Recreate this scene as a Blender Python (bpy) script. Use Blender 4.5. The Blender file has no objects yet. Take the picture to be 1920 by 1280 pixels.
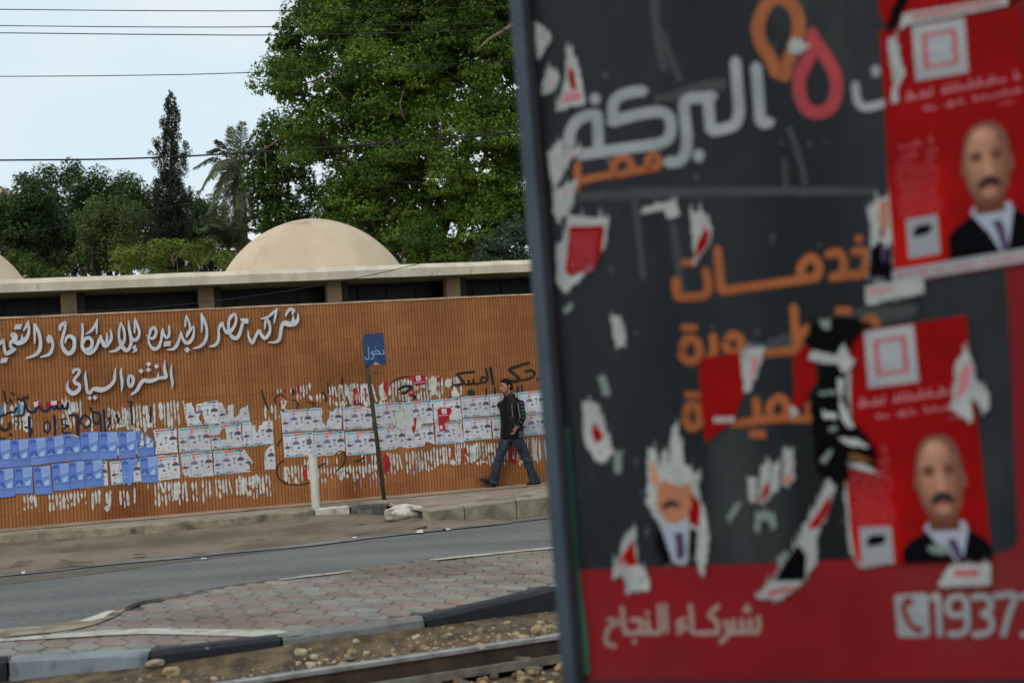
import bpy, bmesh, math, random
import numpy as np
from mathutils import Vector, Matrix, noise as mnoise

sc = bpy.context.scene
COL = sc.collection
RND = random.Random(11)
NPR = np.random.default_rng(11)

# ------------------------------------------------------------------ camera
FPX = 50.0 / 36.0 * 1920.0
ROLL = math.atan(0.065)
PITCH = math.radians(1.94)
CAM = Vector((0, 0, 1.6))
FWD = Vector((0, math.cos(PITCH), math.sin(PITCH)))
UP0 = Vector((0, -math.sin(PITCH), math.cos(PITCH)))
RIGHT = Vector((1, 0, 0)) * math.cos(ROLL) - UP0 * math.sin(ROLL)
UPV = Vector((1, 0, 0)) * math.sin(ROLL) + UP0 * math.cos(ROLL)
cd = bpy.data.cameras.new("camera")
cam = bpy.data.objects.new("camera", cd)
COL.objects.link(cam)
cam.matrix_world = Matrix(((RIGHT.x, UPV.x, -FWD.x, CAM.x), (RIGHT.y, UPV.y, -FWD.y, CAM.y),
                           (RIGHT.z, UPV.z, -FWD.z, CAM.z), (0, 0, 0, 1)))
cd.lens = 50
cd.sensor_width = 36
cd.clip_start = 0.1
cd.clip_end = 3000
cd.dof.use_dof = True
cd.dof.focus_distance = 22.5
cd.dof.aperture_fstop = 1.9
sc.camera = cam

# ------------------------------------------------------------------ sky and sun (thin bright overcast)
SUN_EL, SUN_AZ = math.radians(40), math.radians(206)   # azimuth clockwise from +Y: behind the camera, a little to its left
w = bpy.data.worlds.new("World")
sc.world = w
w.use_nodes = True
nt = w.node_tree
nt.nodes.clear()
wo = nt.nodes.new("ShaderNodeOutputWorld")
bg = nt.nodes.new("ShaderNodeBackground")
sky = nt.nodes.new("ShaderNodeTexSky")
sky.sky_type = 'NISHITA'
sky.sun_disc = False
sky.sun_elevation = SUN_EL
sky.sun_rotation = SUN_AZ
sky.air_density = 1.0
sky.dust_density = 2.0
sky.ozone_density = 1.5
tc = nt.nodes.new("ShaderNodeTexCoord")
nz = nt.nodes.new("ShaderNodeTexNoise")
nz.inputs["Scale"].default_value = 5.0
nz.inputs["Detail"].default_value = 6
mp = nt.nodes.new("ShaderNodeMapping")
mp.inputs["Scale"].default_value = (1, 1, 2.6)
nt.links.new(tc.outputs["Generated"], mp.inputs["Vector"])
nt.links.new(mp.outputs[0], nz.inputs["Vector"])
cr = nt.nodes.new("ShaderNodeValToRGB")
cr.color_ramp.elements[0].position = 0.42
cr.color_ramp.elements[0].color = (7.5, 8.9, 9.7, 1)      # thin veil of cloud, in the sky texture's own units
cr.color_ramp.elements[1].position = 0.68
cr.color_ramp.elements[1].color = (9.0, 9.4, 9.7, 1)
nt.links.new(nz.outputs["Fac"], cr.inputs["Fac"])
mx = nt.nodes.new("ShaderNodeMix")
mx.data_type = 'RGBA'
mx.inputs[0].default_value = 0.92
nt.links.new(sky.outputs[0], mx.inputs[6])
nt.links.new(cr.outputs[0], mx.inputs[7])
nt.links.new(mx.outputs[2], bg.inputs["Color"])
bg.inputs["Strength"].default_value = 0.1
nt.links.new(bg.outputs[0], wo.inputs["Surface"])

sl = bpy.data.lights.new("sun", 'SUN')
sl.energy = 1.0
sl.angle = math.radians(22)
sl.color = (1.0, 0.93, 0.82)
so = bpy.data.objects.new("sun", sl)
COL.objects.link(so)
sd = Vector((math.sin(SUN_AZ) * math.cos(SUN_EL), math.cos(SUN_AZ) * math.cos(SUN_EL), math.sin(SUN_EL)))
so.rotation_euler = sd.to_track_quat('Z', 'Y').to_euler()
so.location = sd * 60

sc.view_settings.view_transform = 'Standard'
sc.view_settings.look = 'None'
sc.view_settings.exposure = 0.0
sc.view_settings.gamma = 1.0
sc.view_settings.use_curve_mapping = False
sc.render.engine = 'CYCLES'
sc.cycles.use_denoising = True
sc.cycles.max_bounces = 6
sc.cycles.transparent_max_bounces = 8


# ------------------------------------------------------------------ helpers: layout
def ray(px, py):
    return RIGHT * ((px - 960) / FPX) + UPV * (-(py - 640) / FPX) + FWD


def gp(px, py, z=0.0):
    d = ray(px, py)
    return CAM + d * ((z - CAM.z) / d.z)


def pl(px, py, o, n):
    d = ray(px, py)
    return CAM + d * ((o - CAM).dot(n) / d.dot(n))


def at(px, py, dist):
    return CAM + ray(px, py) * dist


def lerp(a, b, t):
    return a + (b - a) * t


def Z(scale, ox, oy):
    return lambda p: (p[0] / scale + ox, p[1] / scale + oy) + tuple(q / scale for q in p[2:])


def crom(pts, n=6, closed=False):
    """Catmull-Rom through tuples of any length."""
    P = [np.array(p, float) for p in pts]
    out = []
    m = len(P)
    rng_ = range(m if closed else m - 1)
    for i in rng_:
        if closed:
            p0, p1, p2, p3 = P[(i - 1) % m], P[i], P[(i + 1) % m], P[(i + 2) % m]
        else:
            p1, p2 = P[i], P[i + 1]
            p0 = P[i - 1] if i > 0 else 2 * p1 - p2
            p3 = P[i + 2] if i + 2 < m else 2 * p2 - p1
        for k in range(n):
            t = k / n
            out.append(0.5 * ((2 * p1) + (-p0 + p2) * t + (2 * p0 - 5 * p1 + 4 * p2 - p3) * t * t + (-p0 + 3 * p1 - 3 * p2 + p3) * t ** 3))
    if not closed:
        out.append(P[-1])
    return [tuple(q) for q in out]


def ribbon(pts, width=None, smooth=True, caps=True, closed=False, n=5):
    """2D stroke -> (left side, right side) point lists. pts are (x, y) or (x, y, w)."""
    P = [tuple(p) + ((width,) if len(p) == 2 else ()) for p in pts]
    if smooth and len(P) > 2:
        P = crom(P, n, closed)
    if closed:
        P = P + [P[0]]
    m = len(P)
    L, Rr = [], []
    for i in range(m):
        if closed:
            a = P[(i - 1) % (m - 1)]
            b = P[(i + 1) % (m - 1)]
        else:
            a = P[max(0, i - 1)]
            b = P[min(m - 1, i + 1)]
        c = P[i]
        d1 = np.array([c[0] - a[0], c[1] - a[1]], float)
        d2 = np.array([b[0] - c[0], b[1] - c[1]], float)
        for d in (d1, d2):
            q = np.linalg.norm(d)
            if q > 1e-9:
                d /= q
        t = d1 + d2
        q = np.linalg.norm(t)
        if q < 1e-6:
            t = np.array([d1[0], d1[1]])
            q = 1
        t = t / q
        nx, ny = -t[1], t[0]
        cs = max(0.55, abs(-d2[1] * nx + d2[0] * ny)) if np.linalg.norm(d2) > 0.5 else 1
        h = abs(c[2]) * 0.5 / cs
        L.append((c[0] + nx * h, c[1] + ny * h))
        Rr.append((c[0] - nx * h, c[1] - ny * h))
    return L, Rr


def inside(p, poly):
    x, y = p
    c = False
    j = len(poly) - 1
    for i in range(len(poly)):
        xi, yi = poly[i][0], poly[i][1]
        xj, yj = poly[j][0], poly[j][1]
        if (yi > y) != (yj > y) and x < (xj - xi) * (y - yi) / (yj - yi + 1e-12) + xi:
            c = not c
        j = i
    return c


def ell(cx, cy, rx, ry, n=12, a0=0.0):
    return [(cx + rx * math.cos(a0 + 2 * math.pi * k / n), cy + ry * math.sin(a0 + 2 * math.pi * k / n)) for k in range(n)]


def ragged(poly, amp, step, rnd):
    """A torn outline: every edge cut into steps and jittered."""
    out = []
    m = len(poly)
    for i in range(m):
        a, b = poly[i], poly[(i + 1) % m]
        L = math.hypot(b[0] - a[0], b[1] - a[1])
        k = max(1, int(L / step))
        for j in range(k):
            t = j / k
            q = amp if j else amp * 0.4
            out.append((a[0] + (b[0] - a[0]) * t + rnd.uniform(-q, q), a[1] + (b[1] - a[1]) * t + rnd.uniform(-q, q)))
    return out


# ------------------------------------------------------------------ helpers: materials
def S(r, g, b, k=1.0):
    def f(c):
        c /= 255.0
        return c / 12.92 if c <= 0.04045 else ((c + 0.055) / 1.055) ** 2.4
    return (f(r) * k, f(g) * k, f(b) * k)


MATS = {}


def mat(name, c1, c2=None, scale=3.0, rough=0.8, bump=0.0, bscale=40.0, spec=0.3, metal=0.0, detail=5.0, lo=0.35, hi=0.65,
        c3=None, scale3=1.0, lo3=0.5, hi3=0.7, stretch=None, tint=0.0, coat=0.0, bdist=0.01):
    if name in MATS:
        return MATS[name]
    m = bpy.data.materials.new(name)
    m.use_nodes = True
    t = m.node_tree
    b = t.nodes["Principled BSDF"]
    b.inputs["Roughness"].default_value = rough
    b.inputs["Metallic"].default_value = metal
    b.inputs["Specular IOR Level"].default_value = spec
    b.inputs["Coat Weight"].default_value = coat
    co = t.nodes.new("ShaderNodeTexCoord")
    src = co.outputs["Object"]
    if stretch:
        mpn = t.nodes.new("ShaderNodeMapping")
        mpn.inputs["Scale"].default_value = stretch
        t.links.new(src, mpn.inputs["Vector"])
        src = mpn.outputs[0]
    col = None

    def nse(sca, det):
        nn = t.nodes.new("ShaderNodeTexNoise")
        nn.inputs["Scale"].default_value = sca
        nn.inputs["Detail"].default_value = det
        nn.inputs["Roughness"].default_value = 0.6
        t.links.new(src, nn.inputs["Vector"])
        return nn.outputs["Fac"]

    def mapr(f, a, bb):
        r = t.nodes.new("ShaderNodeMapRange")
        r.interpolation_type = 'SMOOTHSTEP'
        r.inputs["From Min"].default_value = a
        r.inputs["From Max"].default_value = bb
        t.links.new(f, r.inputs["Value"])
        return r.outputs["Result"]

    def mixc(f, a, bb):
        x = t.nodes.new("ShaderNodeMix")
        x.data_type = 'RGBA'
        if f is not None:
            t.links.new(f, x.inputs[0])
        for k, v in ((6, a), (7, bb)):
            if isinstance(v, tuple):
                x.inputs[k].default_value = v + (1,)
            else:
                t.links.new(v, x.inputs[k])
        return x.outputs[2]

    if c2 is not None:
        col = mixc(mapr(nse(scale, detail), lo, hi), tuple(c1), tuple(c2))
    if c3 is not None:
        col = mixc(mapr(nse(scale3, detail), lo3, hi3), col if col is not None else tuple(c1), tuple(c3))
    if tint > 0:
        at_ = t.nodes.new("ShaderNodeAttribute")
        at_.attribute_name = "tint"
        hsv = t.nodes.new("ShaderNodeHueSaturation")
        r = t.nodes.new("ShaderNodeMapRange")
        r.inputs["To Min"].default_value = 1 - tint
        r.inputs["To Max"].default_value = 1 + tint
        t.links.new(at_.outputs["Fac"], r.inputs["Value"])
        t.links.new(r.outputs["Result"], hsv.inputs["Value"])
        if col is not None:
            t.links.new(col, hsv.inputs["Color"])
        else:
            hsv.inputs["Color"].default_value = tuple(c1) + (1,)
        col = hsv.outputs["Color"]
    if col is not None:
        t.links.new(col, b.inputs["Base Color"])
    else:
        b.inputs["Base Color"].default_value = tuple(c1) + (1,)
    if bump > 0:
        bn = t.nodes.new("ShaderNodeBump")
        bn.inputs["Strength"].default_value = bump
        bn.inputs["Distance"].default_value = bdist
        t.links.new(nse(bscale, 6), bn.inputs["Height"])
        t.links.new(bn.outputs[0], b.inputs["Normal"])
    MATS[name] = m
    return m


def leafmat(name, c1, c2, trans=0.3, rough=0.55):
    m = bpy.data.materials.new(name)
    m.use_nodes = True
    t = m.node_tree
    b = t.nodes["Principled BSDF"]
    a = t.nodes.new("ShaderNodeAttribute")
    a.attribute_name = "tint"
    x = t.nodes.new("ShaderNodeMix")
    x.data_type = 'RGBA'
    x.inputs[6].default_value = tuple(c1) + (1,)
    x.inputs[7].default_value = tuple(c2) + (1,)
    t.links.new(a.outputs["Fac"], x.inputs[0])
    t.links.new(x.outputs[2], b.inputs["Base Color"])
    b.inputs["Roughness"].default_value = rough
    b.inputs["Specular IOR Level"].default_value = 0.25
    tr = t.nodes.new("ShaderNodeBsdfTranslucent")
    t.links.new(x.outputs[2], tr.inputs["Color"])
    ms = t.nodes.new("ShaderNodeMixShader")
    ms.inputs[0].default_value = trans
    t.links.new(b.outputs[0], ms.inputs[1])
    t.links.new(tr.outputs[0], ms.inputs[2])
    t.links.new(ms.outputs[0], t.nodes["Material Output"].inputs["Surface"])
    return m


# ------------------------------------------------------------------ helpers: objects
def tag(o, label=None, cat=None, group=None, kind=None):
    if label:
        o["label"] = label
    if cat:
        o["category"] = cat
    if group:
        o["group"] = group
    if kind:
        o["kind"] = kind
    return o


def empty(name, loc=(0, 0, 0), label=None, cat=None, group=None):
    o = bpy.data.objects.new(name, None)
    COL.objects.link(o)
    o.location = loc
    o.empty_display_size = 0.2
    return tag(o, label, cat, group)


class MB:
    """Collects vertices and faces, then links them as ONE mesh object."""

    def __init__(self):
        self.v, self.f, self.m, self.t = [], [], [], []
        self.mats = []

    def mi(self, m):
        if m not in self.mats:
            self.mats.append(m)
        return self.mats.index(m)

    def face(self, pts, m, tint=0.5):
        k = len(self.v)
        self.v.extend(tuple(p) for p in pts)
        self.f.append(tuple(range(k, k + len(pts))))
        self.m.append(self.mi(m))
        self.t.append(tint)

    def raw(self, verts, faces, m, tint=0.5):
        k = len(self.v)
        i = self.mi(m)
        self.v.extend(tuple(p) for p in verts)
        for q in faces:
            self.f.append(tuple(j + k for j in q))
            self.m.append(i)
            self.t.append(tint)

    def box(self, o, ax, ay, az, m, tint=0.5):
        """Box from corner o with edge vectors ax, ay, az."""
        o, ax, ay, az = map(Vector, (o, ax, ay, az))
        P = [o, o + ax, o + ax + ay, o + ay, o + az, o + ax + az, o + ax + ay + az, o + ay + az]
        F = [(0, 3, 2, 1), (4, 5, 6, 7), (0, 1, 5, 4), (1, 2, 6, 5), (2, 3, 7, 6), (3, 0, 4, 7)]
        if ax.cross(ay).dot(az) < 0:
            F = [tuple(reversed(q)) for q in F]
        self.raw(P, F, m, tint)

    def tube(self, path, radii, m, sides=8, cap=True, tint=0.5):
        P = [Vector(p) for p in path]
        if not isinstance(radii, (list, tuple)):
            radii = [radii] * len(P)
        prev = None
        vs, fs = [], []
        for i, p in enumerate(P):
            d = (P[min(i + 1, len(P) - 1)] - P[max(i - 1, 0)])
            d = d.normalized() if d.length > 1e-9 else Vector((0, 0, 1))
            if prev is None:
                a = Vector((0, 0, 1)) if abs(d.z) < 0.9 else Vector((1, 0, 0))
                u = d.cross(a).normalized()
            else:
                u = (prev - d * prev.dot(d))
                u = u.normalized() if u.length > 1e-6 else d.orthogonal().normalized()
            prev = u
            v = d.cross(u)
            for k in range(sides):
                an = 2 * math.pi * k / sides
                vs.append(p + (u * math.cos(an) + v * math.sin(an)) * radii[i])
        n = len(P)
        for i in range(n - 1):
            for k in range(sides):
                a, b = i * sides + k, i * sides + (k + 1) % sides
                fs.append((a, b, b + sides, a + sides))
        if cap:
            fs.append(tuple(reversed(range(sides))))
            fs.append(tuple(range((n - 1) * sides, n * sides)))
        self.raw(vs, fs, m, tint)

    def loft(self, rings, m, cap=True, tint=0.5):
        """rings: lists of equally many points."""
        s = len(rings[0])
        vs = [p for r in rings for p in r]
        fs = []
        for i in range(len(rings) - 1):
            for k in range(s):
                a, b = i * s + k, i * s + (k + 1) % s
                fs.append((a, b, b + s, a + s))
        if cap:
            fs.append(tuple(reversed(range(s))))
            fs.append(tuple(range((len(rings) - 1) * s, len(rings) * s)))
        self.raw(vs, fs, m, tint)

    def build(self, name, parent=None, smooth=False, loc=None, tint=False):
        me = bpy.data.meshes.new(name)
        V = np.array(self.v, float).reshape(-1, 3)
        if loc is not None:
            V = V - np.array(loc)
        me.from_pydata(V.tolist(), [], self.f)
        for m in self.mats:
            me.materials.append(m)
        me.polygons.foreach_set("material_index", self.m)
        if smooth:
            me.polygons.foreach_set("use_smooth", [True] * len(self.f))
        if tint:
            a = me.attributes.new("tint", 'FLOAT', 'FACE')
            a.data.foreach_set("value", self.t)
        me.update()
        o = bpy.data.objects.new(name, me)
        COL.objects.link(o)
        if loc is not None:
            o.location = loc
        if parent is not None:
            o.parent = parent
            if parent.type == 'EMPTY' or parent.location.length > 0:
                if loc is None:
                    o.matrix_parent_inverse = Matrix.Translation(-parent.location)
                else:
                    o.location = Vector(loc) - parent.location
        return o


def bevel(o, w_, seg=2):
    b = o.modifiers.new("bevel", 'BEVEL')
    b.width = w_
    b.segments = seg
    b.limit_method = 'ANGLE'
    return o


def subdivided(o, n=1):
    s = o.modifiers.new("subsurf", 'SUBSURF')
    s.levels = n
    s.render_levels = n
    return o


def bake_modifiers(o):
    dg = bpy.context.evaluated_depsgraph_get()
    dg.update()
    me = bpy.data.meshes.new_from_object(o.evaluated_get(dg))
    o.modifiers.clear()
    o.data = me
    return o
# ================================================================== SETTING
W0, W1 = gp(0, 993, 0), gp(1005, 907, 0)          # foot of the tiled wall
WD = (W1 - W0).normalized()                        # along the wall, away to the right
WN = Vector((WD.y, -WD.x, 0)).normalized()         # out of the wall, towards the street
if WN.y > 0:
    WN = -WN
ZU = Vector((0, 0, 1))


def wp(px, py, off=0.0):
    return pl(px, py, W0 + WN * off, WN)


def wuv(px, py):
    p = wp(px, py)
    return (p - W0).dot(WD), p.z


def wpt(u, z, off=0.0):
    return W0 + WD * u + WN * off + ZU * z


def struct(name, mb, smooth=False, tint=False, kind="structure"):
    return tag(mb.build(name, smooth=smooth, tint=tint), kind=kind)


# ---- base ground and the garden behind the wall
m_ground = mat("ground_earth", S(110, 98, 82), S(84, 74, 62), scale=0.6, rough=0.95, bump=0.3, bscale=8)
g = MB()
g.face([(-400, -60, -0.47), (400, -60, -0.47), (400, 900, -0.47), (-400, 900, -0.47)], m_ground)
struct("ground", g)
m_garden = mat("garden_soil", S(80, 78, 52), S(60, 66, 38), scale=0.8, rough=0.95)
g = MB()
q0, q1 = wpt(-60, 0.0, -0.4), wpt(90, 0.0, -0.4)
g.face([q0, q1, q1 - WN * 160, q0 - WN * 160], m_garden)
struct("garden_ground", g)

# ---- far pavement along the wall
KT = [(-700, 1052), (-60, 1008), (0, 1004), (150, 994), (300, 984), (450, 971), (560, 961), (590, 957), (656, 950), (726, 947),
      (803, 960), (870, 951), (968, 939), (1034, 931), (1200, 912), (1500, 880), (2000, 828), (3200, 706)]
KDROP = [0.12, 0.11, 0.11, 0.11, 0.115, 0.10, 0.075, 0.07, 0.11, 0.15, 0.10, 0.17, 0.25, 0.27, 0.27, 0.27, 0.27, 0.27]
KP = [gp(x, y, 0) for x, y in KT]
m_pavebed = mat("pavement_mortar", S(170, 157, 140), S(142, 131, 116), scale=1.5, rough=0.92, bump=0.25, bscale=30, c3=S(100, 92, 82), scale3=0.7)
m_pavedust = mat("pavement_dusty", S(172, 150, 128), S(150, 128, 106), scale=2.0, rough=0.95, bump=0.2, bscale=30, c3=S(120, 104, 88), scale3=1.1)


def foot(p):
    return W0 + WD * (p - W0).dot(WD)


g = MB()
for a, b in zip(KP[:-1], KP[1:]):
    g.face([a, b, foot(b) - WN * 0.05, foot(a) - WN * 0.05], m_pavebed)
struct("far_pavement", g)
# a dusty screed strip along the foot of the wall
g = MB()
us = np.linspace(-9, 40, 140)
for a, b in zip(us[:-1], us[1:]):
    wa = 0.55 + 0.12 * mnoise.noise((a * 0.9, 3, 1))
    wb = 0.55 + 0.12 * mnoise.noise((b * 0.9, 3, 1))
    g.face([wpt(a, 0.018, 0.0), wpt(a, 0.010, wa), wpt(b, 0.010, wb), wpt(b, 0.018, 0.0)], m_pavedust)
struct("pavement_screed", g)


def hexes(mb, poly, origin, dx, dy, size, gap, z, ms, rnd, pattern, keep=None, thick=0.012):
    """Elongated hexagonal pavers inside a plan polygon; every tile sits a little differently."""
    ex, ey = Vector(dx).normalized(), Vector(dy).normalized()
    P = [((Vector((p[0], p[1], 0)) - origin).dot(ex), (Vector((p[0], p[1], 0)) - origin).dot(ey)) for p in poly]
    x0, x1 = min(p[0] for p in P), max(p[0] for p in P)
    y0, y1 = min(p[1] for p in P), max(p[1] for p in P)
    hx, hy = size
    for j in range(int(y0 / hy) - 1, int(y1 / hy) + 2):
        for i in range(int(x0 / hx) - 1, int(x1 / hx) + 2):
            cx, cy = (i + 0.5 * (j % 2)) * hx, j * hy
            if not inside((cx, cy), P):
                continue
            if keep and not keep(cx, cy, rnd):
                continue
            a, b = hx * 0.5 - gap, hy * 0.5 - gap * 0.5
            s3, t3 = hy / 3 - gap * .3, hy * 2 / 3 - gap * .6
            sh = [(-a, -s3), (-a, s3), (0, t3), (a, s3), (a, -s3), (0, -t3)]
            if not all(inside((cx + s[0] * 0.9, cy + s[1] * 0.9), P) for s in sh):
                continue
            tx, ty = rnd.gauss(0, 0.006), rnd.gauss(0, 0.006)
            dz = rnd.gauss(0, 0.0018)
            m = ms[pattern(cx, cy, rnd)]
            tn = min(1, max(0, rnd.gauss(0.5, 0.22)))
            top, base = [], []
            for s in sh:
                zz = z + dz + s[0] * tx + s[1] * ty
                for lst, k, dzz in ((top, 0.985, 0.0), (base, 1.0, -thick)):
                    q = origin + ex * (cx + s[0] * k) + ey * (cy + s[1] * k)
                    lst.append((q.x, q.y, zz + dzz))
            if Vector(ex).cross(ey).z * 1 > 0:
                top.reverse()
                base.reverse()
            k0 = len(mb.v)
            i_ = mb.mi(m)
            mb.v += top + base
            mb.f.append(tuple(range(k0, k0 + 6)))
            mb.m.append(i_)
            mb.t.append(tn)
            for s in range(6):
                n_ = (s + 1) % 6
                mb.f.append((k0 + n_, k0 + s, k0 + 6 + s, k0 + 6 + n_))
                mb.m.append(i_)
                mb.t.append(tn)


m_hexfar = mat("paver_warm_grey", S(162, 150, 134), S(140, 129, 114), scale=2.5, rough=0.9, bump=0.15, bscale=60, tint=0.2, c3=S(108, 98, 86), scale3=0.5)
m_hexfar2 = mat("paver_dusty_rose", S(164, 144, 128), S(144, 126, 112), scale=2.5, rough=0.9, bump=0.15, bscale=60, tint=0.2)
g = MB()
zone = [gp(x, y, 0) for x, y in [(640, 946), (720, 942), (800, 952), (968, 934), (1034, 926), (1200, 908), (1500, 878), (2000, 826), (2600, 764)]]
zone += [wpt(26.0, 0, 0.6), wpt((zone[0] - W0).dot(WD), 0, 0.6)]
hexes(g, zone, W0.copy(), WD, -WN, (0.30, 0.17), 0.007, 0.014, [m_hexfar, m_hexfar2], RND, lambda x, y, r: 1 if int((x - 1.2 * y) // 0.8) % 2 else 0)
struct("far_pavement_pavers", g, tint=True)

# ---- kerb of the far pavement (long weathered run, then separate stones)
m_kerb = mat("kerb_concrete", S(154, 144, 122), S(118, 110, 92), scale=3, rough=0.92, bump=0.5, bscale=25, c3=S(64, 58, 50), scale3=2.2, lo3=0.55, hi3=0.72)
m_kerb_white = mat("kerb_flaking_white", S(205, 200, 188), S(176, 168, 152), scale=7, rough=0.9, bump=0.8, bscale=18, c3=S(116, 106, 92), scale3=6.0, lo3=0.56, hi3=0.66)
m_kerb_dark = mat("kerb_faded_black", S(84, 84, 84), S(62, 62, 62), scale=5, rough=0.9, bump=0.5, bscale=25, c3=S(116, 110, 98), scale3=3.0, lo3=0.5, hi3=0.7)


def kerb_run(name, idx, m, label=None, width=0.15, zt=0.022, cat=None, group=None, structural=False, kp=None, drop=None, segs=5, wob=0.012):
    kp = kp or KP
    drop = drop or KDROP
    P, D = [], []
    for a, b in zip(idx[:-1], idx[1:]):
        for k in range(segs):
            t = k / segs
            P.append(kp[a].lerp(kp[b], t))
            D.append(lerp(drop[a], drop[b], t))
    P.append(kp[idx[-1]])
    D.append(drop[idx[-1]])
    if not structural:
        P[0] = P[0] + (P[1] - P[0]).normalized() * 0.012
        P[-1] = P[-1] + (P[-2] - P[-1]).normalized() * 0.012
    rings = []
    for i, p in enumerate(P):
        d = (P[min(i + 1, len(P) - 1)] - P[max(i - 1, 0)])
        d.z = 0
        d.normalize()
        n = Vector((d.y, -d.x, 0))
        if n.y > 0:
            n = -n
        j = lambda s: wob * mnoise.noise((p.x * 3.1 + s * 7, p.y * 2.7, s * 3.3))
        f = p + n * j(1)
        rings.append([f + ZU * (-D[i] - 0.2), f + ZU * (zt - 0.03 + j(2)), f - n * 0.03 + ZU * (zt + j(3)), f - n * width + ZU * (zt + j(4) * 0.4), f - n * width + ZU * (-D[i] - 0.2)])
    g = MB()
    g.loft(rings, m)
    o = g.build(name, loc=None if structural else tuple(P[len(P) // 2]))
    if structural:
        return tag(o, kind="structure")
    return tag(o, label, cat, group)


kerb_run("far_kerb", [0, 1, 2, 3, 4, 5, 6, 7], m_kerb, structural=True)
KG = "kerb stones of the far pavement"
kerb_run("kerb_stone", [7, 8], m_kerb_white, "kerb stone with flaking white paint at the foot of the white bollard", cat="kerb stone", group=KG)
kerb_run("kerb_stone", [8, 9], m_kerb_dark, "dark grey kerb stone between flaking white stone and white painted lump", cat="kerb stone", group=KG)
kerb_run("kerb_stone", [10, 11], m_kerb, "weathered kerb stone just beyond the white painted concrete lump", cat="kerb stone", group=KG)
kerb_run("kerb_stone", [11, 12], m_kerb, "long grey kerb stone below the walking man, cracked at its far end", cat="kerb stone", group=KG)
o = kerb_run("kerb_stone", [12, 13, 14], m_kerb, "tall pale kerb stone beside the black billboard frame, past the crack", cat="kerb stone", group=KG, zt=0.035)
kerb_run("far_kerb_end", [14, 15, 16, 17], m_kerb, structural=True)

# white painted lump of concrete at the broken corner
c = gp(764, 968, -0.12)
g = MB()
bmx = bmesh.new()
bmesh.ops.create_icosphere(bmx, subdivisions=4, radius=1.0)
for v in bmx.verts:
    x, y, z = v.co
    k = 1 + 0.16 * mnoise.noise(v.co * 1.4) + 0.05 * mnoise.noise(v.co * 5)
    sx = 0.33 if x < 0 else 0.36
    zz = z * 0.125 * (1.0 if z > 0 else 0.8)
    zz *= (1.0 - 0.5 * max(0, x)) if z > 0 else 1.5
    cx = max(-0.85, x)
    v.co = Vector((cx * sx * 1.05 * k, y * 0.30 * k, zz * k))
g.raw([c + WD * v.co.x - WN * v.co.y + ZU * (v.co.z + 0.06) for v in bmx.verts], [tuple(q.index for q in f.verts) for f in bmx.faces], m_kerb_white)
bmx.free()
tag(g.build("concrete_lump", smooth=True, loc=tuple(c)), "rounded lump of concrete painted white at the broken kerb corner", "concrete lump")

# ---- shoulder of packed dirt and old asphalt between the far kerb and the road
ROADZ = -0.23
RF = [(-700, 1160), (-60, 1085), (0, 1078), (150, 1063), (300, 1046), (450, 1032), (560, 1022), (590, 1018), (656, 1010), (726, 1002), (803, 994), (870, 987), (968, 977.5), (1034, 970.6), (1200, 955), (1500, 925), (2000, 876), (3200, 756)]
RFP = [gp(x, y, ROADZ + 0.012) for x, y in RF]
m_should = mat("dirt_shoulder", S(130, 117, 99), S(98, 88, 74), scale=0.9, rough=0.95, bump=0.6, bscale=12, c3=S(58, 51, 43), scale3=1.7, lo3=0.54, hi3=0.74, detail=8)
N1, N2 = 10, 14
rows = []
for i in range(len(KP) - 1):
    for k in range(N1):
        t = k / N1
        a = KP[i].lerp(KP[i + 1], t) + ZU * (-lerp(KDROP[i], KDROP[i + 1], t)) - WN * 0.06
        b = RFP[i].lerp(RFP[i + 1], t)
        row = []
        for s in range(N2 + 1):
            p = a.lerp(b, s / N2)
            e = math.sin(math.pi * s / N2)
            h = 0.03 * e * mnoise.noise((p.x * 0.7, p.y * 1.1, 0)) + 0.015 * e * mnoise.noise((p.x * 2.5, p.y * 3.5, 4))
            row.append(p + ZU * (h + 0.01 * (1 - s / N2)))
        rows.append(row)
g = MB()
nc = N2 + 1
g.raw([p for r in rows for p in r], [(i * nc + j, i * nc + j + 1, (i + 1) * nc + j + 1, (i + 1) * nc + j) for i in range(len(rows) - 1) for j in range(N2)], m_should)
struct("dirt_shoulder", g, smooth=True)
# cracks and broken edges in the shoulder
m_crack = mat("open_crack", S(40, 35, 30), S(56, 49, 42), scale=4, rough=1)
for pts in ([(0, 1031), (60, 1027), (120, 1023), (190, 1020), (260, 1010), (340, 1003), (420, 992)], [(110, 1048), (150, 1054), (175, 1053)], [(250, 1040), (275, 1037)],
            [(522, 989), (545, 988), (556, 989)], [(590, 981), (606, 980)], [(770, 988), (800, 986)]):
    zz = -0.165
    P = crom([(x + RND.uniform(-2, 2), y + RND.uniform(-0.7, 0.7), RND.uniform(0.5, 1.6)) for x, y in pts], 4)
    L, Rr = ribbon(P, smooth=False)
    g = MB()
    for k in range(len(L) - 1):
        g.face([gp(*L[k], zz), gp(*Rr[k], zz), gp(*Rr[k + 1], zz), gp(*L[k + 1], zz)], m_crack)
    struct("ground_crack", g)

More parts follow.
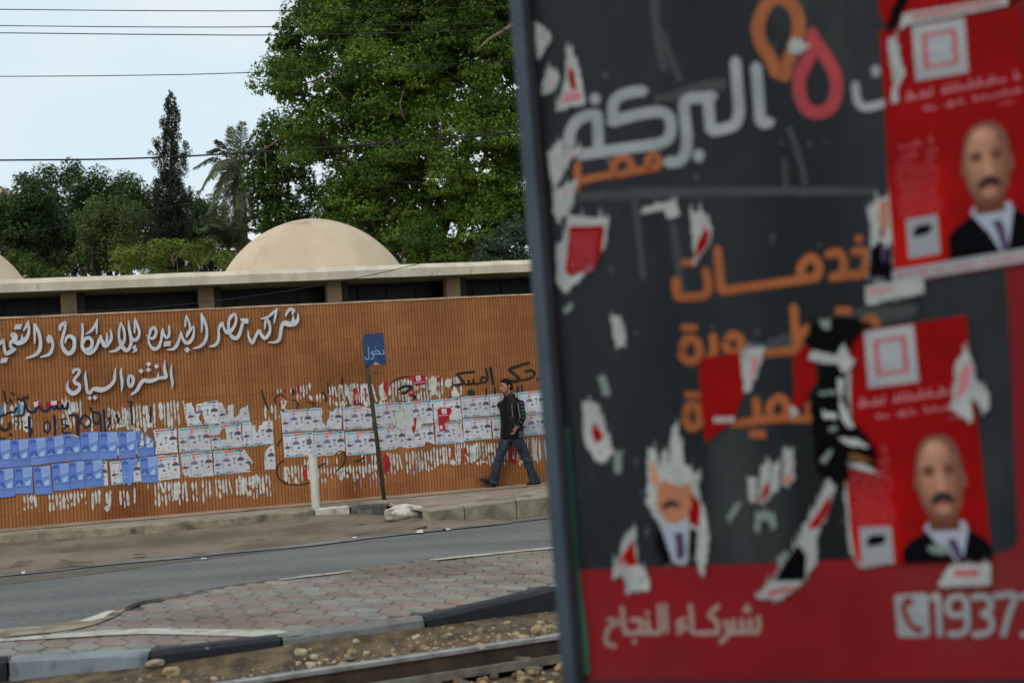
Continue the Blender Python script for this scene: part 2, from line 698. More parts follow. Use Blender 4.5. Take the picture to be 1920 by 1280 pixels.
# ---- road
m_road = mat("asphalt", S(112, 111, 109), S(90, 89, 89), scale=0.9, rough=0.85, bump=0.5, bscale=160, lo=0.3, hi=0.7, stretch=(0.4, 1.6, 1), c3=S(144, 143, 141), scale3=38, lo3=0.52, hi3=0.72, spec=0.3)
RN = [(-700, 1300), (-60, 1215), (0, 1202), (120, 1172), (220, 1147), (303, 1122), (430, 1101), (520, 1088), (660, 1071), (805, 1050), (1040, 1027), (1200, 1010), (1500, 980), (2000, 930), (3200, 810)]
g = MB()
a, b = gp(-1500, 1220, ROADZ), gp(3600, 700, ROADZ)
c0, c1 = gp(-1500, 1560, ROADZ), gp(3600, 900, ROADZ)
g.face([RFP[0] + ZU * -0.012 + Vector((-30, 9, 0)), RFP[0] + Vector((-30, -40, -0.012)), RFP[-1] + Vector((60, -10, -0.012)), RFP[-1] + Vector((60, 30, -0.012))], m_road)
RL = [p + Vector((0, 0.5, -0.012)) for p in RFP]
RNN = [gp(x, y, ROADZ) for x, y in RN]
g = MB()
far = [RL[0] + Vector((-30, -9, 0))] + RL + [RL[-1] + Vector((60, 20, 0))]
near = [RNN[0] + Vector((-30, -9, 0))] + [p + Vector((0, -0.25, 0)) for p in RNN] + [RNN[-1] + Vector((60, 8, 0))]
g.face(near + far[::-1], m_road)
struct("road", g)
# dusty gutter and a thin run of standing water along the far edge of the road
m_dust = mat("gutter_dust", S(104, 96, 84), S(92, 88, 82), scale=3, rough=0.95, bump=0.3, bscale=50)
m_wet = mat("gutter_water", S(132, 133, 138), S(88, 88, 92), scale=3, rough=0.4, spec=0.5)


def strip(name, pts, z, m, wob=0.0, smooth=True):
    L, Rr = ribbon([(x, y + RND.uniform(-wob, wob), w_) for x, y, w_ in pts], smooth=smooth, n=6)
    g = MB()
    for k in range(len(L) - 1):
        g.face([gp(*L[k], z), gp(*Rr[k], z), gp(*Rr[k + 1], z), gp(*L[k + 1], z)], m)
    return struct(name, g)


strip("gutter_dust", [(-200, 1113, 30), (0, 1086, 22), (150, 1069, 20), (300, 1051, 14), (450, 1036, 9), (600, 1019, 6), (800, 996, 3), (1000, 975, 2)], ROADZ + 0.004, m_dust)
strip("gutter_water", [(-100, 1092, 1), (0, 1079, 2.0), (100, 1069, 1.8), (180, 1059, 2.6), (260, 1051, 3.4), (350, 1042.5, 4.2), (450, 1033, 4), (540, 1024, 4.8), (600, 1017.5, 5), (680, 1008.5, 2.8), (760, 999.5, 2), (850, 990, 2.6), (920, 983, 2.2), (960, 979, 1)], ROADZ + 0.016, m_wet, 0.5)

# ---- traffic island
ISZ = -0.06
KI = [(-700, 1310), (-150, 1259), (15, 1241), (280, 1229.5), (528, 1199.5), (660, 1181), (798, 1163), (920, 1136), (1048, 1105), (1250, 1066), (1600, 1012), (2100, 940), (3200, 800)]
KIP = [gp(x, y, ISZ) for x, y in KI]
IF = [(3200, 772), (2100, 900), (1500, 962), (1200, 1005), (1040, 1024), (805, 1047), (660, 1067), (520, 1084), (430, 1097), (303, 1118), (220, 1143), (120, 1168), (0, 1197), (-150, 1232), (-400, 1275)]
IFP = [gp(x, y, ISZ) for x, y in IF]
m_isbed = mat("island_mortar", S(92, 84, 78), S(74, 68, 64), scale=2, rough=0.95, bump=0.3, bscale=30)
g = MB()
g.face(KIP[:] + IFP, m_isbed)
for a, b in zip(IFP[:-1], IFP[1:]):
    g.face([a, b, b - ZU * 0.3, a - ZU * 0.3], m_isbed)
struct("traffic_island", g)
m_hexg = mat("paver_green_grey", S(138, 135, 125), S(122, 119, 110), scale=3, rough=0.9, bump=0.3, bscale=60, tint=0.10, c3=S(112, 100, 88), scale3=0.5, lo3=0.46, hi3=0.66)
m_hexp = mat("paver_brick_pink", S(140, 123, 113), S(126, 109, 100), scale=3, rough=0.9, bump=0.3, bscale=60, tint=0.10, c3=S(112, 98, 88), scale3=0.5, lo3=0.46, hi3=0.66)
g = MB()
zone = KIP[:-1] + IFP[1:]
kdir = (KIP[8] - KIP[3]).normalized()
hexes(g, zone, KIP[4].copy(), (kdir.x, kdir.y, 0), (-kdir.y, kdir.x, 0), (0.20, 0.33), 0.007, ISZ + 0.012, [m_hexg, m_hexp], RND,
      lambda x, y, r: (1 if int((x - 1.7 * y + 40) // 0.42) % 2 else 0) if r.random() > 0.05 else r.randrange(2))
struct("island_paving", g, tint=True)
m_paint = mat("worn_white_line", S(188, 184, 172), S(166, 160, 148), scale=6, rough=0.9, bump=0.3, bscale=60, c3=S(128, 120, 110), scale3=9, lo3=0.56, hi3=0.68)
strip("white_line", [(-160, 1216, 5), (0, 1199.5, 5), (120, 1190.5, 8), (250, 1183, 10), (330, 1183, 11), (420, 1185, 12), (500, 1187, 13), (545, 1186.5, 9), (575, 1184.5, 3)], ISZ + 0.022, m_paint, 0.4)
strip("white_line", [(805, 1049, 2.4), (850, 1044.5, 3.4), (920, 1037.5, 3), (1000, 1030, 3), (1060, 1024, 3), (1300, 998, 3)], ISZ + 0.024, m_paint, 0.4)
strip("white_line", [(522, 1086, 1.4), (570, 1080, 2.6), (620, 1074.5, 2.4), (662, 1069, 1.0)], ISZ + 0.024, m_paint, 0.3)
# the dusty ramp at the island's tapering tip
strip("concrete_ramp", [(-160, 1206, 22), (0, 1187, 16), (90, 1178, 14), (160, 1166, 16), (210, 1152, 10), (235, 1141, 3)], ISZ + 0.021, m_kerb, 0.5)

# painted kerb stones on the track side of the island
m_kw = mat("kerb_blue_white_paint", S(136, 143, 149), S(116, 124, 132), scale=2.5, rough=0.75, bump=0.3, bscale=30, c3=S(80, 88, 96), scale3=4, lo3=0.55, hi3=0.72, stretch=(1, 1, 0.5))
m_kb = mat("kerb_black_paint", S(33, 35, 41), S(25, 27, 32), scale=3, rough=0.6, bump=0.3, bscale=30, c3=S(58, 58, 60), scale3=4, lo3=0.6, hi3=0.75)
m_kg = mat("kerb_worn_grey", S(122, 122, 119), S(96, 96, 94), scale=4, rough=0.85, bump=0.5, bscale=30, c3=S(150, 147, 140), scale3=5, lo3=0.55, hi3=0.7)
IG = "painted kerb stones along the tram track"
DI = [0.35] * len(KIP)


def isl(idx, m, label):
    return kerb_run("kerb_stone", idx, m, label, width=0.15, zt=0.026, cat="kerb stone", group=IG, kp=KIP, drop=DI, segs=5, wob=0.010)


isl([1, 2], m_kb, "black painted kerb stone mostly cut off beyond the bluish white one")
isl([2, 3], m_kw, "bluish white painted kerb stone beside the tram track dirt")
isl([3, 4], m_kb, "black painted kerb stone between bluish white stone and worn grey stone")
isl([4, 5, 6], m_kg, "long worn grey kerb stone between two black painted stones")
isl([6, 7, 8], m_kb, "long black painted kerb stone running behind the billboard frame")
isl([8, 9], m_kw, "bluish white kerb stone almost hidden behind the billboard")
kerb_run("island_kerb_end", [9, 10, 11, 12], m_kg, structural=True, kp=KIP, drop=DI + [0.35], wob=0.01, zt=0.026)
# broken white kerb stone at the island's tip
g = MB()
tipc = [gp(x, y, ISZ + 0.008) for x, y in [(140, 1169), (158, 1162), (180, 1155), (202, 1146), (220, 1144), (213, 1151), (196, 1160), (170, 1168)]]
g.loft([[p - ZU * 0.2 for p in tipc], tipc, [lerp(p, sum(tipc, Vector()) / 8, 0.2) + ZU * 0.014 for p in tipc]], m_kerb_white)
tag(g.build("kerb_stone", loc=tuple(tipc[0])), "broken white kerb stone at the tip of the paved island by the road", "kerb stone")
strip("ground_crack", [(232, 1142, 1), (245, 1135, 4), (262, 1129, 5), (285, 1124, 3), (305, 1120.5, 1)], ISZ + 0.0245, m_crack)
strip("ground_crack", [(305, 1120.5, 1), (350, 1113.5, 1.5), (400, 1104, 1)], ISZ + 0.0245, m_crack)

# ---- track bed
TZ = -0.21
RT = [(430, 1277.5), (640, 1247.3), (850, 1216.5), (1055, 1186.5)]
ra, rb = gp(*RT[0], TZ), gp(*RT[3], TZ)
RDV = (rb - ra).normalized()
RNV = Vector((RDV.y, -RDV.x, 0))
if RNV.y > 0:
    RNV = -RNV
m_dirt = mat("track_dirt", S(110, 92, 70), S(70, 58, 46), scale=7, rough=0.97, bump=0.7, bscale=22, c3=S(52, 45, 38), scale3=2.6, lo3=0.55, hi3=0.75, detail=8)
KDP = [0.2, 0.18, 0.15, 0.085, 0.062, 0.06, 0.07, 0.11, 0.19, 0.2, 0.2, 0.2, 0.2]      # how much of each painted kerb shows above the dirt
DROWS = []
for i in range(len(KIP) - 1):
    for k in range(14):
        t = k / 14
        p = KIP[i].lerp(KIP[i + 1], t)
        q = ra + RDV * (p - ra).dot(RDV) - RNV * 0.036
        if (p - ra).dot(RNV) > -0.05:
            continue
        zk = ISZ + 0.02 - lerp(KDP[i], KDP[i + 1], t)
        p = p + (p - q) * 0.0
        p.z, q.z = zk, TZ - 0.028
        row = []
        for s in range(17):
            f = s / 16
            v = q.lerp(p, f)
            e = min(1, f * 5) * min(1, (1 - f) * 6 + 0.25)
            v.z += e * (0.022 * mnoise.noise((v.x * 1.6, v.y * 2.1, 2)) + 0.012 * mnoise.noise((v.x * 5, v.y * 5, 7)))
            row.append(v)
        DROWS.append(row)
g = MB()
g.raw([p for r in DROWS for p in r], [(i * 17 + j, i * 17 + j + 1, (i + 1) * 17 + j + 1, (i + 1) * 17 + j) for i in range(len(DROWS) - 1) for j in range(16)], m_dirt)
struct("track_dirt", g, smooth=True)
DPTS = np.array([tuple(p) for r in DROWS for p in r])


def dirt_z(p):
    return float(DPTS[np.argmin((DPTS[:, 0] - p.x) ** 2 + (DPTS[:, 1] - p.y) ** 2), 2])


g = MB()
rows = []
for i in range(60):
    u = lerp(-6, 30, i / 59)
    row = []
    for s in range(30):
        p = ra + RDV * u + RNV * lerp(0.09, 5.0, s / 29)
        row.append(Vector((p.x, p.y, TZ - 0.22 + 0.02 * mnoise.noise((p.x * 2, p.y * 2, 1)))))
    rows.append(row)
g.raw([p for r in rows for p in r], [(i * 30 + j, i * 30 + j + 1, (i + 1) * 30 + j + 1, (i + 1) * 30 + j) for i in range(59) for j in range(29)], m_dirt)
struct("track_bed", g, smooth=True)


def stone_mesh(rnd, sub=1, sharp=0.35):
    bm = bmesh.new()
    bmesh.ops.create_icosphere(bm, subdivisions=sub, radius=1.0)
    sd_ = rnd.random() * 99
    for v in bm.verts:
        v.co *= 1 + sharp * mnoise.noise(v.co * 1.1 + Vector((sd_, 0, 0))) * 1.6
    sx, sy, sz = rnd.uniform(0.7, 1.3), rnd.uniform(0.6, 1.0), rnd.uniform(0.45, 0.8)
    rot = Matrix.Rotation(rnd.uniform(0, 6.28), 3, 'Z') @ Matrix.Rotation(rnd.uniform(-0.4, 0.4), 3, 'X')
    vs = [rot @ Vector((v.co.x * sx, v.co.y * sy, v.co.z * sz)) for v in bm.verts]
    fs = [tuple(q.index for q in f.verts) for f in bm.faces]
    bm.free()
    return vs, fs


m_st1 = mat("ballast_tan", S(172, 148, 112), S(134, 112, 82), scale=6, rough=0.9, bump=0.4, bscale=60)
m_st2 = mat("ballast_grey", S(120, 110, 96), S(88, 80, 70), scale=6, rough=0.9, bump=0.4, bscale=60)
m_st3 = mat("ballast_pale", S(178, 164, 138), S(144, 128, 104), scale=6, rough=0.9, bump=0.4, bscale=60)
m_st4 = mat("ballast_rust", S(120, 92, 66), S(92, 70, 52), scale=6, rough=0.9)
STM = [m_st1, m_st1, m_st2, m_st2, m_st3, m_st4]
LIB = [stone_mesh(RND) for _ in range(24)]


def scatter_stones(mb, n, fn, smin, smax, rnd):
    for _ in range(n):
        p = fn(rnd)
        if p is None:
            continue
        vs, fs = rnd.choice(LIB)
        s = smin * (smax / smin) ** (rnd.random() ** 1.8)
        a = rnd.uniform(0, 6.28)
        c_, s_ = math.cos(a), math.sin(a)
        mb.raw([(p.x + (v.x * c_ - v.y * s_) * s, p.y + (v.x * s_ + v.y * c_) * s, p.z + v.z * s + 0.25 * s) for v in vs], fs, rnd.choice(STM))


def on_dirt(rnd):
    f = min(0.97, abs(rnd.gauss(0, 0.4)))
    i = int(rnd.triangular(20, min(len(DROWS) - 2, 150), 118))
    j = int(f * 16)
    a, b_ = DROWS[i][j], DROWS[i + 1][min(16, j + 1)]
    return Vector((lerp(a.x, b_.x, rnd.random()), lerp(a.y, b_.y, rnd.random()), min(a.z, b_.z) - 0.004))


g = MB()
scatter_stones(g, 800, on_dirt, 0.010, 0.046, RND)
scatter_stones(g, 4200, on_dirt, 0.004, 0.014, RND)
struct("ballast_stones", g, kind="stuff")


def on_bed(rnd):
    p = ra + RDV * rnd.uniform(-2, 8) + RNV * rnd.uniform(0.14, 2.0)
    p.z = TZ - 0.215
    return p


g = MB()
scatter_stones(g, 2600, on_bed, 0.022, 0.06, RND)
struct("track_ballast", g, kind="stuff")

# loose rocks one can tell apart
for (px, py, r, m, lab) in [(445, 1229, 0.052, m_st1, "tan rock in the dirt below the first black kerb stone"),
                            (294, 1252, 0.045, m_st3, "small pale rock below the join of white and black kerb stones"),
                            (321, 1256, 0.052, m_st1, "rounded orange tan rock just beside the small pale rock"),
                            (261, 1271, 0.05, m_st2, "grey brown rock nearest the bluish white kerb stone"),
                            (901, 1192, 0.05, m_st3, "white rock on the heap of stones below the black kerb"),
                            (668, 1207, 0.035, m_st3, "single pale stone in the dirt below the worn grey kerb"),
                            (1010, 1170, 0.075, m_st1, "large tan broken stone on the heap near the billboard frame")]:
    vs, fs = stone_mesh(RND, 2, 0.4)
    p = gp(px, py + 4, TZ + 0.05)
    p.z = dirt_z(p)
    g = MB()
    g.raw([p + v * r + ZU * r * 0.35 for v in vs], fs, m)
    tag(g.build("rock", loc=tuple(p)), lab, "rock")

# ---- the rail: worn head, rusty web, foot, side bar, tie lug
m_rtop = mat("rail_polished", S(176, 174, 172), S(140, 138, 134), scale=8, rough=0.35, metal=0.7, bump=0.1, bscale=60)
m_rust = mat("rail_rust", S(62, 50, 40), S(44, 36, 30), scale=5, rough=0.85, bump=0.4, bscale=50, c3=S(86, 66, 48), scale3=3, stretch=(1, 1, 0.4))
m_rfoot = mat("rail_foot_worn", S(128, 124, 112), S(98, 92, 82), scale=7, rough=0.6, metal=0.3)
rail = empty("tram_rail", tuple(ra), "long steel tram rail with worn bright head and rusty brown side", "rail")


def sweep(prof, m, name, u0=-8, u1=30):
    g = MB()
    n_ = 30
    rings = [[ra + RDV * lerp(u0, u1, i / n_) + RNV * x + ZU * z for x, z in prof] for i in range(n_ + 1)]
    g.loft(rings, m)
    return bevel(g.build(name, rail), 0.004, 2)


sweep([(-0.034, -0.001), (-0.034, -0.035), (0.034, -0.035), (0.034, -0.001), (0.026, 0.006), (-0.026, 0.006)], m_rtop, "rail_head")
sweep([(-0.012, -0.036), (-0.012, -0.155), (0.012, -0.155), (0.012, -0.036)], m_rust, "rail_web")
sweep([(-0.07, -0.156), (-0.07, -0.185), (0.085, -0.185), (0.085, -0.156), (0.085, -0.14), (0.075, -0.14), (0.072, -0.156)], m_rust, "rail_foot")
sweep([(0.086, -0.19), (0.086, -0.128), (0.118, -0.128), (0.118, -0.19)], m_rfoot, "side_bar")
g = MB()
p = pl(963, 1233, ra + ZU * -0.128, ZU)
u_ = (p - ra).dot(RDV)
g.box(ra + RDV * u_ + RNV * 0.013 + ZU * -0.135, RDV * 0.035 + RNV * 0.0, RNV * 0.10 + RDV * 0.05, ZU * 0.02, m_rfoot)
g.build("tie_lug", rail)

# ---- litter on the road edge
m_litter = mat("white_litter", S(215, 215, 216), S(190, 190, 192), scale=20, rough=0.7)
m_litter2 = mat("dark_litter", S(60, 60, 66), rough=0.6)


def litter(px, py, wpx, hpx, m, label, z=ROADZ + 0.02):
    c = gp(px, py, z)
    s = wpx / FPX * c.y
    hh = hpx / FPX * c.y
    g = MB()
    vs, fs, n_ = [], [], 6
    for i in range(n_ + 1):
        for j in range(n_ + 1):
            x, y = (i / n_ - 0.5), (j / n_ - 0.5)
            q = 1 - 0.5 * abs(x) * RND.uniform(0.3, 1.2)
            vs.append(c + Vector((x * s * q, y * s * 0.7, hh * (0.25 + 0.9 * abs(mnoise.noise((x * 4 + px, y * 4, py)))) if 0 < i < n_ and 0 < j < n_ else 0.003)))
    for i in range(n_):
        for j in range(n_):
            if (i, j) in ((0, 0), (n_ - 1, n_ - 1)):
                continue
            a = i * (n_ + 1) + j
            fs.append((a, a + n_ + 1, a + n_ + 2, a + 1))
    g.raw(vs, fs, m)
    return tag(g.build("crumpled_litter", loc=tuple(c)), label, "litter")


litter(787, 998, 17, 8, m_litter, "crumpled white paper at the road edge below the walking man")
litter(840, 993, 10, 6, m_litter, "small white scrap on the road edge just right of the crumpled paper")
litter(833, 993, 8, 5, m_litter2, "dark scrap of rubbish touching a small white scrap at the road edge")
litter(665, 1008, 10, 4, m_litter, "flat pale scrap lying in the wet gutter")
litter(44, 1075, 9, 9, m_litter, "crumpled clear plastic in the gutter near the left edge of the road", ROADZ + 0.02)
litter(382, 1047, 12, 3, m_litter, "thin pale wrapper lying on the open asphalt")
litter(870, 1050, 8, 3, m_st4, "small reddish brown wrapper on the island pavers", ISZ + 0.02)
# ================================================================== TILED BOUNDARY WALL
ZT = (wuv(0, 598)[1] + wuv(1005, 553)[1]) / 2       # top of the wall
m_tile = mat("ribbed_tile_orange", S(160, 105, 62), S(142, 90, 51), scale=1.2, rough=0.75, bump=0.15, bscale=90, tint=0.12, c3=S(122, 68, 36), scale3=0.6, lo3=0.50, hi3=0.78, spec=0.25, stretch=(1, 1, 0.35))
m_grout = mat("tile_groove", S(122, 75, 42), S(102, 60, 33), scale=3, rough=0.95)
m_cope = mat("wall_coping", S(190, 160, 130), S(160, 130, 104), scale=5, rough=0.9, bump=0.3, bscale=40)
wall = empty("boundary_wall", tuple(W0), "long orange brown wall of narrow vertical ribbed tiles along the pavement", "wall")
g = MB()
g.box(wpt(-9, -0.6, -0.007), WD * 50, -WN * 0.22, ZU * (0.6 + ZT - 0.002), m_grout)
g.build("wall_core", wall)
g = MB()
RIBP, RIBF, RIBD = 0.052, 0.0445, 0.011
ROWH = 0.2
U0, U1 = -6.0, 30.0
nr = int((U1 - U0) / RIBP)
nrow = int(math.ceil(ZT / ROWH))
tile_t = NPR.normal(0.5, 0.2, (nrow + 1, nr // 6 + 2))
for r in range(nrow):
    za, zb = r * ROWH + 0.0015 - 0.02 * (r == 0), min(ZT, (r + 1) * ROWH) - 0.0015
    for i in range(nr):
        a = U0 + i * RIBP
        b = a + RIBF
        tn = float(np.clip(tile_t[r, i // 6] + NPR.normal(0, 0.16), 0, 1))
        k = len(g.v)
        f0 = W0 + WD * a
        f1 = W0 + WD * b
        bk = -WN * 0.008
        c0 = WN * 0 
        e = WD * 0.005
        for z in (za, zb):
            for p in (f0 + bk, f0 - WN * 0.004, f0 + e, f1 - e, f1 - WN * 0.004, f1 + bk):
                g.v.append((p.x, p.y, z))
        mi_ = g.mi(m_tile)
        for q in range(5):
            g.f.append((k + q, k + q + 1, k + q + 7, k + q + 6))
            g.m.append(mi_)
            g.t.append(tn)
        g.f.append(tuple(k + 6 + q for q in range(6)))
        g.m.append(mi_)
        g.t.append(tn)
        g.f.append(tuple(k + 5 - q for q in range(6)))
        g.m.append(mi_)
        g.t.append(tn)
g.build("tile_cladding", wall, tint=True)
g = MB()
rings = []
for i in range(121):
    u = lerp(-9, 41, i / 120)
    j = 0.008 * mnoise.noise((u * 3, 0, 0))
    rings.append([wpt(u, ZT, 0.012 + j), wpt(u, ZT + 0.028 + j, 0.008), wpt(u, ZT + 0.03 + j * 0.5, -0.24), wpt(u, ZT, -0.24)])
g.loft(rings, m_cope)
g.build("wall_coping", wall)

# ------------------------------------------------------------------ raised sign letters
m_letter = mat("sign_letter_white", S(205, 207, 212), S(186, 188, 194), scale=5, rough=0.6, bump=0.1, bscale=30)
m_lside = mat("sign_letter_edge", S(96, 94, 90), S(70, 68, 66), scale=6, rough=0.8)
ZA, ZB_, ZC, ZD = Z(9.6, 0, 590), Z(9.6, 190, 570), Z(9.6, 370, 560), Z(8.727, 120, 665)
_layer = [0]


def letter(mb, loop, depth=0.022, gap=0.032):
    """Solid letter from a pixel outline laid on the wall: front face and side walls standing off the tiles."""
    _layer[0] = (_layer[0] + 1) % 8
    d = gap + depth + 0.0012 * _layer[0]
    P = [wuv(*p) for p in loop]
    fr = [wpt(u, z, d) for u, z in P]
    bk = [wpt(u, z, gap) for u, z in P]
    mb.face(fr, m_letter)
    n_ = len(P)
    for i in range(n_):
        j = (i + 1) % n_
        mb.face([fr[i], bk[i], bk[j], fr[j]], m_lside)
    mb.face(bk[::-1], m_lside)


def stroke_letter(mb, pts, zf, depth=0.022, gap=0.032, n=5):
    L, Rr = ribbon([zf(p) for p in pts], n=n)
    _layer[0] = (_layer[0] + 1) % 8
    d = gap + depth + 0.0012 * _layer[0]
    fl = [wpt(*wuv(*p), d) for p in L]
    fr = [wpt(*wuv(*p), d) for p in Rr]
    off = WN * (-(d - gap))
    for i in range(len(fl) - 1):
        mb.face([fl[i], fr[i], fr[i + 1], fl[i + 1]], m_letter)
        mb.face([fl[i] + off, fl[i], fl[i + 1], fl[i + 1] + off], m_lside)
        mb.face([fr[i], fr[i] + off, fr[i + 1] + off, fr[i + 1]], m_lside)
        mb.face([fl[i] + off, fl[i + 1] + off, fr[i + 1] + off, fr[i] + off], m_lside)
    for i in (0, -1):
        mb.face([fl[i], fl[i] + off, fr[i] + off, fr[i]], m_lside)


def word(name, parent, strokes=(), polys=()):
    g = MB()
    for zf, pts in strokes:
        stroke_letter(g, pts, zf)
    for zf, pts in polys:
        letter(g, [zf(p) for p in pts])
    # pins that hold the letters off the wall
    return g.build(name, parent)


dia = lambda x, y, r: [(x, y - r), (x + r, y), (x, y + r), (x - r, y)]
sg = empty("wall_lettering", tuple(wpt(2, 2.6, 0.05)), "large raised white calligraphic Arabic letters in one line under the wall's top edge", "sign lettering")
word("word", sg, [
    (ZA, [(-60, 575, 55), (20, 500, 62), (62, 455, 40), (75, 560, 52), (95, 670, 62), (135, 698, 75), (210, 655, 80), (285, 612, 50)]),
    (ZA, [(225, 600, 75), (185, 555, 45), (215, 480, 62), (285, 500, 70), (340, 510, 90), (430, 470, 88), (500, 385, 62), (524, 250, 45), (508, 105, 18)]),
    (ZA, [(195, 395, 30), (225, 352, 60), (262, 385, 110), (268, 440, 100), (250, 490, 70)]),
    (ZA, [(395, 355, 12), (400, 420, 42), (395, 480, 60)]),
    (ZA, [(512, 120, 30), (478, 205, 48), (424, 292, 28)])],
    [(ZA, [(250, 262), (278, 178), (402, 166), (375, 268)]), (ZA, [(2, 872), (30, 782), (152, 766), (122, 862)])])
word("word", sg, [
    (ZA, [(620, 155, 20), (670, 255, 62), (715, 380, 60), (732, 520, 62), (705, 650, 70), (620, 730, 58), (465, 787, 22)]),
    (ZA, [(622, 170, 38), (624, 350, 42), (626, 522, 30)]),
    (ZA, [(880, 375, 30), (862, 430, 60), (885, 480, 66), (935, 460, 50)]),
    (ZA, [(872, 362, 24), (915, 410, 52), (950, 520, 52), (935, 630, 60), (880, 715, 58), (725, 765, 22)])], [(ZA, ell(878, 435, 40, 55, 10))])
word("word", sg, [
    (ZA, [(1080, 290, 40), (1085, 215, 60), (1140, 165, 66), (1180, 150, 40), (1165, 270, 52), (1130, 400, 52), (1112, 510, 55), (1145, 620, 72), (1230, 700, 76), (1315, 645, 76), (1340, 530, 62), (1325, 430, 74), (1250, 385, 62), (1195, 425, 52), (1172, 520, 22)]),
    (ZA, [(1480, 155, 46), (1488, 300, 46), (1482, 450, 52), (1490, 600, 64), (1590, 692, 72), (1690, 645, 62), (1750, 550, 52), (1800, 440, 62), (1845, 490, 62), (1880, 560, 62), (1925, 560, 56), (1985, 470, 52), (1990, 380, 22)]),
    (ZA, [(1500, 520, 40), (1530, 440, 60), (1610, 420, 64), (1660, 500, 62), (1630, 600, 70), (1550, 630, 60)]),
    (ZA, [(1536, 352, 22), (1640, 290, 52), (1715, 180, 46), (1757, 65, 14)]),
    (ZA, [(1748, 85, 22), (1740, 220, 36), (1738, 350, 22)]),
    (ZB_, [(-20, 560, 40), (10, 660, 60), (55, 740, 80), (115, 715, 62), (172, 645, 56), (180, 560, 46), (158, 455, 18)]),
    (ZB_, [(95, 515, 18), (102, 610, 42), (85, 690, 50)])])
word("word", sg, [
    (ZB_, [(140, 860, 26), (250, 840, 50), (330, 780, 62), (395, 690, 60), (420, 590, 46), (398, 450, 46), (348, 325, 16)]),
    (ZB_, [(345, 335, 26), (318, 480, 46), (316, 600, 46), (350, 715, 62), (400, 800, 72), (450, 838, 62), (508, 785, 60), (535, 700, 58)]),
    (ZB_, [(488, 300, 22), (498, 430, 50), (525, 580, 56), (540, 700, 56)]),
    (ZB_, [(530, 590, 40), (590, 650, 62), (650, 620, 58), (682, 520, 46), (652, 400, 52), (605, 250, 16)]),
    (ZB_, [(600, 270, 36), (598, 400, 40), (594, 525, 28)]),
    (ZB_, [(612, 738, 16), (590, 790, 58), (622, 828, 46), (552, 872, 14)])])
word("word", sg, [
    (ZB_, [(862, 570, 44), (885, 470, 56), (945, 428, 60), (985, 500, 52), (962, 580, 52), (905, 622, 50), (808, 562, 18)]),
    (ZB_, [(838, 595, 26), (868, 735, 42), (950, 812, 66), (1030, 770, 62), (1072, 650, 46), (1088, 530, 46), (1098, 435, 20)]),
    (ZB_, [(1098, 440, 24), (1130, 560, 46), (1172, 608, 50), (1220, 540, 46), (1212, 388, 26)]),
    (ZB_, [(1175, 822, 22), (1280, 812, 50), (1350, 750, 62), (1392, 650, 50), (1420, 560, 46), (1430, 495, 20)]),
    (ZB_, [(1430, 505, 26), (1455, 610, 46), (1505, 690, 62), (1575, 690, 66), (1640, 600, 52), (1662, 480, 36), (1660, 380, 12)]),
    (ZB_, [(1652, 400, 22), (1560, 520, 62), (1525, 602, 22)]),
    (ZB_, [(1588, 480, 40), (1585, 370, 46), (1528, 195, 14)]),
    (ZB_, [(1524, 215, 26), (1510, 320, 36), (1504, 415, 28)]),
    (ZB_, [(1792, 160, 18), (1850, 300, 56), (1888, 430, 52), (1890, 570, 52), (1850, 690, 60), (1760, 770, 50), (1638, 802, 18)]),
    (ZB_, [(1798, 180, 40), (1806, 350, 42), (1800, 512, 28)])],
    [(ZB_, [(1110, 765), (1130, 672), (1250, 665), (1238, 760)]), (ZB_, dia(1540, 825, 56))])
word("word", sg, [
    (ZC, [(205, 862, 22), (300, 842, 55), (365, 770, 56), (380, 660, 46), (376, 560, 46), (410, 480, 62), (446, 415, 16)]),
    (ZC, [(446, 425, 26), (468, 520, 46), (520, 608, 62), (600, 580, 62), (675, 460, 48), (690, 350, 42), (665, 265, 30)]),
    (ZC, [(672, 265, 26), (610, 315, 60), (565, 390, 50), (555, 490, 46), (565, 590, 60), (620, 690, 66), (700, 710, 72), (760, 620, 62), (792, 500, 56), (820, 430, 66), (860, 405, 80), (912, 405, 90)])],
    [(ZC, [(765, 355), (912, 358), (915, 448), (850, 448), (775, 400)])])
word("word", sg, [
    (ZC, [(905, 572, 22), (922, 700, 42), (980, 792, 62), (1032, 700, 52), (1100, 580, 56), (1150, 660, 62), (1205, 712, 66), (1270, 650, 62), (1302, 550, 46), (1280, 430, 56), (1232, 375, 50), (1212, 470, 42), (1204, 555, 22)]),
    (ZC, [(1135, 366, 22), (1260, 330, 46), (1370, 240, 42), (1435, 172, 16)]),
    (ZC, [(1425, 188, 26), (1392, 330, 42), (1374, 445, 18)]),
    (ZC, [(1268, 788, 18), (1400, 782, 50), (1465, 730, 64), (1490, 620, 62), (1505, 510, 66), (1560, 440, 84), (1640, 462, 96), (1740, 440, 100), (1800, 375, 52), (1800, 262, 16)]),
    (ZC, [(1715, 290, 14), (1716, 370, 42), (1705, 430, 60)]),
    (ZC, [(1572, 322, 26), (1612, 240, 52), (1670, 190, 62), (1720, 222, 62), (1692, 285, 30)])])

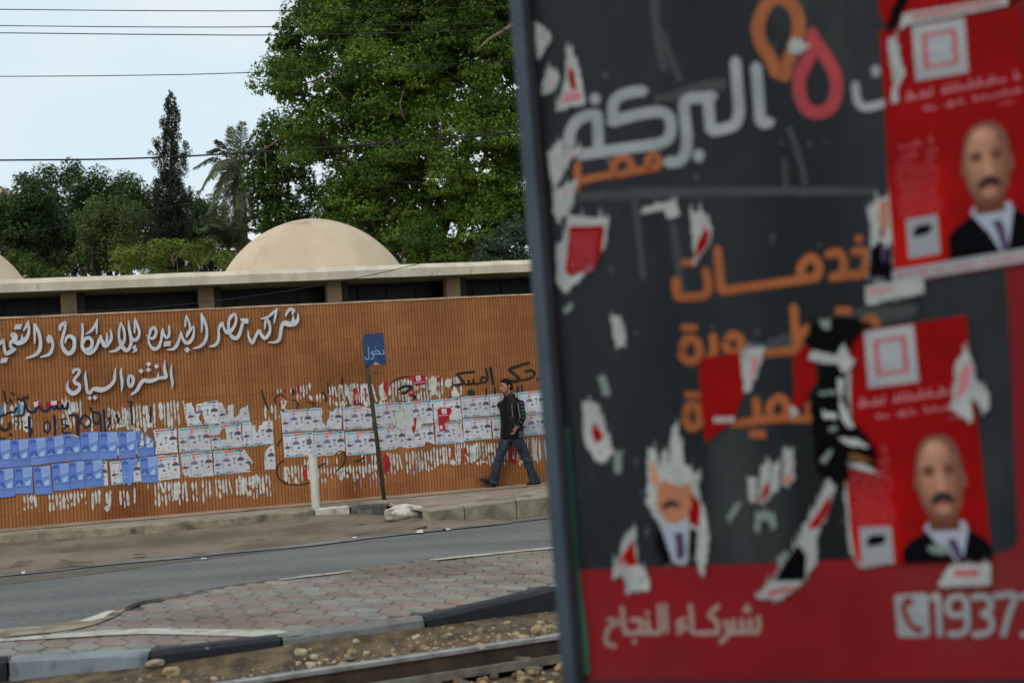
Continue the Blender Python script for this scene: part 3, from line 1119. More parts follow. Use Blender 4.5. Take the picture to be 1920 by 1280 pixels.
sg2 = empty("wall_lettering", tuple(wpt(1.7, 2.0, 0.05)), "smaller second line of raised white Arabic letters, centred below the large line", "sign lettering")
word("word", sg2, [
    (ZD, [(1755, 155, 10), (1748, 300, 40), (1770, 450, 46), (1762, 555, 10)]),
    (ZD, [(1650, 78, 8), (1640, 200, 44), (1652, 290, 62), (1668, 360, 56), (1610, 375, 60), (1540, 385, 50), (1460, 418, 62), (1380, 430, 72), (1300, 420, 62), (1240, 490, 60), (1190, 580, 56), (1090, 658, 20)]),
    (ZD, [(1535, 292, 8), (1535, 360, 38)]),
    (ZD, [(1055, 335, 30), (1110, 355, 54), (1132, 430, 52), (1090, 515, 56), (1052, 470, 48), (1052, 390, 46), (1062, 330, 26)])],
    [(ZD, dia(1380, 155, 45)), (ZD, dia(1380, 246, 45)), (ZD, dia(1510, 190, 42)), (ZD, dia(1257, 266, 45))])
word("word", sg2, [
    (ZD, [(940, 208, 10), (930, 300, 44), (950, 450, 50), (938, 608, 10)]),
    (ZD, [(842, 208, 10), (830, 330, 46), (815, 430, 52), (725, 530, 62), (620, 572, 80), (520, 560, 80), (468, 565, 50), (425, 620, 60), (380, 595, 52), (360, 450, 48), (346, 340, 40), (360, 262, 8)]),
    (ZD, [(148, 310, 26), (165, 255, 52), (240, 242, 48), (245, 300, 50), (172, 400, 50), (190, 460, 62), (250, 492, 52), (240, 572, 62), (150, 632, 76), (70, 575, 62), (52, 490, 36), (70, 412, 10)])],
    [(ZD, dia(420, 708, 42)), (ZD, dia(505, 700, 45))])

# ------------------------------------------------------------------ torn paper remains: narrow flakes stuck to the ribs
m_paper = mat("old_paper", S(206, 206, 200), S(182, 180, 172), scale=8, rough=0.9)
m_pred = mat("old_paper_red", S(178, 34, 44), S(150, 26, 36), scale=8, rough=0.85)
m_pcyan = mat("old_paper_cyan", S(70, 140, 178), S(50, 110, 150), scale=8, rough=0.85)
m_smudge = mat("purple_smudge", S(168, 150, 160), S(140, 118, 122), scale=12, rough=0.9)
m_spray = mat("black_spray", S(38, 34, 33), S(52, 44, 38), scale=10, rough=0.85)
m_sprayb = mat("navy_spray", S(22, 34, 58), S(30, 46, 70), scale=10, rough=0.85)


def flake(mb, u, z0, z1, wdt, m, off, lean, rnd):
    n_ = max(2, int((z1 - z0) / 0.035))
    L, Rr = [], []
    for i in range(n_ + 1):
        t = i / n_
        z = lerp(z0, z1, t)
        taper = min(1, 7 * t + 0.45, 6 * (1 - t) + 0.35)
        h = wdt * 0.5 * taper * rnd.uniform(0.55, 1.15)
        c = u + lean * (t - 0.5) * (z1 - z0) + rnd.uniform(-0.003, 0.003)
        L.append(wpt(c - h, z, off))
        Rr.append(wpt(c + h, z, off))
    for i in range(n_):
        mb.face([L[i], Rr[i], Rr[i + 1], L[i + 1]], m)


def scraps(mb, x0, y0, x1, y1, dens, rnd, m=None, lean=0.0, skew=None, off=0.0022, wide=1.0):
    """Flakes inside a pixel box (top-left, bottom-right), following the ribs; dens 0..1."""
    skew = -0.07 if skew is None else skew
    ua, ub = wuv(x0, (y0 + y1) / 2)[0], wuv(x1, (y0 + y1) / 2)[0]
    i0, i1 = int((ua - U0) / RIBP), int((ub - U0) / RIBP)
    for i in range(i0, i1 + 1):
        uc = U0 + i * RIBP + RIBF / 2
        t = (uc - ua) / max(0.01, ub - ua)
        px = lerp(x0, x1, t)
        dy = (px - x0) * skew
        zt, zb = wuv(px, y0 + dy)[1], wuv(px, y1 + dy)[1]
        H = zt - zb
        if rnd.random() > dens + 0.12:
            continue
        z = zt - rnd.uniform(0, 0.35) * H * (1.3 - dens)
        while z > zb + 0.03:
            ln = min(rnd.uniform(0.35, 1.0) * H, z - zb + rnd.uniform(-0.03, 0.06))
            if ln > 0.03 and rnd.random() < dens + 0.1:
                mm = m or (m_pred if rnd.random() < 0.012 else m_paper)
                flake(mb, uc + rnd.uniform(-0.004, 0.004), z - ln, z, RIBF * (rnd.uniform(0.5, 1.05) if rnd.random() > .16 * dens else rnd.uniform(1.2, 2.3)) * wide, mm, off, lean + rnd.uniform(-0.05, 0.05) + (rnd.uniform(-.3, .1) if rnd.random() < .15 else 0), rnd)
            z -= ln + rnd.uniform(0.015, 0.07)


rs = random.Random(5)
g = MB()
for bx in [(498, 756, 523, 786, .85), (522, 728, 552, 739, .75), (556, 719, 584, 749, .9), (592, 734, 606, 757, .6), (618, 722, 640, 762, .9), (636, 716, 662, 762, .9), (660, 716, 705, 764, .95),
           (712, 724, 735, 760, .9), (735, 712, 760, 752, .9), (755, 705, 800, 752, .8), (802, 705, 830, 744, .9), (820, 706, 860, 730, .7), (838, 708, 857, 720, .9), (845, 722, 862, 748, .8),
           (2, 752, 60, 800, .55), (30, 748, 130, 806, .45), (128, 748, 150, 800, .9), (165, 766, 210, 806, .6), (205, 762, 245, 804, .7), (240, 760, 292, 806, .85), (283, 752, 345, 802, .7), (150, 785, 290, 808, .45),
           (44, 926, 66, 956, .85), (88, 924, 158, 952, .75), (172, 916, 253, 955, .65), (257, 905, 283, 925, .6), (294, 902, 322, 944, .95), (322, 900, 352, 942, .9), (360, 898, 384, 938, .75), (390, 894, 446, 932, .75), (450, 890, 482, 930, .9), (482, 888, 512, 928, .85),
           (535, 872, 584, 908, .95), (565, 860, 584, 885, .7), (594, 876, 640, 902, .95), (600, 858, 640, 876, .5), (640, 872, 705, 896, .9), (680, 850, 705, 872, .8),
           (723, 846, 745, 892, .9), (735, 845, 785, 888, .75), (780, 842, 820, 880, .7), (815, 836, 860, 872, .85), (856, 830, 905, 872, .92), (905, 828, 935, 868, .9), (944, 838, 986, 872, .92), (986, 820, 1036, 866, .85), (1030, 815, 1060, 850, .8)]:
    scraps(g, bx[0], bx[1], bx[2], bx[3], bx[4], rs)
scraps(g, 0, 752, 40, 790, .5, rs, m_pcyan, off=0.003)
scraps(g, 5, 760, 30, 790, .4, rs, m_pcyan, off=0.003)
scraps(g, 70, 750, 80, 780, .7, rs, m_pred, off=0.003)
scraps(g, 722, 850, 728, 892, .9, rs, m_pred, off=0.003)
scraps(g, 866, 838, 870, 868, .9, rs, m_pred, off=0.003)
scraps(g, 961, 838, 966, 868, .9, rs, m_pred, off=0.003)
scraps(g, 660, 888, 710, 920, .5, rs, m_smudge, off=0.002, wide=.8)
scraps(g, 760, 840, 790, 890, .4, rs, m_smudge, off=0.003, wide=.8)
tag(g.build("torn_paper_flakes"), kind="stuff")

# ------------------------------------------------------------------ posters on the wall
m_wp = mat("poster_white", S(208, 209, 211), S(184, 187, 192), tint=0.12, scale=2.5, rough=0.8, bump=0.1, bscale=20)
INK = {"teal": mat("ink_teal", S(78, 160, 176), rough=0.8), "cyan": mat("ink_cyan", S(112, 188, 208), rough=0.8), "red": mat("ink_rose", S(196, 92, 108), rough=0.8),
       "blue": mat("ink_blue_line", S(104, 150, 190), rough=0.8), "skin": mat("ink_skin_pink", S(202, 160, 172), rough=0.8), "dark": mat("ink_dark", S(82, 78, 94), rough=0.8),
       "hair": mat("ink_hair", S(98, 82, 102), rough=0.8), "purple": mat("ink_purple", S(124, 106, 146), rough=0.8), "green": mat("ink_green", S(52, 96, 80), rough=0.8),
       "grey": mat("ink_grey", S(158, 154, 160), rough=0.8), "pink": mat("ink_pale_pink", S(208, 172, 180), rough=0.8)}


def bil(q, u, v):
    a = (lerp(q[0][0], q[1][0], u), lerp(q[0][1], q[1][1], u))
    b = (lerp(q[3][0], q[2][0], u), lerp(q[3][1], q[2][1], u))
    return (lerp(a[0], b[0], v), lerp(a[1], b[1], v))


def R4(a, b, c, d):
    return [(a, b), (c, b), (c, d), (a, d)]


def portrait(x, y, s, body="dark", skin="skin", full=True):
    o = [(ell(x, y, .036 * s, .066 * s, 8), skin, 1), ([(x - .034 * s, y - .025 * s), (x - .02 * s, y - .066 * s), (x + .02 * s, y - .066 * s), (x + .034 * s, y - .02 * s), (x + .01 * s, y - .04 * s), (x - .015 * s, y - .04 * s)], "hair", 2)]
    if full:
        o.append(([(x - .08 * s, y + .17 * s), (x - .07 * s, y + .10 * s), (x - .02 * s, y + .06 * s), (x + .03 * s, y + .06 * s), (x + .08 * s, y + .10 * s), (x + .085 * s, y + .17 * s)], body, 1))
    return o


WHITE_INK = [(R4(.03, .955, .98, .985), "teal", 1), (R4(.03, .03, .33, .10), "cyan", 1), (R4(.06, .045, .28, .085), "teal", 2), ([(.33, .03), (.68, .02), (.66, .085), (.35, .095)], "red", 1),
             ([(.68, .02), (.97, .02), (.97, .10), (.66, .085)], "teal", 1), (R4(.84, .04, .94, .085), "dark", 2), (R4(.30, .09, .312, .95), "blue", 1), (R4(.36, .13, .82, .15), "grey", 1), (R4(.45, .175, .78, .19), "grey", 1)]
WHITE_INK += portrait(.115, .46, 1.0) + [(ell(.225, .56, .04, .03, 8), "purple", 1)] + portrait(.13, .76, 1.0, skin="pink", full=False)
WHITE_INK += [(ell(.10, .905, .035, .04, 6), "dark", 1), (ell(.155, .92, .02, .035, 6), "dark", 1), (ell(.235, .93, .02, .025, 6), "blue", 1)]
WHITE_INK += portrait(.415, .25, 1.35, "purple") + portrait(.875, .24, 1.35, "dark")
WHITE_INK += [([(.60, .37), (.64, .33), (.66, .35), (.69, .33), (.73, .37), (.68, .39), (.665, .40), (.65, .39)], "green", 1), (R4(.657, .38, .673, .56), "green", 2), (R4(.635, .56, .70, .585), "green", 1),
              ([(.865, .56), (.92, .68), (.895, .68), (.865, .605), (.835, .68), (.81, .68)], "dark", 1), (R4(.84, .645, .89, .665), "dark", 1)]
WHITE_INK += [(ell(.50, .55, .018, .03, 6), "skin", 1), (ell(.50, .625, .05, .038, 8), "dark", 1)]
for x in (.42, .55, .725, .88):
    WHITE_INK += [(ell(x, .80, .028, .05, 7), "pink", 1), (ell(x, .765, .026, .02, 6), "skin", 2)]
for x in (.385, .455, .53, .60):
    WHITE_INK += [(ell(x, .915, .024, .03, 6), "dark", 1)]
for y in (.40, .62, .68):
    WHITE_INK += [(R4(.20, y, .28, y + .012), "grey", 1)]


def poster(name, quad, ink, base_m, inkmap, label, cat, group, outline=None, off=0.004, torn_edges=None, parent_normal=None, proj=wp, seed=0, step=0.0011):
    rnd = random.Random(seed)
    out = outline or [(0, 0), (1, 0), (1, 1), (0, 1)]
    grid = MB()
    poly = [bil(quad, u, v) for u, v in out]
    grid.face([proj(p[0], p[1], off) for p in poly], base_m, rnd.random())
    for it in ink:
        pts, mm, lay = it
        if outline is not None and not all(inside(p, out) for p in pts):
            continue
        grid.face([proj(*bil(quad, u, v), off + step * lay) for u, v in pts], inkmap[mm])
    return tag(grid.build(name, loc=tuple(proj(*poly[0], off)), tint=True), label, cat, group)


Z1, Z2, Z3, Z4 = Z(5.565, 280, 730), Z(5.565, 520, 730), Z(5.565, 780, 700), Z(5.818, 700, 660)
WG = "white election posters on the tiled wall"
V0 = [(0, 0), (1, 0), (1, 1), (0, 1)]
TEETH = lambda *a: list(a)
whites = [
    # left cluster, top row
    (Z1, [(378, 148), (710, 112), (728, 358), (398, 385)], [(0, 0), (.20, -.02), (.26, .45), (.30, .5), (.33, .08), (.45, .05), (1, 0), (1, 1), (.55, 1), (.55, .75), (.48, .45), (.36, .62), (.47, 1), (0, 1)], "torn white poster with a curved strip missing, left one of the topmost pair"),
    (Z1, [(712, 128), (1035, 95), (1050, 330), (730, 368)], [(0, .03), (.14, .05), (.24, .5), (.30, .66), (.31, .2), (.52, .2), (.48, .6), (.50, .78), (.64, .66), (.72, .42), (.86, .36), (.97, .25), (1, 1), (0, 1)], "torn white poster with only its lower edge whole, right one of the topmost pair"),
    # second row
    (Z1, [(-60, 425), (278, 405), (297, 652), (-38, 680)], [(.30, 0), (1, 0), (1, 1), (.30, 1), (.36, .62), (.32, .3)], "white poster sticking out from under the torn blue poster in the upper row"),
    (Z1, [(298, 405), (628, 383), (645, 636), (315, 655)], None, "whole white poster, first complete one in the middle row of the left cluster"),
    (Z1, [(633, 380), (952, 352), (975, 600), (655, 626)], [(0, 0), (1, 0), (1, 1), (0, 1), (0, .5), (.29, .52), (.32, .62), (.5, .62), (.48, .15), (.38, .12), (.28, .4), (0, .42)], "white poster with a brown hole torn left of its palm emblem"),
    (Z1, [(965, 345), (1282, 328), (1298, 570), (982, 595)], [(0, 0), (.30, 0), (.36, .18), (.42, .1), (.46, .42), (.52, .5), (.54, .18), (.66, .14), (.70, 0), (1, 0), (1, 1), (0, 1)], "white poster with its top middle ripped off, last in the middle row"),
    # third row
    (Z1, [(-20, 702), (300, 675), (326, 920), (0, 960)], [(.30, 0), (1, 0), (1, 1), (.28, 1)], "white poster sticking out right of the last blue poster in the lower row"),
    (Z1, [(325, 675), (650, 642), (670, 895), (343, 925)], [(0, 0), (1, 0), (1, 1), (.22, 1), (.2, .86), (.12, .98), (.05, .85)], "white poster with a torn lower left corner in the bottom row of the left cluster"),
    (Z1, [(665, 645), (985, 622), (1002, 865), (680, 892)], [(0, 0), (.72, 0), (.78, .04), (1, .02), (1, 1), (0, 1)], "white poster with a frayed top edge beside a brown tear in the bottom row"),
    (Z1, [(985, 625), (1290, 600), (1310, 835), (1000, 862)], [(0, 0), (.06, .04), (.12, .25), (.30, .62), (.12, .62), (.2, .98), (0, 1)], "small ragged remnant of a white poster clinging to its neighbour's right edge"),
    (Z1, [(1000, 605), (1300, 580), (1320, 825), (1010, 852)], [(.72, .18), (.84, .06), (.90, 0), (1, 0), (1, 1), (.63, 1), (.64, .45)], "narrow torn right half of a white poster standing alone on bare tiles"),
    # right cluster upper row
    (Z2, [(30, 218), (350, 200), (370, 430), (56, 452)], None, "whole white poster above the one behind the white bollard's box"),
    (Z2, [(352, 195), (670, 188), (676, 412), (366, 430)], [(0, 0), (.34, 0), (.37, .18), (.34, .35), (.36, .62), (.46, .86), (.52, .55), (.56, .5), (.60, .12), (.70, .2), (.84, 0), (1, 0), (1, 1), (0, 1)], "white poster with a deep wedge ripped out of its top, above the wall scrawl"),
    (Z2, [(680, 186), (975, 172), (992, 400), (692, 422)], [(0, .02), (.3, 0), (.7, 0), (1, .12), (1, 1), (0, 1)], "whole white poster left of the dark sign post in the upper row"),
    (Z2, [(1015, 152), (1312, 130), (1322, 372), (1022, 388)], [(0, 0), (1, 0), (1, .5), (.76, .62), (.7, 1), (0, 1)], "white poster crossed by the dark sign post in the upper row, lower right corner gone"),
    # right cluster lower row
    (Z2, [(55, 468), (372, 442), (390, 690), (76, 712)], None, "white poster partly hidden by the white bollard's metal box"),
    (Z2, [(380, 452), (692, 430), (710, 672), (402, 696)], [(0, 0), (1, 0), (1, .86), (.86, .9), (.78, .98), (0, 1)], "white poster just right of the white bollard with a curled lower edge"),
    (Z2, [(705, 447), (1015, 428), (1030, 666), (722, 690)], None, "whole white poster left of the dark sign post in the lower row"),
    (Z2, [(1030, 402), (1330, 380), (1342, 612), (1046, 636)], [(0, 0), (.7, 0), (.74, .1), (1, .14), (1, .98), (.8, .9), (.6, 1), (0, 1)], "white poster crossed by the dark sign post in the lower row"),
    (Z4, [(325, 548), (640, 518), (656, 770), (342, 800)], [(0, 0), (1, 0), (1, 1), (.1, 1), (.02, .8)], "badly scraped white poster directly above a red torn strip"),
    (Z4, [(650, 522), (942, 496), (970, 740), (666, 762)], [(0, 0), (1, 0), (1, .95), (.8, 1), (.62, .4), (.2, .35), (.18, 1), (0, 1)], "white poster half covered by the red torn notice"),
    (Z4, [(955, 490), (1256, 464), (1276, 694), (972, 716)], None, "whole white poster under the black word, first from the red notice in the upper row"),
    (Z4, [(1265, 462), (1560, 440), (1582, 668), (1282, 690)], None, "white poster behind the walking man's shoulder"),
    (Z4, [(1572, 440), (1866, 416), (1886, 654), (1592, 672)], None, "white poster right of the walking man, upper one of two"),
    (Z4, [(345, 822), (650, 792), (672, 1012), (362, 1050)], [(0, 0), (1, 0), (1, .96), (.7, .78), (.62, .98), (0, 1)], "scraped white poster directly below a red torn strip"),
    (Z4, [(672, 772), (966, 752), (986, 985), (686, 1010)], [(0, 0), (1, 0), (.97, .3), (1, .5), (1, 1), (0, 1)], "white poster below the red torn notice in the lower row"),
    (Z4, [(976, 732), (1276, 708), (1292, 945), (992, 970)], None, "whole white poster in the lower row just left of the walking man's hip"),
    (Z4, [(1286, 710), (1600, 688), (1620, 925), (1310, 946)], None, "white poster behind the walking man's jacket hem"),
    (Z4, [(1592, 684), (1886, 660), (1906, 890), (1612, 920)], None, "white poster right of the walking man, lower one of two"),
    (Z4, [(1894, 400), (2190, 374), (2210, 610), (1912, 634)], None, "white poster at the billboard frame, upper one of two"),
    (Z4, [(1912, 642), (2210, 616), (2230, 850), (1932, 876)], None, "white poster at the billboard frame, lower one of two"),
]
for k, (zf, q, ol, lab) in enumerate(whites):
    r_ = random.Random(k * 7 + 3)
    ol2 = ragged(ol, 0.018, 0.07, r_) if ol else None
    poster("wall_poster", [zf(p) for p in q], WHITE_INK, m_wp, INK, lab, "poster", WG, ol2, off=0.004 + 0.0004 * (k % 3), seed=k)

ZL = Z(5.817, 0, 720)
BIN = {"b": mat("blue_print_mid", S(104, 136, 208), rough=0.8), "l": mat("blue_print_light", S(150, 174, 224), rough=0.8), "d": mat("blue_print_dark", S(66, 98, 176), rough=0.8), "w": mat("blue_print_pale", S(172, 194, 232), rough=0.8), "m": mat("blue_print_soft", S(114, 146, 212), rough=0.8)}
m_bp = mat("poster_blue", S(112, 142, 208), S(98, 128, 198), tint=0.14, scale=3, rough=0.8, bump=0.1, bscale=20)
BLUE_INK = [([(.48, .05), (.98, .02), (.98, .33), (.48, .43)], "l", 1), (R4(.55, .12, .92, .14), "m", 2), (R4(.55, .19, .92, .21), "m", 2), (R4(.55, .26, .9, .28), "m", 2), ([(.42, .62), (.5, .5), (.98, .36), (.98, .44), (.6, .58)], "m", 1),
            ([(.02, .68), (.06, .52), (.18, .46), (.36, .46), (.46, .54), (.48, .68)], "d", 1), (ell(.24, .28, .155, .20, 12), "b", 2), ([(.07, .22), (.09, .08), (.2, .035), (.33, .045), (.41, .10), (.405, .24), (.36, .17), (.14, .17)], "d", 3),
            (R4(.13, .245, .21, .262), "d", 3), (R4(.26, .24, .35, .257), "d", 3), (R4(.19, .375, .3, .387), "d", 3), ([(.20, .52), (.25, .60), (.30, .52), (.27, .68), (.22, .68)], "m", 2),
            ([(.55, .60), (.66, .53), (.86, .50), (.92, .55), (.84, .62), (.90, .66), (.74, .70), (.60, .69)], "w", 1), ([(.08, .645), (.34, .635), (.36, .665), (.10, .675)], "w", 2), (R4(.06, .86, .94, .875), "m", 1), (R4(.1, .91, .9, .922), "m", 1), (R4(.03, .74, .97, .752), "d", 1)]
BG = "blue election posters on the tiled wall"
blues = [
    ([(-90, 622), (110, 602), (130, 900), (-66, 918)], None, "blue poster cut off by the left edge of the photo, upper row"),
    ([(110, 610), (305, 590), (330, 890), (130, 905)], None, "blue poster, second from the left end of the upper row"),
    ([(307, 595), (495, 575), (520, 865), (335, 888)], None, "blue poster, third from the left end of the upper row"),
    ([(497, 578), (690, 550), (718, 840), (515, 862)], None, "blue poster next to the one with a folded corner, on its left"),
    ([(691, 550), (875, 528), (890, 825), (720, 838)], [(0, 0), (.40, 0), (1, .26), (1, 1), (0, 1)], "blue poster with its upper right corner folded over, upper row"),
    ([(877, 530), (1070, 515), (1085, 815), (890, 825)], None, "blue poster next to the one with a folded corner, on its right"),
    ([(1080, 525), (1280, 515), (1278, 810), (1085, 820)], None, "blue poster before the narrow white gap in the upper row"),
    ([(1288, 525), (1482, 505), (1485, 800), (1302, 815)], None, "last whole blue poster of the upper row, beside the ripped one"),
    ([(1484, 505), (1672, 490), (1688, 770), (1500, 790)], [(0, .1), (.05, 0), (.2, .02), (.28, .3), (.22, .5), (.36, .32), (.45, .45), (.5, .1), (.62, .2), (.78, .28), (.95, .42), (1, .6), (1, 1), (0, 1)], "ripped blue poster with white tears at the right end of the upper row"),
    ([(-50, 930), (145, 910), (165, 1220), (-26, 1240)], None, "blue poster cut off by the left edge of the photo, lower row"),
    ([(156, 912), (350, 895), (360, 1190), (165, 1195)], None, "blue poster, second from the left end of the lower row"),
    ([(356, 905), (545, 880), (575, 1190), (385, 1205)], None, "blue poster hanging slightly crooked, third in the lower row"),
    ([(561, 870), (750, 855), (765, 1150), (585, 1165)], None, "blue poster, fourth from the left end of the lower row"),
    ([(751, 850), (915, 830), (930, 1125), (770, 1145)], None, "blue poster overlapped on its left, fifth in the lower row"),
    ([(925, 835), (1115, 815), (1130, 1110), (935, 1120)], None, "blue poster beside the strip of white poster, lower row"),
    ([(1315, 830), (1508, 815), (1535, 1100), (1335, 1110)], [(0, 0), (1, -.02), (.75, .3), (.6, .55), (.62, .75), (.45, .98), (.3, .98), (.25, .7), (.12, 1.0), (.02, .9), (.05, .4)], "tattered blue poster hanging in strips over a white poster"),
    ([(1520, 795), (1715, 780), (1720, 1070), (1545, 1075)], None, "whole blue poster at the right end of the lower row"),
]
# two white posters underneath the blue ones
poster("wall_poster", [ZL(p) for p in [(850, 862), (1165, 838), (1180, 1105), (868, 1140)]], WHITE_INK, m_wp, INK, "white poster almost covered by blue ones, a narrow strip of it showing", "poster", WG, None, off=0.004)
poster("wall_poster", [ZL(p) for p in [(1195, 845), (1530, 820), (1542, 1060), (1216, 1100)]], WHITE_INK, m_wp, INK, "white poster showing behind the tattered blue strips", "poster", WG, None, off=0.0044)
poster("wall_poster", [ZL(p) for p in [(1250, 560), (1560, 530), (1570, 760), (1272, 780)]], WHITE_INK, m_wp, INK, "white poster hidden under blue posters save for a sliver in the upper row", "poster", WG, None, off=0.0044)
for k, (q, ol, lab) in enumerate(blues):
    r_ = random.Random(k * 5 + 1)
    ol2 = ragged(ol, 0.02, 0.08, r_) if ol else None
    o = poster("wall_poster", [ZL(p) for p in q], BLUE_INK, m_bp, BIN, lab, "poster", BG, ol2, off=0.0085 + 0.004 * (k >= 9) + 0.0045 * (k % 2), step=0.0009, seed=k)
g = MB()
fold = [(766, 541), (840, 560), (872, 584), (820, 572)]
g.face([wp(*ZL(p), 0.02) for p in fold], m_paper)
tag(g.build("folded_poster_corner"), "pale folded over corner hanging from the fifth blue poster in the upper row", "poster corner")
for lab, pts in (("white paper flap peeling off the middle of the ripped blue poster", [(1520, 660), (1548, 585), (1575, 640), (1560, 680)]), ("white paper shred standing up at the top of the ripped blue poster", [(1590, 640), (1600, 560), (1640, 600), (1630, 660)]), ("white paper flap at the right edge of the ripped blue poster", [(1636, 650), (1672, 625), (1665, 690), (1645, 680)])):
    g = MB()
    g.face([wp(*ZL(p), 0.022) for p in pts], m_paper)
    tag(g.build("paper_flap", loc=tuple(wp(*ZL(pts[0]), 0.022))), lab, "paper flap", "white flaps on the ripped blue poster")

# red remnants on the wall
RG = "red poster remnants on the tiled wall"
ZE = Z(6.4, 480, 690)
m_redp = mat("poster_red_print", S(176, 30, 42), S(156, 24, 36), scale=6, rough=0.75)
m_skin_p = mat("poster_skin", S(190, 132, 104), rough=0.8)
m_blk = mat("poster_black", S(26, 26, 32), rough=0.75)
m_wht = mat("poster_logo_white", S(208, 204, 206), rough=0.8)


def remnant(label, layers, off=0.0105, zf=ZE, cat="poster remnant", seed=1):
    r_ = random.Random(seed)
    g = MB()
    for i, (pts, m) in enumerate(layers):
        P = [zf(p) for p in pts]
        P = ragged(P, 0.7, 4, r_) if i == 0 else P
        g.face([wp(*p, off + 0.0012 * i) for p in P], m)
    return tag(g.build("poster_remnant", loc=tuple(wp(*zf(layers[0][0][0]), off))), label, cat, RG)


remnant("long red torn notice with a white square pasted over white posters", [([(698, 622), (745, 615), (845, 612), (850, 660), (815, 720), (800, 740), (775, 780), (790, 850), (722, 862), (708, 740)], m_redp), ([(742, 618), (795, 614), (802, 668), (750, 672)], m_wht), (R4(757, 630, 785, 658), INK["pink"]), ([(705, 690), (820, 680), (818, 688), (706, 698)], INK["pink"]), (R4(726, 800, 755, 838), m_wht)], zf=Z4, seed=2)
remnant("red remnant with a white square and lines at the top of the torn band", [([(440, 310), (430, 255), (560, 250), (575, 320), (560, 350), (470, 368), (445, 350)], m_redp), ([(462, 262), (512, 252), (520, 305), (470, 318)], m_wht), (R4(478, 270, 500, 300), INK["grey"]), ([(450, 332), (565, 318), (565, 325), (450, 340)], INK["pink"])], zf=Z4, seed=3)
remnant("small red square remnant just left of the white squared one", [([(382, 262), (415, 252), (420, 310), (392, 300)], m_redp)], zf=Z4, seed=4)
remnant("red and white remnant with part of a face beside the sign post", [([(55, 370), (110, 322), (165, 320), (165, 480), (140, 515), (95, 530), (60, 440)], m_paper), ([(108, 322), (162, 320), (162, 500), (135, 470), (110, 400)], m_redp), (ell(128, 465, 18, 32, 10), m_skin_p)], zf=Z4, seed=5)
remnant("red remnant with a man's head and dark suit left of the sign post", [([(1165, 240), (1215, 240), (1232, 300), (1230, 440), (1170, 445)], m_redp), (ell(1207, 345, 24, 45, 10), m_skin_p), ([(1175, 445), (1185, 405), (1210, 395), (1230, 420), (1230, 448)], m_blk), ([(1200, 400), (1216, 400), (1210, 445)], m_wht)], seed=6)
remnant("red strip remnant in the white torn band left of the sign post", [([(1292, 240), (1312, 235), (1330, 330), (1325, 400), (1312, 390)], m_redp)], seed=7)
remnant("small red flag shaped remnant at the top of the left torn patch", [([(488, 198), (532, 192), (520, 250), (495, 282)], m_redp)], seed=8)
remnant("pink and red remnant beside the looping black scrawl", [([(300, 395), (330, 355), (372, 400), (350, 470), (370, 515), (305, 512)], m_paper), ([(310, 375), (335, 355), (350, 420), (325, 440)], INK["red"]), (R4(304, 488, 345, 515), m_redp)], seed=9)
remnant("jagged red strip on the scraped white posters", [([(440, 715), (472, 712), (462, 830), (440, 890), (415, 830), (445, 790)], m_redp)], zf=Z4, seed=10)
remnant("red fleck at the right end of the torn white band", [([(690, 285), (735, 248), (740, 270), (720, 320), (700, 320)], m_redp)], zf=Z4, seed=11)
remnant("red and dark remnant in the black scribble above the posters", [([(385, 440), (435, 385), (450, 460), (460, 520), (420, 490), (385, 480)], m_redp), ([(425, 460), (465, 470), (470, 520), (435, 500)], m_blk), (ell(412, 440, 16, 18, 8), m_skin_p)], zf=Z4, seed=12)
remnant("thin red wedge below the sign post posters", [([(1450, 1005), (1478, 1000), (1475, 1085), (1460, 1100)], m_redp)], seed=13)
remnant("red and white striped remnant under the blue spray scrawl", [([(498, 190), (655, 175), (655, 205), (640, 215), (555, 260), (500, 262)], m_redp), ([(553, 185), (618, 178), (620, 222), (560, 228)], m_wht)], zf=ZL, seed=14, off=0.0025)
remnant("small white and red remnant left of the striped one", [([(362, 198), (440, 185), (440, 240), (375, 250)], m_wht), (R4(415, 190, 442, 235), m_redp)], zf=ZL, seed=15, off=0.0025)
remnant("red patch at the end of the blue spray scrawl", [([(735, 190), (758, 185), (755, 260), (738, 270)], m_redp)], zf=ZL, seed=16, off=0.0025)
for lab, zf, pts in [("scraped white paper patch just right of the sign post", Z4, [(245, 690), (330, 640), (345, 840), (250, 820)]), ("large scraped white paper patch around the jagged red strip", Z4, [(335, 660), (420, 620), (440, 720), (500, 690), (560, 760), (480, 850), (350, 850)]), ("scraped white paper patch right of the long red notice", Z4, [(830, 690), (880, 600), (940, 620), (965, 740), (830, 745)]), ("upright white paper patch above the long red notice", Z4, [(850, 460), (880, 365), (910, 400), (945, 480), (855, 492)])]:
    g = MB()
    g.face([wp(*p, 0.0095) for p in ragged([zf(q) for q in pts], 1.2, 4, rs)], m_paper)
    tag(g.build("paper_patch", loc=tuple(wp(*zf(pts[0]), 0.0095))), lab, "paper remains", "scraped white patches over the posters")

# graffiti
def graffiti(label, strokes, m, off=0.0034, polys=()):
    g = MB()
    k = 0
    for zf, pts, wd in strokes:
        L, Rr = ribbon([zf(p + (wd * rs.uniform(.85, 1.1),)) for p in pts], n=4)
        k += 1
        for i in range(len(L) - 1):
            g.face([wp(*q, off + 0.0003 * (k % 5)) for q in (L[i], Rr[i], Rr[i + 1], L[i + 1])], m)
        for c in (zf(pts[0]), zf(pts[-1])):
            r_ = zf((0, 0, wd))[2] * 0.52
            g.face([wp(*q, off + 0.0003 * (k % 5) + 0.0001) for q in ell(c[0], c[1], r_, r_, 8)], m)
    for zf, pts in polys:
        g.face([wp(*zf(q), off + 0.0016) for q in pts], m)
    return tag(g.build("graffiti", loc=tuple(wp(*strokes[0][0](strokes[0][1][0]), off))), label, "graffiti", "spray painted scrawls on the tiled wall")


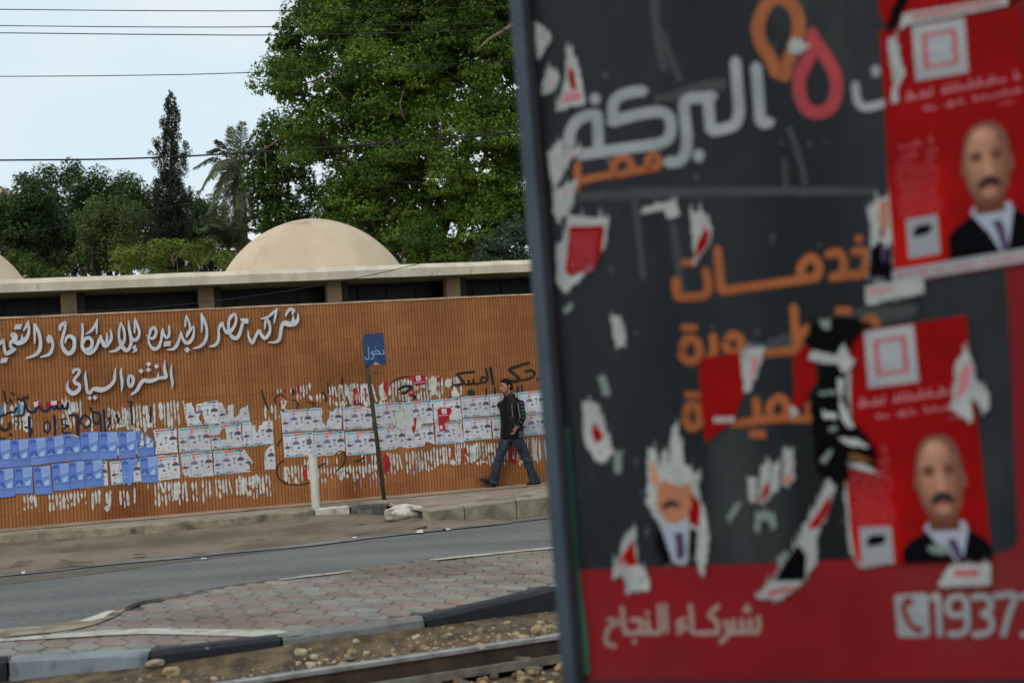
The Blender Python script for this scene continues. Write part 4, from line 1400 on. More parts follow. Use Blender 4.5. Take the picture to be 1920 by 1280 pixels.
graffiti("large black sprayed Arabic words above the white posters and behind the man's head", [
    (Z4, [(1690, 118), (1600, 145), (1488, 190), (1535, 235), (1580, 280), (1590, 312), (1540, 318), (1500, 316)], 36), (Z4, [(1500, 318), (1590, 308), (1690, 292), (1750, 258), (1752, 215), (1715, 198), (1665, 212)], 30),
    (Z4, [(1862, 130), (1860, 230), (1850, 296), (1795, 298)], 32), (Z4, [(1280, 172), (1292, 260), (1306, 345)], 32), (Z4, [(1226, 182), (1242, 250), (1240, 312), (1190, 332), (1175, 300), (1195, 272), (1232, 286)], 26),
    (Z4, [(1185, 332), (1130, 346), (1098, 340), (1092, 302), (1085, 340), (1045, 348), (1040, 312), (1035, 348), (990, 345), (985, 322)], 24), (Z4, [(1095, 214), (1010, 222), (915, 240), (950, 285), (985, 335), (930, 356), (880, 360)], 30),
    (Z4, [(1230, 398), (1232, 460)], 22), (Z4, [(1322, 388), (1326, 452)], 22), (Z4, [(1575, 380), (1580, 432), (1560, 440)], 24), (Z4, [(1618, 362), (1628, 430)], 24),
    (Z4, [(862, 372), (882, 410), (868, 462), (838, 492)], 22)], m_spray, polys=[(Z4, ell(1066, 442, 44, 36, 12)), (Z4, ell(1450, 300, 30, 14, 8))])
graffiti("thin black looping scrawl above the white posters left of the sign post", [
    (ZE, [(68, 270), (85, 330), (105, 390), (122, 440), (142, 485)], 20), (ZE, [(236, 418), (226, 370), (250, 330), (295, 318), (340, 340), (352, 390), (322, 440), (275, 440)], 15), (ZE, [(440, 255), (455, 285), (448, 312)], 26), (ZE, [(440, 385), (480, 388), (502, 430), (498, 490)], 16),
    (ZE, [(610, 405), (660, 416), (720, 410)], 12), (ZE, [(795, 290), (830, 330), (842, 385)], 26), (ZE, [(860, 180), (866, 240), (870, 290)], 20), (ZE, [(1032, 118), (1030, 180)], 20), (ZE, [(1618, 180), (1700, 125), (1780, 105), (1860, 92)], 15), (ZE, [(1720, 250), (1780, 220), (1860, 225), (1800, 290), (1760, 300)], 34), (ZE, [(690, 425), (695, 445)], 22)], m_spray)
graffiti("thin black loop sprayed low on the wall around the white bollard", [
    (Z1, [(1402, 735), (1345, 785), (1328, 850), (1352, 925), (1420, 978)], 14), (Z2, [(70, 978), (150, 992), (250, 990), (345, 970)], 13), (Z2, [(415, 815), (450, 790), (500, 768)], 16), (Z2, [(610, 855), (680, 790), (712, 720), (700, 665), (655, 640), (602, 680)], 13), (Z2, [(0, 590), (20, 545), (45, 520), (50, 460)], 14), (Z2, [(820, 745), (870, 735), (905, 700)], 18)], m_spray)
graffiti("navy blue sprayed writing and digits above the blue posters", [
    (ZL, [(742, 215), (725, 262), (690, 262), (680, 232), (668, 265), (630, 262), (622, 238), (600, 268), (555, 250), (520, 285), (470, 290), (420, 245), (372, 300), (322, 300), (290, 250), (262, 180)], 30),
    (ZL, [(318, 360), (322, 450), (328, 565)], 34), (ZL, [(350, 520), (330, 480), (280, 470)], 26), (ZL, [(480, 490), (490, 420), (530, 410), (545, 470), (520, 525), (482, 500)], 20), (ZL, [(592, 345), (598, 440), (600, 548)], 30),
    (ZL, [(722, 372), (675, 392), (690, 440), (742, 452), (680, 492), (700, 530), (772, 528)], 20), (ZL, [(760, 342), (838, 345), (848, 440), (850, 552)], 28), (ZL, [(930, 335), (985, 385), (980, 440), (930, 472), (885, 430), (882, 375), (930, 335)], 20), (ZL, [(1008, 310), (1018, 390), (1050, 432), (1085, 400), (1080, 318), (1030, 305)], 24), (ZL, [(1090, 330), (1098, 420), (1102, 505)], 26), (ZL, [(1132, 290), (1140, 400), (1146, 510)], 32),
    (ZL, [(270, 230), (262, 320), (220, 345), (160, 345)], 22), (ZL, [(180, 260), (160, 300), (100, 310), (60, 330), (0, 350)], 26)], m_sprayb)
graffiti("black scribbles sprayed above the blue posters near the left edge", [
    (ZL, [(38, 75), (52, 130), (62, 195), (85, 205)], 22), (ZL, [(128, 95), (150, 110)], 26), (ZL, [(112, 165), (120, 190)], 26), (ZL, [(190, 150), (235, 175), (260, 140), (300, 160), (302, 125)], 22), (ZL, [(250, 160), (280, 240), (300, 300)], 18), (ZL, [(0, 470), (45, 500), (100, 480), (110, 430)], 40), (ZL, [(110, 540), (125, 560)], 26), (ZL, [(0, 590), (60, 588)], 16), (ZL, [(160, 400), (200, 410), (205, 450), (180, 470)], 14)], m_spray)
graffiti("short black sprayed marks over the white flakes right of the navy digits", [
    (ZL, [(1405, 195), (1440, 200), (1420, 240), (1435, 300), (1440, 440)], 24), (ZL, [(1268, 345), (1290, 380), (1285, 410)], 30), (ZL, [(1640, 250), (1645, 330), (1640, 410)], 22), (ZL, [(985, 255), (1000, 290)], 22), (ZL, [(1190, 370), (1200, 420), (1185, 460)], 30)], m_spray)
# ================================================================== BUILDING BEHIND THE WALL
BD = 9.0                                             # how far behind the wall the roof edge stands


def bp(px, py, back=BD):
    return pl(px, py, W0 - WN * back, WN)


def buv(px, py, back=BD):
    p = bp(px, py, back)
    return (p - W0).dot(WD), p.z


RT_Z = (buv(0, 523)[1] + buv(1003, 483.6)[1]) / 2
RB_Z = (buv(0, 547.5)[1] + buv(1003, 510)[1]) / 2
m_fascia = mat("roof_edge_concrete", S(212, 200, 180), S(192, 180, 160), scale=2.2, rough=0.9, bump=0.3, bscale=30, c3=S(126, 112, 92), scale3=3.5, lo3=0.6, hi3=0.8, stretch=(1, 1, 0.35))
m_bwall = mat("building_plaster", S(170, 150, 124), S(150, 130, 106), scale=1.6, rough=0.92, bump=0.2, bscale=25)
m_colm = mat("column_plaster", S(168, 144, 112), S(146, 124, 96), scale=2, rough=0.9, bump=0.2, bscale=30)
m_bdark = mat("dark_window_glass", S(24, 25, 25), S(17, 17, 18), scale=1, rough=0.35, spec=0.2)
m_mull = mat("dark_bronze_frame", S(52, 44, 36), S(42, 36, 30), scale=4, rough=0.6)
m_dome = mat("dome_plaster", S(208, 188, 162), S(196, 175, 148), scale=0.9, rough=0.9, bump=0.15, bscale=14, c3=S(160, 138, 110), scale3=0.8, lo3=0.52, hi3=0.8, stretch=(1, 1, 0.3))
bl = empty("domed_building", tuple(wpt(4, -0.4, -BD)), "low building with a flat pale concrete roof edge, dark window band and shallow domes", "building")


def bpt(u, back, z):
    return W0 + WD * u - WN * back + ZU * z


UA, UB = -14.0, 34.0
g = MB()
rings = []
for i in range(90):
    u = lerp(UA, UB, i / 89)
    j = lambda s: 0.014 * mnoise.noise((u * 1.7, s * 5.1, 0))
    rings.append([bpt(u, BD + 13, RB_Z), bpt(u, BD + j(1), RB_Z + j(2)), bpt(u, BD + j(1), lerp(RB_Z, RT_Z, .60) + j(3)), bpt(u, BD + 0.16, RT_Z - 0.01 + j(3)), bpt(u, BD + 0.30, RT_Z + j(3)), bpt(u, BD + 13, RT_Z + 0.02)])
g.loft(rings, m_fascia)
g.build("roof", bl)
WB = BD + 1.6
g = MB()
g.box(bpt(UA + .3, WB + 0.25, -0.4), WD * (UB - UA - .6), -WN * 10, ZU * (RB_Z + 0.4 - 0.005), m_bwall)
g.build("wall", bl)
# window band: one window per bay, each with its mullions and panes
colx = [(115, 142), (372, 399), (612, 638), (833, 862)]
cu = [((buv(a, 560, BD + 0.8)[0] + buv(b, 560, BD + 0.8)[0]) / 2) for a, b in colx]
sp = (cu[-1] - cu[0]) / 3
cu = [cu[0] - sp * 4, cu[0] - sp * 3, cu[0] - sp * 2, cu[0] - sp] + cu + [cu[-1] + sp * k for k in range(1, 9)]
SILL = 1.4
for a, b in zip(cu[:-1], cu[1:]):
    if b > UB or a < UA:
        continue
    fr = MB()
    L_ = b - a
    for t in (0.0, 0.25, 0.5, 0.75):
        fr.box(bpt(a + L_ * t + 0.02, WB, SILL), WD * 0.06, -WN * 0.07, ZU * (RB_Z - SILL - 0.006), m_mull)
    for z in (SILL, RB_Z - 0.07, RB_Z - 0.75):
        fr.box(bpt(a + 0.085, WB + 0.012, z), WD * (L_ - 0.09), -WN * 0.05, ZU * 0.05, m_mull)
    f = fr.build("window", bl)
    pn = MB()
    for t in (0.0, 0.25, 0.5, 0.75):
        tilt = RND.uniform(-0.012, 0.012)
        pn.face([bpt(a + L_ * t + 0.08, WB + 0.05 + tilt, SILL + 0.05), bpt(a + L_ * (t + .25) + 0.02, WB + 0.05 - tilt, SILL + 0.05), bpt(a + L_ * (t + .25) + 0.02, WB + 0.05, RB_Z - 0.01), bpt(a + L_ * t + 0.08, WB + 0.05, RB_Z - 0.01)], m_bdark)
    pn.build("pane", f)
for k, u in enumerate(cu):
    if UA < u < UB:
        g = MB()
        w_ = 0.17
        g.box(bpt(u - w_, BD + 0.6, -0.4), WD * 2 * w_, -WN * 0.34, ZU * (RB_Z + 0.4 - 0.004), m_colm)
        o = bevel(g.build("column", bl), 0.012)
        g = MB()
        g.box(bpt(u + w_ + 0.003, BD + 0.7, -0.4), WD * 0.16, -WN * 0.9, ZU * (RB_Z + 0.4 - 0.006), m_mull)
        g.build("window_post", bl)


def dome(cx, base_y, halfpx, hpx, back):
    c = bp(cx, base_y, back)
    d = c.y
    a = halfpx * d / FPX
    h = bp(cx, base_y - hpx, back).z - RT_Z
    Rs = (a * a + h * h) / (2 * h)
    g = MB()
    rings = []
    th = math.asin(min(1, a / Rs))
    zb = RT_Z + 0.0
    n_ = 28
    for i in range(n_):
        t = th * (1 - i / n_)
        r = Rs * math.sin(t)
        z = zb + Rs * math.cos(t) - (Rs - h)
        # a slightly pointed plaster shell
        z += 0.03 * h * (1 - r / a) ** 2
        r *= 1 + 0.004 * mnoise.noise((i * 0.7, cx, 0))
        rings.append([Vector((c.x + r * math.cos(q), c.y + r * math.sin(q), z)) for q in [2 * math.pi * k / 72 for k in range(72)]])
    rings.insert(0, [Vector((p.x, p.y, zb - 0.05)) for p in rings[0]])
    g.loft(rings, m_dome)
    return g.build("dome", bl, smooth=True)


dome(586, 503, 176, 89, BD + 4.2)
dome(-126, 527, 176, 89, BD + 4.2)
dome(1298, 475, 176, 89, BD + 4.2)
dome(2010, 447, 176, 89, BD + 4.2)

# far pale building glimpsed at the left edge above the trees
m_farb = mat("far_building_plaster", S(214, 196, 172), S(200, 180, 156), scale=1, rough=0.9)
p0 = at(4, 352, 95)
fb = empty("apartment_block", (p0.x - 9, p0.y, -0.4), "pale far off building corner showing above the trees at the left edge", "building")
g = MB()
g.box((p0.x - 10, p0.y, -0.4), (10, 0, 0), (0, 8, 0), (0, 0, p0.z + 0.4), m_farb)
g.build("wall", fb)
g = MB()
for i in range(3):
    for j in range(5):
        g.box((p0.x - 9 + i * 3.2, p0.y - 0.02, 1.5 + j * 3.0), (1.3, 0, 0), (0, 0.03, 0), (0, 0, 1.4), m_bdark)
g.build("window_row", fb)

# ================================================================== SIGN POST, BOLLARD
m_post = mat("post_rusty_dark", S(82, 74, 62), S(58, 50, 42), scale=6, rough=0.75, bump=0.2, bscale=60, stretch=(1, 1, 0.3))
m_sblue = mat("sign_blue_enamel", S(32, 58, 100), S(44, 68, 104), scale=2.5, rough=0.45, bump=0.1, bscale=20, c3=S(84, 98, 120), scale3=5, lo3=0.56, hi3=0.75)
m_sback = mat("sign_chipped_metal", S(190, 180, 165), S(150, 140, 126), scale=20, rough=0.8)
m_swr = mat("sign_writing_pale_blue", S(128, 158, 196), S(110, 142, 184), scale=10, rough=0.6)
sb = gp(722, 938, 0.0)
SN = WN


def sp_(px, py, off=0.0):
    return pl(px, py, sb + SN * off, SN)


ss = empty("street_sign", tuple(sb), "blue rectangular sign with pale Arabic writing on a thin leaning dark post", "street sign")
g = MB()
top = sp_(682, 640, -0.03)
base = sb - SN * 0.03
g.tube([base - ZU * 0.1, base.lerp(top, 0.5) + WD * 0.004, top], [0.036, 0.034, 0.033], m_post, 10)
g.build("post", ss, smooth=True)
q = [(679.5, 627), (718.5, 623), (724, 683), (683.5, 686)]
g = MB()
F_ = [sp_(x, y, 0.016) for x, y in q]
B_ = [sp_(x, y, 0.010) for x, y in q]
g.loft([B_, F_], m_sblue)
o = g.build("sign_plate", ss)
ZS = Z(14.228, 670, 610)
g = MB()
for i, (pts, wd) in enumerate([([(296, 565), (300, 700), (308, 830), (295, 890), (255, 905), (215, 880), (205, 835)], 30), ([(345, 885), (385, 895), (425, 860), (435, 790), (415, 760)], 34), ([(395, 670), (375, 720), (385, 765), (420, 750), (405, 690)], 26),
                               ([(435, 760), (520, 755), (595, 765), (600, 720), (560, 690), (510, 665), (450, 700)], 34), ([(640, 765), (700, 765), (715, 720), (690, 650)], 34)]):
    L, Rr = ribbon([ZS(p + (wd,)) for p in pts], n=5)
    for k in range(len(L) - 1):
        g.face([sp_(*p, 0.018 + 0.0005 * i) for p in (L[k], Rr[k], Rr[k + 1], L[k + 1])], m_swr)
g.face([sp_(*ZS(p), 0.0185) for p in dia(486, 570, 20)], m_swr)
g.build("sign_writing", o)
g = MB()
g.face([sp_(*ZS(p), 0.0182) for p in [(415, 1048), (455, 980), (530, 985), (600, 1025), (590, 1040), (500, 1052)]], m_sback)
g.build("chipped_patch", o)
g = MB()
g.box(sp_(700, 700, -0.05), WD * 0.05, SN * 0.06, ZU * 0.03, m_post)
g.build("clamp", ss)

m_bol = mat("bollard_white_paint", S(206, 204, 194), S(186, 182, 170), scale=5, rough=0.7, bump=0.2, bscale=30, c3=S(150, 140, 118), scale3=6, lo3=0.6, hi3=0.75, stretch=(1, 1, 0.35))
m_bolbox = mat("bollard_box_grey", S(186, 194, 198), S(170, 178, 184), scale=6, rough=0.6)
m_bolface = mat("bollard_box_face", S(120, 116, 104), S(100, 96, 86), scale=10, rough=0.7)
bb = gp(592.5, 951, 0.0)


def bo(px, py, off=0.0):
    return pl(px, py, bb + WN * off, WN)


bo_e = empty("bollard", tuple(bb), "white painted steel pipe bollard with a small metal box at its top", "bollard")
g = MB()
tp = bo(586, 852)
g.tube([bb - ZU * 0.15, bb.lerp(tp, 0.5), tp], [0.066, 0.066, 0.066], m_bol, 16)
g.build("pipe", bo_e, smooth=False)
g = MB()
q = [(584, 823), (593, 822), (595, 853), (586, 854)]
g.loft([[bo(x, y, -0.07) for x, y in q], [bo(x, y, 0.07) for x, y in q]], m_bolbox)
bevel(g.build("box", bo_e), 0.006)
g = MB()
q = [(574, 822.5), (583, 821.5), (584, 833), (575, 834)]
g.loft([[bo(x, y, -0.01) for x, y in q], [bo(x, y, 0.06) for x, y in q]], m_bolface)
bevel(g.build("side_bracket", bo_e), 0.005)
g = MB()
g.tube([bo(579, 848), bo(582, 846), bo(584, 850)], 0.03, m_bol, 8)
g.build("stub", bo_e)

# ================================================================== OVERHEAD WIRES
m_wire = mat("wire_black", S(34, 36, 40), rough=0.6)
WGp = "overhead wires across the sky and trees"


def wire(pts, dist, r, label, slope=0.0):
    (xa, ya), (xb, yb) = pts[-2:]
    pts = list(pts) + [(xb + 2200, yb + (yb - ya) / (xb - xa) * 2200 * .6)]
    P = crom(pts, 10)
    P3 = []
    for x, y in P:
        P3.append(at(x, y, dist + slope * (x - 500)))
    g = MB()
    g.tube(P3, r, m_wire, 6)
    tag(g.build("overhead_wire", loc=tuple(P3[0]), smooth=True), label, "wire", WGp)


wire([(-500, 14), (0, 18), (300, 20.5), (560, 20), (1000, 12), (1900, -12)], 30, 0.010, "topmost thin overhead wire against the pale sky")
wire([(-500, 44), (0, 48.5), (300, 51), (560, 50), (1000, 42), (1900, 16)], 30, 0.010, "upper one of the close pair of thin wires in the sky")
wire([(-500, 58), (0, 62), (300, 65), (560, 65.5), (1000, 55), (1900, 30)], 30.3, 0.011, "lower one of the close pair of thin wires in the sky")
wire([(-500, 145), (0, 143.5), (250, 141.5), (490, 135.5), (1000, 113), (1900, 60)], 31, 0.010, "single thin wire running above the tip of the cypress")
wire([(-500, 303), (0, 300.5), (280, 296), (600, 277), (990, 245), (1900, 150)], 25, 0.0155, "thick black cable crossing the cypress and the big tree")
wire([(-300, 500), (430, 366), (700, 300), (990, 228), (1900, -20)], 27, 0.006, "faint thin wire slanting up across the palm and big tree")
wire([(-300, 690), (0, 600), (280, 577), (480, 554), (640, 527), (800, 491), (990, 441), (1900, 180)], 24, 0.0065, "thin wire slanting across the dark windows up over the roof edge")

# ================================================================== TREES
def foliage(name, clumps, per, leaf, m, parent, rng, droop=0.25, flat=0.75, shell=0.35, aspect=0.62, upbias=0.5):
    """Leaf-sized quads gathered in clumps; clumps = array of (x, y, z, r)."""
    C_ = np.asarray(clumps, float)
    nC = len(C_)
    cnt = np.maximum(6, (per * (C_[:, 3] / np.mean(C_[:, 3])) ** 2)).astype(int)
    idx = np.repeat(np.arange(nC), cnt)
    n_ = len(idx)
    d = rng.normal(size=(n_, 3))
    d /= np.linalg.norm(d, axis=1)[:, None]
    rad = (shell + (1 - shell) * rng.random(n_) ** 0.5)
    d2 = d.copy()
    d2[:, 2] = d2[:, 2] * flat
    r = C_[idx, 3]
    P = C_[idx, :3] + d2 * (rad * r)[:, None]
    # hanging skirts
    out2 = d2[:, 0] ** 2 + d2[:, 1] ** 2
    P[:, 2] -= droop * r * out2 * rad
    N_ = d * 0.7 + rng.normal(size=(n_, 3)) * 0.55 + np.array([0, 0, upbias])
    N_ /= np.linalg.norm(N_, axis=1)[:, None]
    t = rng.normal(size=(n_, 3))
    t[:, 2] -= 0.5
    t -= N_ * np.sum(t * N_, axis=1)[:, None]
    t /= np.linalg.norm(t, axis=1)[:, None]
    b = np.cross(N_, t)
    s = leaf * rng.uniform(0.65, 1.35, n_)
    t *= (s * 0.5)[:, None]
    b *= (s * 0.5 * aspect)[:, None]
    bend = N_ * (s * 0.10)[:, None]
    V = np.empty((n_ * 4, 3))
    V[0::4] = P - t - bend
    V[1::4] = P + b * 1.0
    V[2::4] = P + t - bend
    V[3::4] = P - b * 1.0
    ctint = rng.normal(0.5, 0.26, nC)[idx] + rng.normal(0, 0.16, n_)
    me = bpy.data.meshes.new(name)
    me.vertices.add(n_ * 4)
    me.vertices.foreach_set("co", V.ravel())
    me.loops.add(n_ * 4)
    me.loops.foreach_set("vertex_index", np.arange(n_ * 4, dtype=np.int32))
    me.polygons.add(n_)
    me.polygons.foreach_set("loop_start", np.arange(0, n_ * 4, 4, dtype=np.int32))
    me.materials.append(m)
    a = me.attributes.new("tint", 'FLOAT', 'FACE')
    a.data.foreach_set("value", np.clip(ctint, 0, 1).astype(np.float32))
    me.update()
    me.validate()
    o = bpy.data.objects.new(name, me)
    COL.objects.link(o)
    if parent is not None:
        o.parent = parent
        o.matrix_parent_inverse = Matrix.Translation(-parent.location)
    return o


def blob_clumps(blobs, dist, rng, crad, dens, depth=1.0, front=0.75, thin=0.0):
    """Clumps over the skin of each blob (given where the crown shows, at its own distance), most on the street side."""
    out = []
    for b in blobs:
        px, py, r = b[:3]
        dd = dist + (b[3] if len(b) > 3 else rng.uniform(-1, 1))
        R_ = r * dd / FPX
        c = np.array(at(px, py, dd))
        k = max(3, int(dens * (R_ / crad) ** 2))
        for _ in range(k):
            d = rng.normal(size=3)
            d /= np.linalg.norm(d)
            if rng.random() < front and d[1] > 0:
                d[1] *= -1
            q = rng.uniform(0.55, 1.0) if rng.random() < 0.75 else rng.uniform(0.1, 0.6)
            p = c + d * R_ * q * np.array([1, depth, 0.95])
            out.append((p[0], p[1], p[2], crad * rng.uniform(0.6, 1.3)))
    return out


def limbs(mb, base, fork, targets, r0, m, rng, wob=0.25):
    base, fork = Vector(base), Vector(fork)
    n_ = 7
    P = [base.lerp(fork, i / n_) + Vector((wob * 0.4 * mnoise.noise((i * .7, base.x, 0)), wob * 0.4 * mnoise.noise((i * .7, base.x, 5)), 0)) for i in range(n_ + 1)]
    mb.tube(P, [lerp(r0, r0 * 0.72, i / n_) for i in range(n_ + 1)], m, 10)
    for t in targets:
        t = Vector(t)
        st = P[int(rng.integers(4, n_ + 1))]
        mid = st.lerp(t, 0.45) + Vector((rng.normal() * wob, rng.normal() * wob, abs(rng.normal()) * wob))
        Q = crom([tuple(st), tuple(mid), tuple(t)], 6)
        k = len(Q)
        mb.tube([Vector(q) for q in Q], [lerp(r0 * 0.5, r0 * 0.07, i / (k - 1)) for i in range(k)], m, 7)
        for s in range(3):
            a = Vector(Q[int(k * (0.4 + 0.18 * s))])
            e = a + Vector((rng.normal() * 0.8, rng.normal() * 0.6, rng.normal() * 0.5)) * (0.5 + (t - st).length * 0.12)
            mb.tube([a, a.lerp(e, .5) + Vector((0, 0, 0.1)), e], [r0 * 0.12, r0 * 0.08, r0 * 0.03], m, 5)


m_bark = mat("bark_pale", S(128, 108, 86), S(98, 82, 66), scale=6, rough=0.95, bump=0.5, bscale=30, stretch=(1, 1, 0.3))
m_barkd = mat("bark_dark", S(70, 58, 46), S(54, 46, 38), scale=6, rough=0.95, bump=0.5, bscale=30, stretch=(1, 1, 0.3))
GT = "garden trees behind the domed building"


def tree(name, label, cat, blobs, dist, crad, dens, per, leaf, cols, seed, bark=None, trunk_px=None, r0=0.22, droop=0.25, flat=0.75, trans=0.3, extra=None, ntar=8, shell=0.35, upbias=0.5, front=0.75, aspect=0.62):
    rng = np.random.default_rng(seed)
    bark = bark or m_barkd
    cx = np.mean([b[0] for b in blobs]) if trunk_px is None else trunk_px
    cy = np.mean([b[1] for b in blobs])
    c = at(cx, cy, dist)
    root = Vector((c.x, c.y, -0.42))
    e = empty(name, tuple(root), label, cat, GT)
    mb = MB()
    tg = [at(b[0], b[1], dist + (b[3] if len(b) > 3 else 0)) for b in blobs]
    rng.shuffle(tg)
    limbs(mb, root, root.lerp(Vector((c.x, c.y, c.z)), 0.62), tg[:ntar], r0, bark, rng)
    if extra:
        for pts, rr in extra:
            mb.tube([at(x, y, dist + dz) for x, y, dz in pts], [lerp(rr, rr * 0.3, i / (len(pts) - 1)) for i in range(len(pts))], m_bark, 6)
    mb.build("trunk", e, smooth=True)
    cl = blob_clumps(blobs, dist, rng, crad, dens, front=front)
    foliage("crown", cl, per, leaf, leafmat(name + "_leaf", *cols, trans=trans), e, rng, droop=droop, flat=flat, shell=shell, upbias=upbias, aspect=aspect)
    return e


big = [(640, 50, 95, 0), (575, 85, 55, -0.5), (545, 140, 55, -.5), (515, 148, 34, -1), (590, 25, 60, 0), (760, 30, 130, 1), (900, 40, 120, 0.5), (985, 110, 100, 0), (860, 150, 110, -0.5), (730, 130, 95, -1), (660, 190, 60, -1), (600, 200, 60, -1), (555, 215, 42, -1.2), (590, 262, 46, -1),
       (640, 262, 40, -.5), (740, 235, 75, -1.5), (830, 250, 85, -2), (930, 230, 90, -1), (990, 300, 70, 0), (700, 300, 50, -1), (760, 320, 60, -1), (850, 340, 80, -2.2), (930, 350, 70, -1.2), (690, 370, 55, -.5), (655, 340, 38, 0), (740, 400, 65, -1), (820, 430, 75, -2), (900, 420, 70, -1.5), (970, 390, 60, -1), (675, 430, 42, 0), (720, 455, 40, -.5), (800, 470, 45, -1.5), (640, 300, 26, .5), (640, 395, 30, .4), (625, 430, 30, .4),
       (650, 370, 45, -1.5), (690, 335, 45, -1.8), (640, 335, 32, -1.2), (665, 410, 40, -1.2), (700, -60, 120, 1), (850, -90, 140, 1), (980, -40, 120, 1), (1080, 60, 120, 1), (1090, 250, 110, 0), (1060, 400, 90, 0)]
twigs = [([(980, 20, -1), (965, 45, -1.6), (940, 60, -2), (915, 75, -2.4), (893, 96, -2.7)], 0.085), ([(755, 300, -1.5), (740, 275, -2), (728, 255, -2.4)], 0.10), ([(735, 290, -1.5), (715, 275, -2), (690, 262, -2.3)], 0.07), ([(770, 302, -1.6), (760, 300, -2.2), (745, 288, -2.4)], 0.06),
         ([(825, 260, -3.0), (828, 230, -3.3), (818, 210, -3.4)], 0.035), ([(758, 225, -2.8), (750, 195, -3.0), (757, 170, -3.2)], 0.035), ([(640, 128, -2), (610, 148, -2.4), (575, 160, -2.6)], 0.035), ([(760, 400, -2.6), (775, 395, -2.8), (790, 402, -3)], 0.03), ([(755, 475, -2.4), (765, 440, -2.7), (778, 415, -2.9)], 0.03), ([(680, 205, -1.5), (650, 190, -1.8), (625, 160, -2)], 0.03)]
tree("broad_leaved_tree", "huge bushy bright green tree rising out of frame behind the roof", "tree", big, 44, 0.56, 1.9, 300, 0.105, ((0.030, 0.078, 0.010), (0.150, 0.245, 0.028)), 3, trunk_px=780, r0=0.45, droop=0.6, extra=twigs, ntar=12, bark=m_barkd, shell=0.55)
mid = [(505, 240, 42, 0), (540, 262, 40, .5), (485, 285, 34, 0), (520, 310, 48, 0), (570, 320, 34, .5), (475, 335, 40, -.5), (545, 360, 46, 0), (585, 375, 24, 0), (490, 375, 40, 0), (530, 410, 40, 0), (480, 395, 30, -.4), (500, 440, 34, 0), (560, 410, 30, 0)]
inner = [(b[0], b[1], b[2] * 0.92, b[3] + 1.6) for b in big if b[2] > 42]
rng = np.random.default_rng(77)
foliage("crown", blob_clumps(inner, 44, rng, 0.6, 2.6, front=0.5), 150, 0.22, bpy.data.materials["broad_leaved_tree_leaf"], bpy.data.objects["broad_leaved_tree"], rng, droop=0.4)
tree("leaning_tree", "darker leafy tree with bare brown twigs between the palm and the huge green tree", "tree", mid, 46, 0.42, 2.6, 130, 0.13, ((0.026, 0.065, 0.014), (0.087, 0.160, 0.026)), 4, r0=0.25, droop=0.5,
     extra=[([(545, 248, -1.6), (515, 268, -2), (492, 282, -2.2), (470, 300, -2.4)], 0.05), ([(497, 272, -2.1), (498, 300, -2.2), (500, 328, -2.3)], 0.03)])
tl1 = [(38, 395, 48), (75, 365, 42), (60, 345, 22), (50, 340, 12), (20, 430, 45), (70, 420, 50), (105, 400, 45), (130, 440, 45), (50, 470, 45), (100, 480, 45), (-20, 400, 50), (-60, 420, 50)]
tree("dark_round_tree", "dense dark green tree at the left edge above the roof", "tree", tl1, 52, 0.46, 3.4, 190, 0.12, ((0.023, 0.058, 0.017), (0.072, 0.131, 0.032)), 5, droop=0.15, flat=0.9)
tl2 = [(130, 338, 26), (135, 318, 12), (92, 332, 14), (158, 362, 34), (178, 335, 20), (205, 362, 36), (250, 355, 30), (232, 342, 20), (272, 375, 34), (262, 400, 40), (220, 400, 40), (170, 400, 40), (290, 430, 40), (150, 450, 45)]
tree("dark_round_tree", "long dark green tree with pointed tips left of the cypress", "tree", tl2, 55, 0.46, 3.4, 190, 0.12, ((0.026, 0.064, 0.020), (0.078, 0.142, 0.035)), 6, droop=0.1, flat=1.0)
tl3 = [(180, 395, 34), (215, 398, 40), (195, 425, 46), (240, 425, 40), (170, 440, 34), (205, 460, 42), (245, 460, 36), (175, 485, 36), (160, 465, 26), (255, 395, 26)]
tree("olive_tree", "rounded olive green tree standing in front of the dark trees, left of the cypress", "tree", tl3, 48, 0.40, 3.2, 180, 0.10, ((0.052, 0.090, 0.026), (0.128, 0.177, 0.049)), 7, droop=0.15, flat=0.9)
tl4 = [(368, 385, 30), (395, 400, 30), (365, 420, 34), (405, 430, 28), (350, 450, 30), (385, 455, 30)]
tree("dark_round_tree", "small dark tree between the cypress and the palms", "tree", tl4, 54, 0.42, 3.2, 170, 0.11, ((0.029, 0.067, 0.020), (0.072, 0.128, 0.035)), 8, droop=0.15)
sh_ = [(x, 492 + 10 * math.sin(x * .09), 34) for x in range(-80, 700, 38)] + [(x, 462 + 12 * math.sin(x * .05), 30) for x in range(-60, 420, 42)] + [(x, 428 + 12 * math.sin(x * .07), 34) for x in range(-70, 440, 40)] + [(x, 392 + 10 * math.sin(x * .11), 28) for x in range(-70, 300, 36)] + [(x, 440 - x * .03 + 26 * math.sin(x * .013), 60) for x in range(1090, 2700, 62)] + [(x, 500 - x * .035, 55) for x in range(1060, 2700, 50)]
tree("garden_hedge", "dark green belt of low growth behind the trees along the roof line", "hedge", sh_, 60, 0.45, 2.6, 120, 0.13, ((0.026, 0.061, 0.019), (0.072, 0.128, 0.035)), 15, droop=0.15, r0=0.08, ntar=6)
s1 = [(232, 475, 28), (262, 468, 26), (295, 472, 30), (330, 462, 28), (360, 468, 30), (395, 470, 28), (422, 480, 22), (250, 498, 26), (310, 495, 26), (370, 494, 26)]
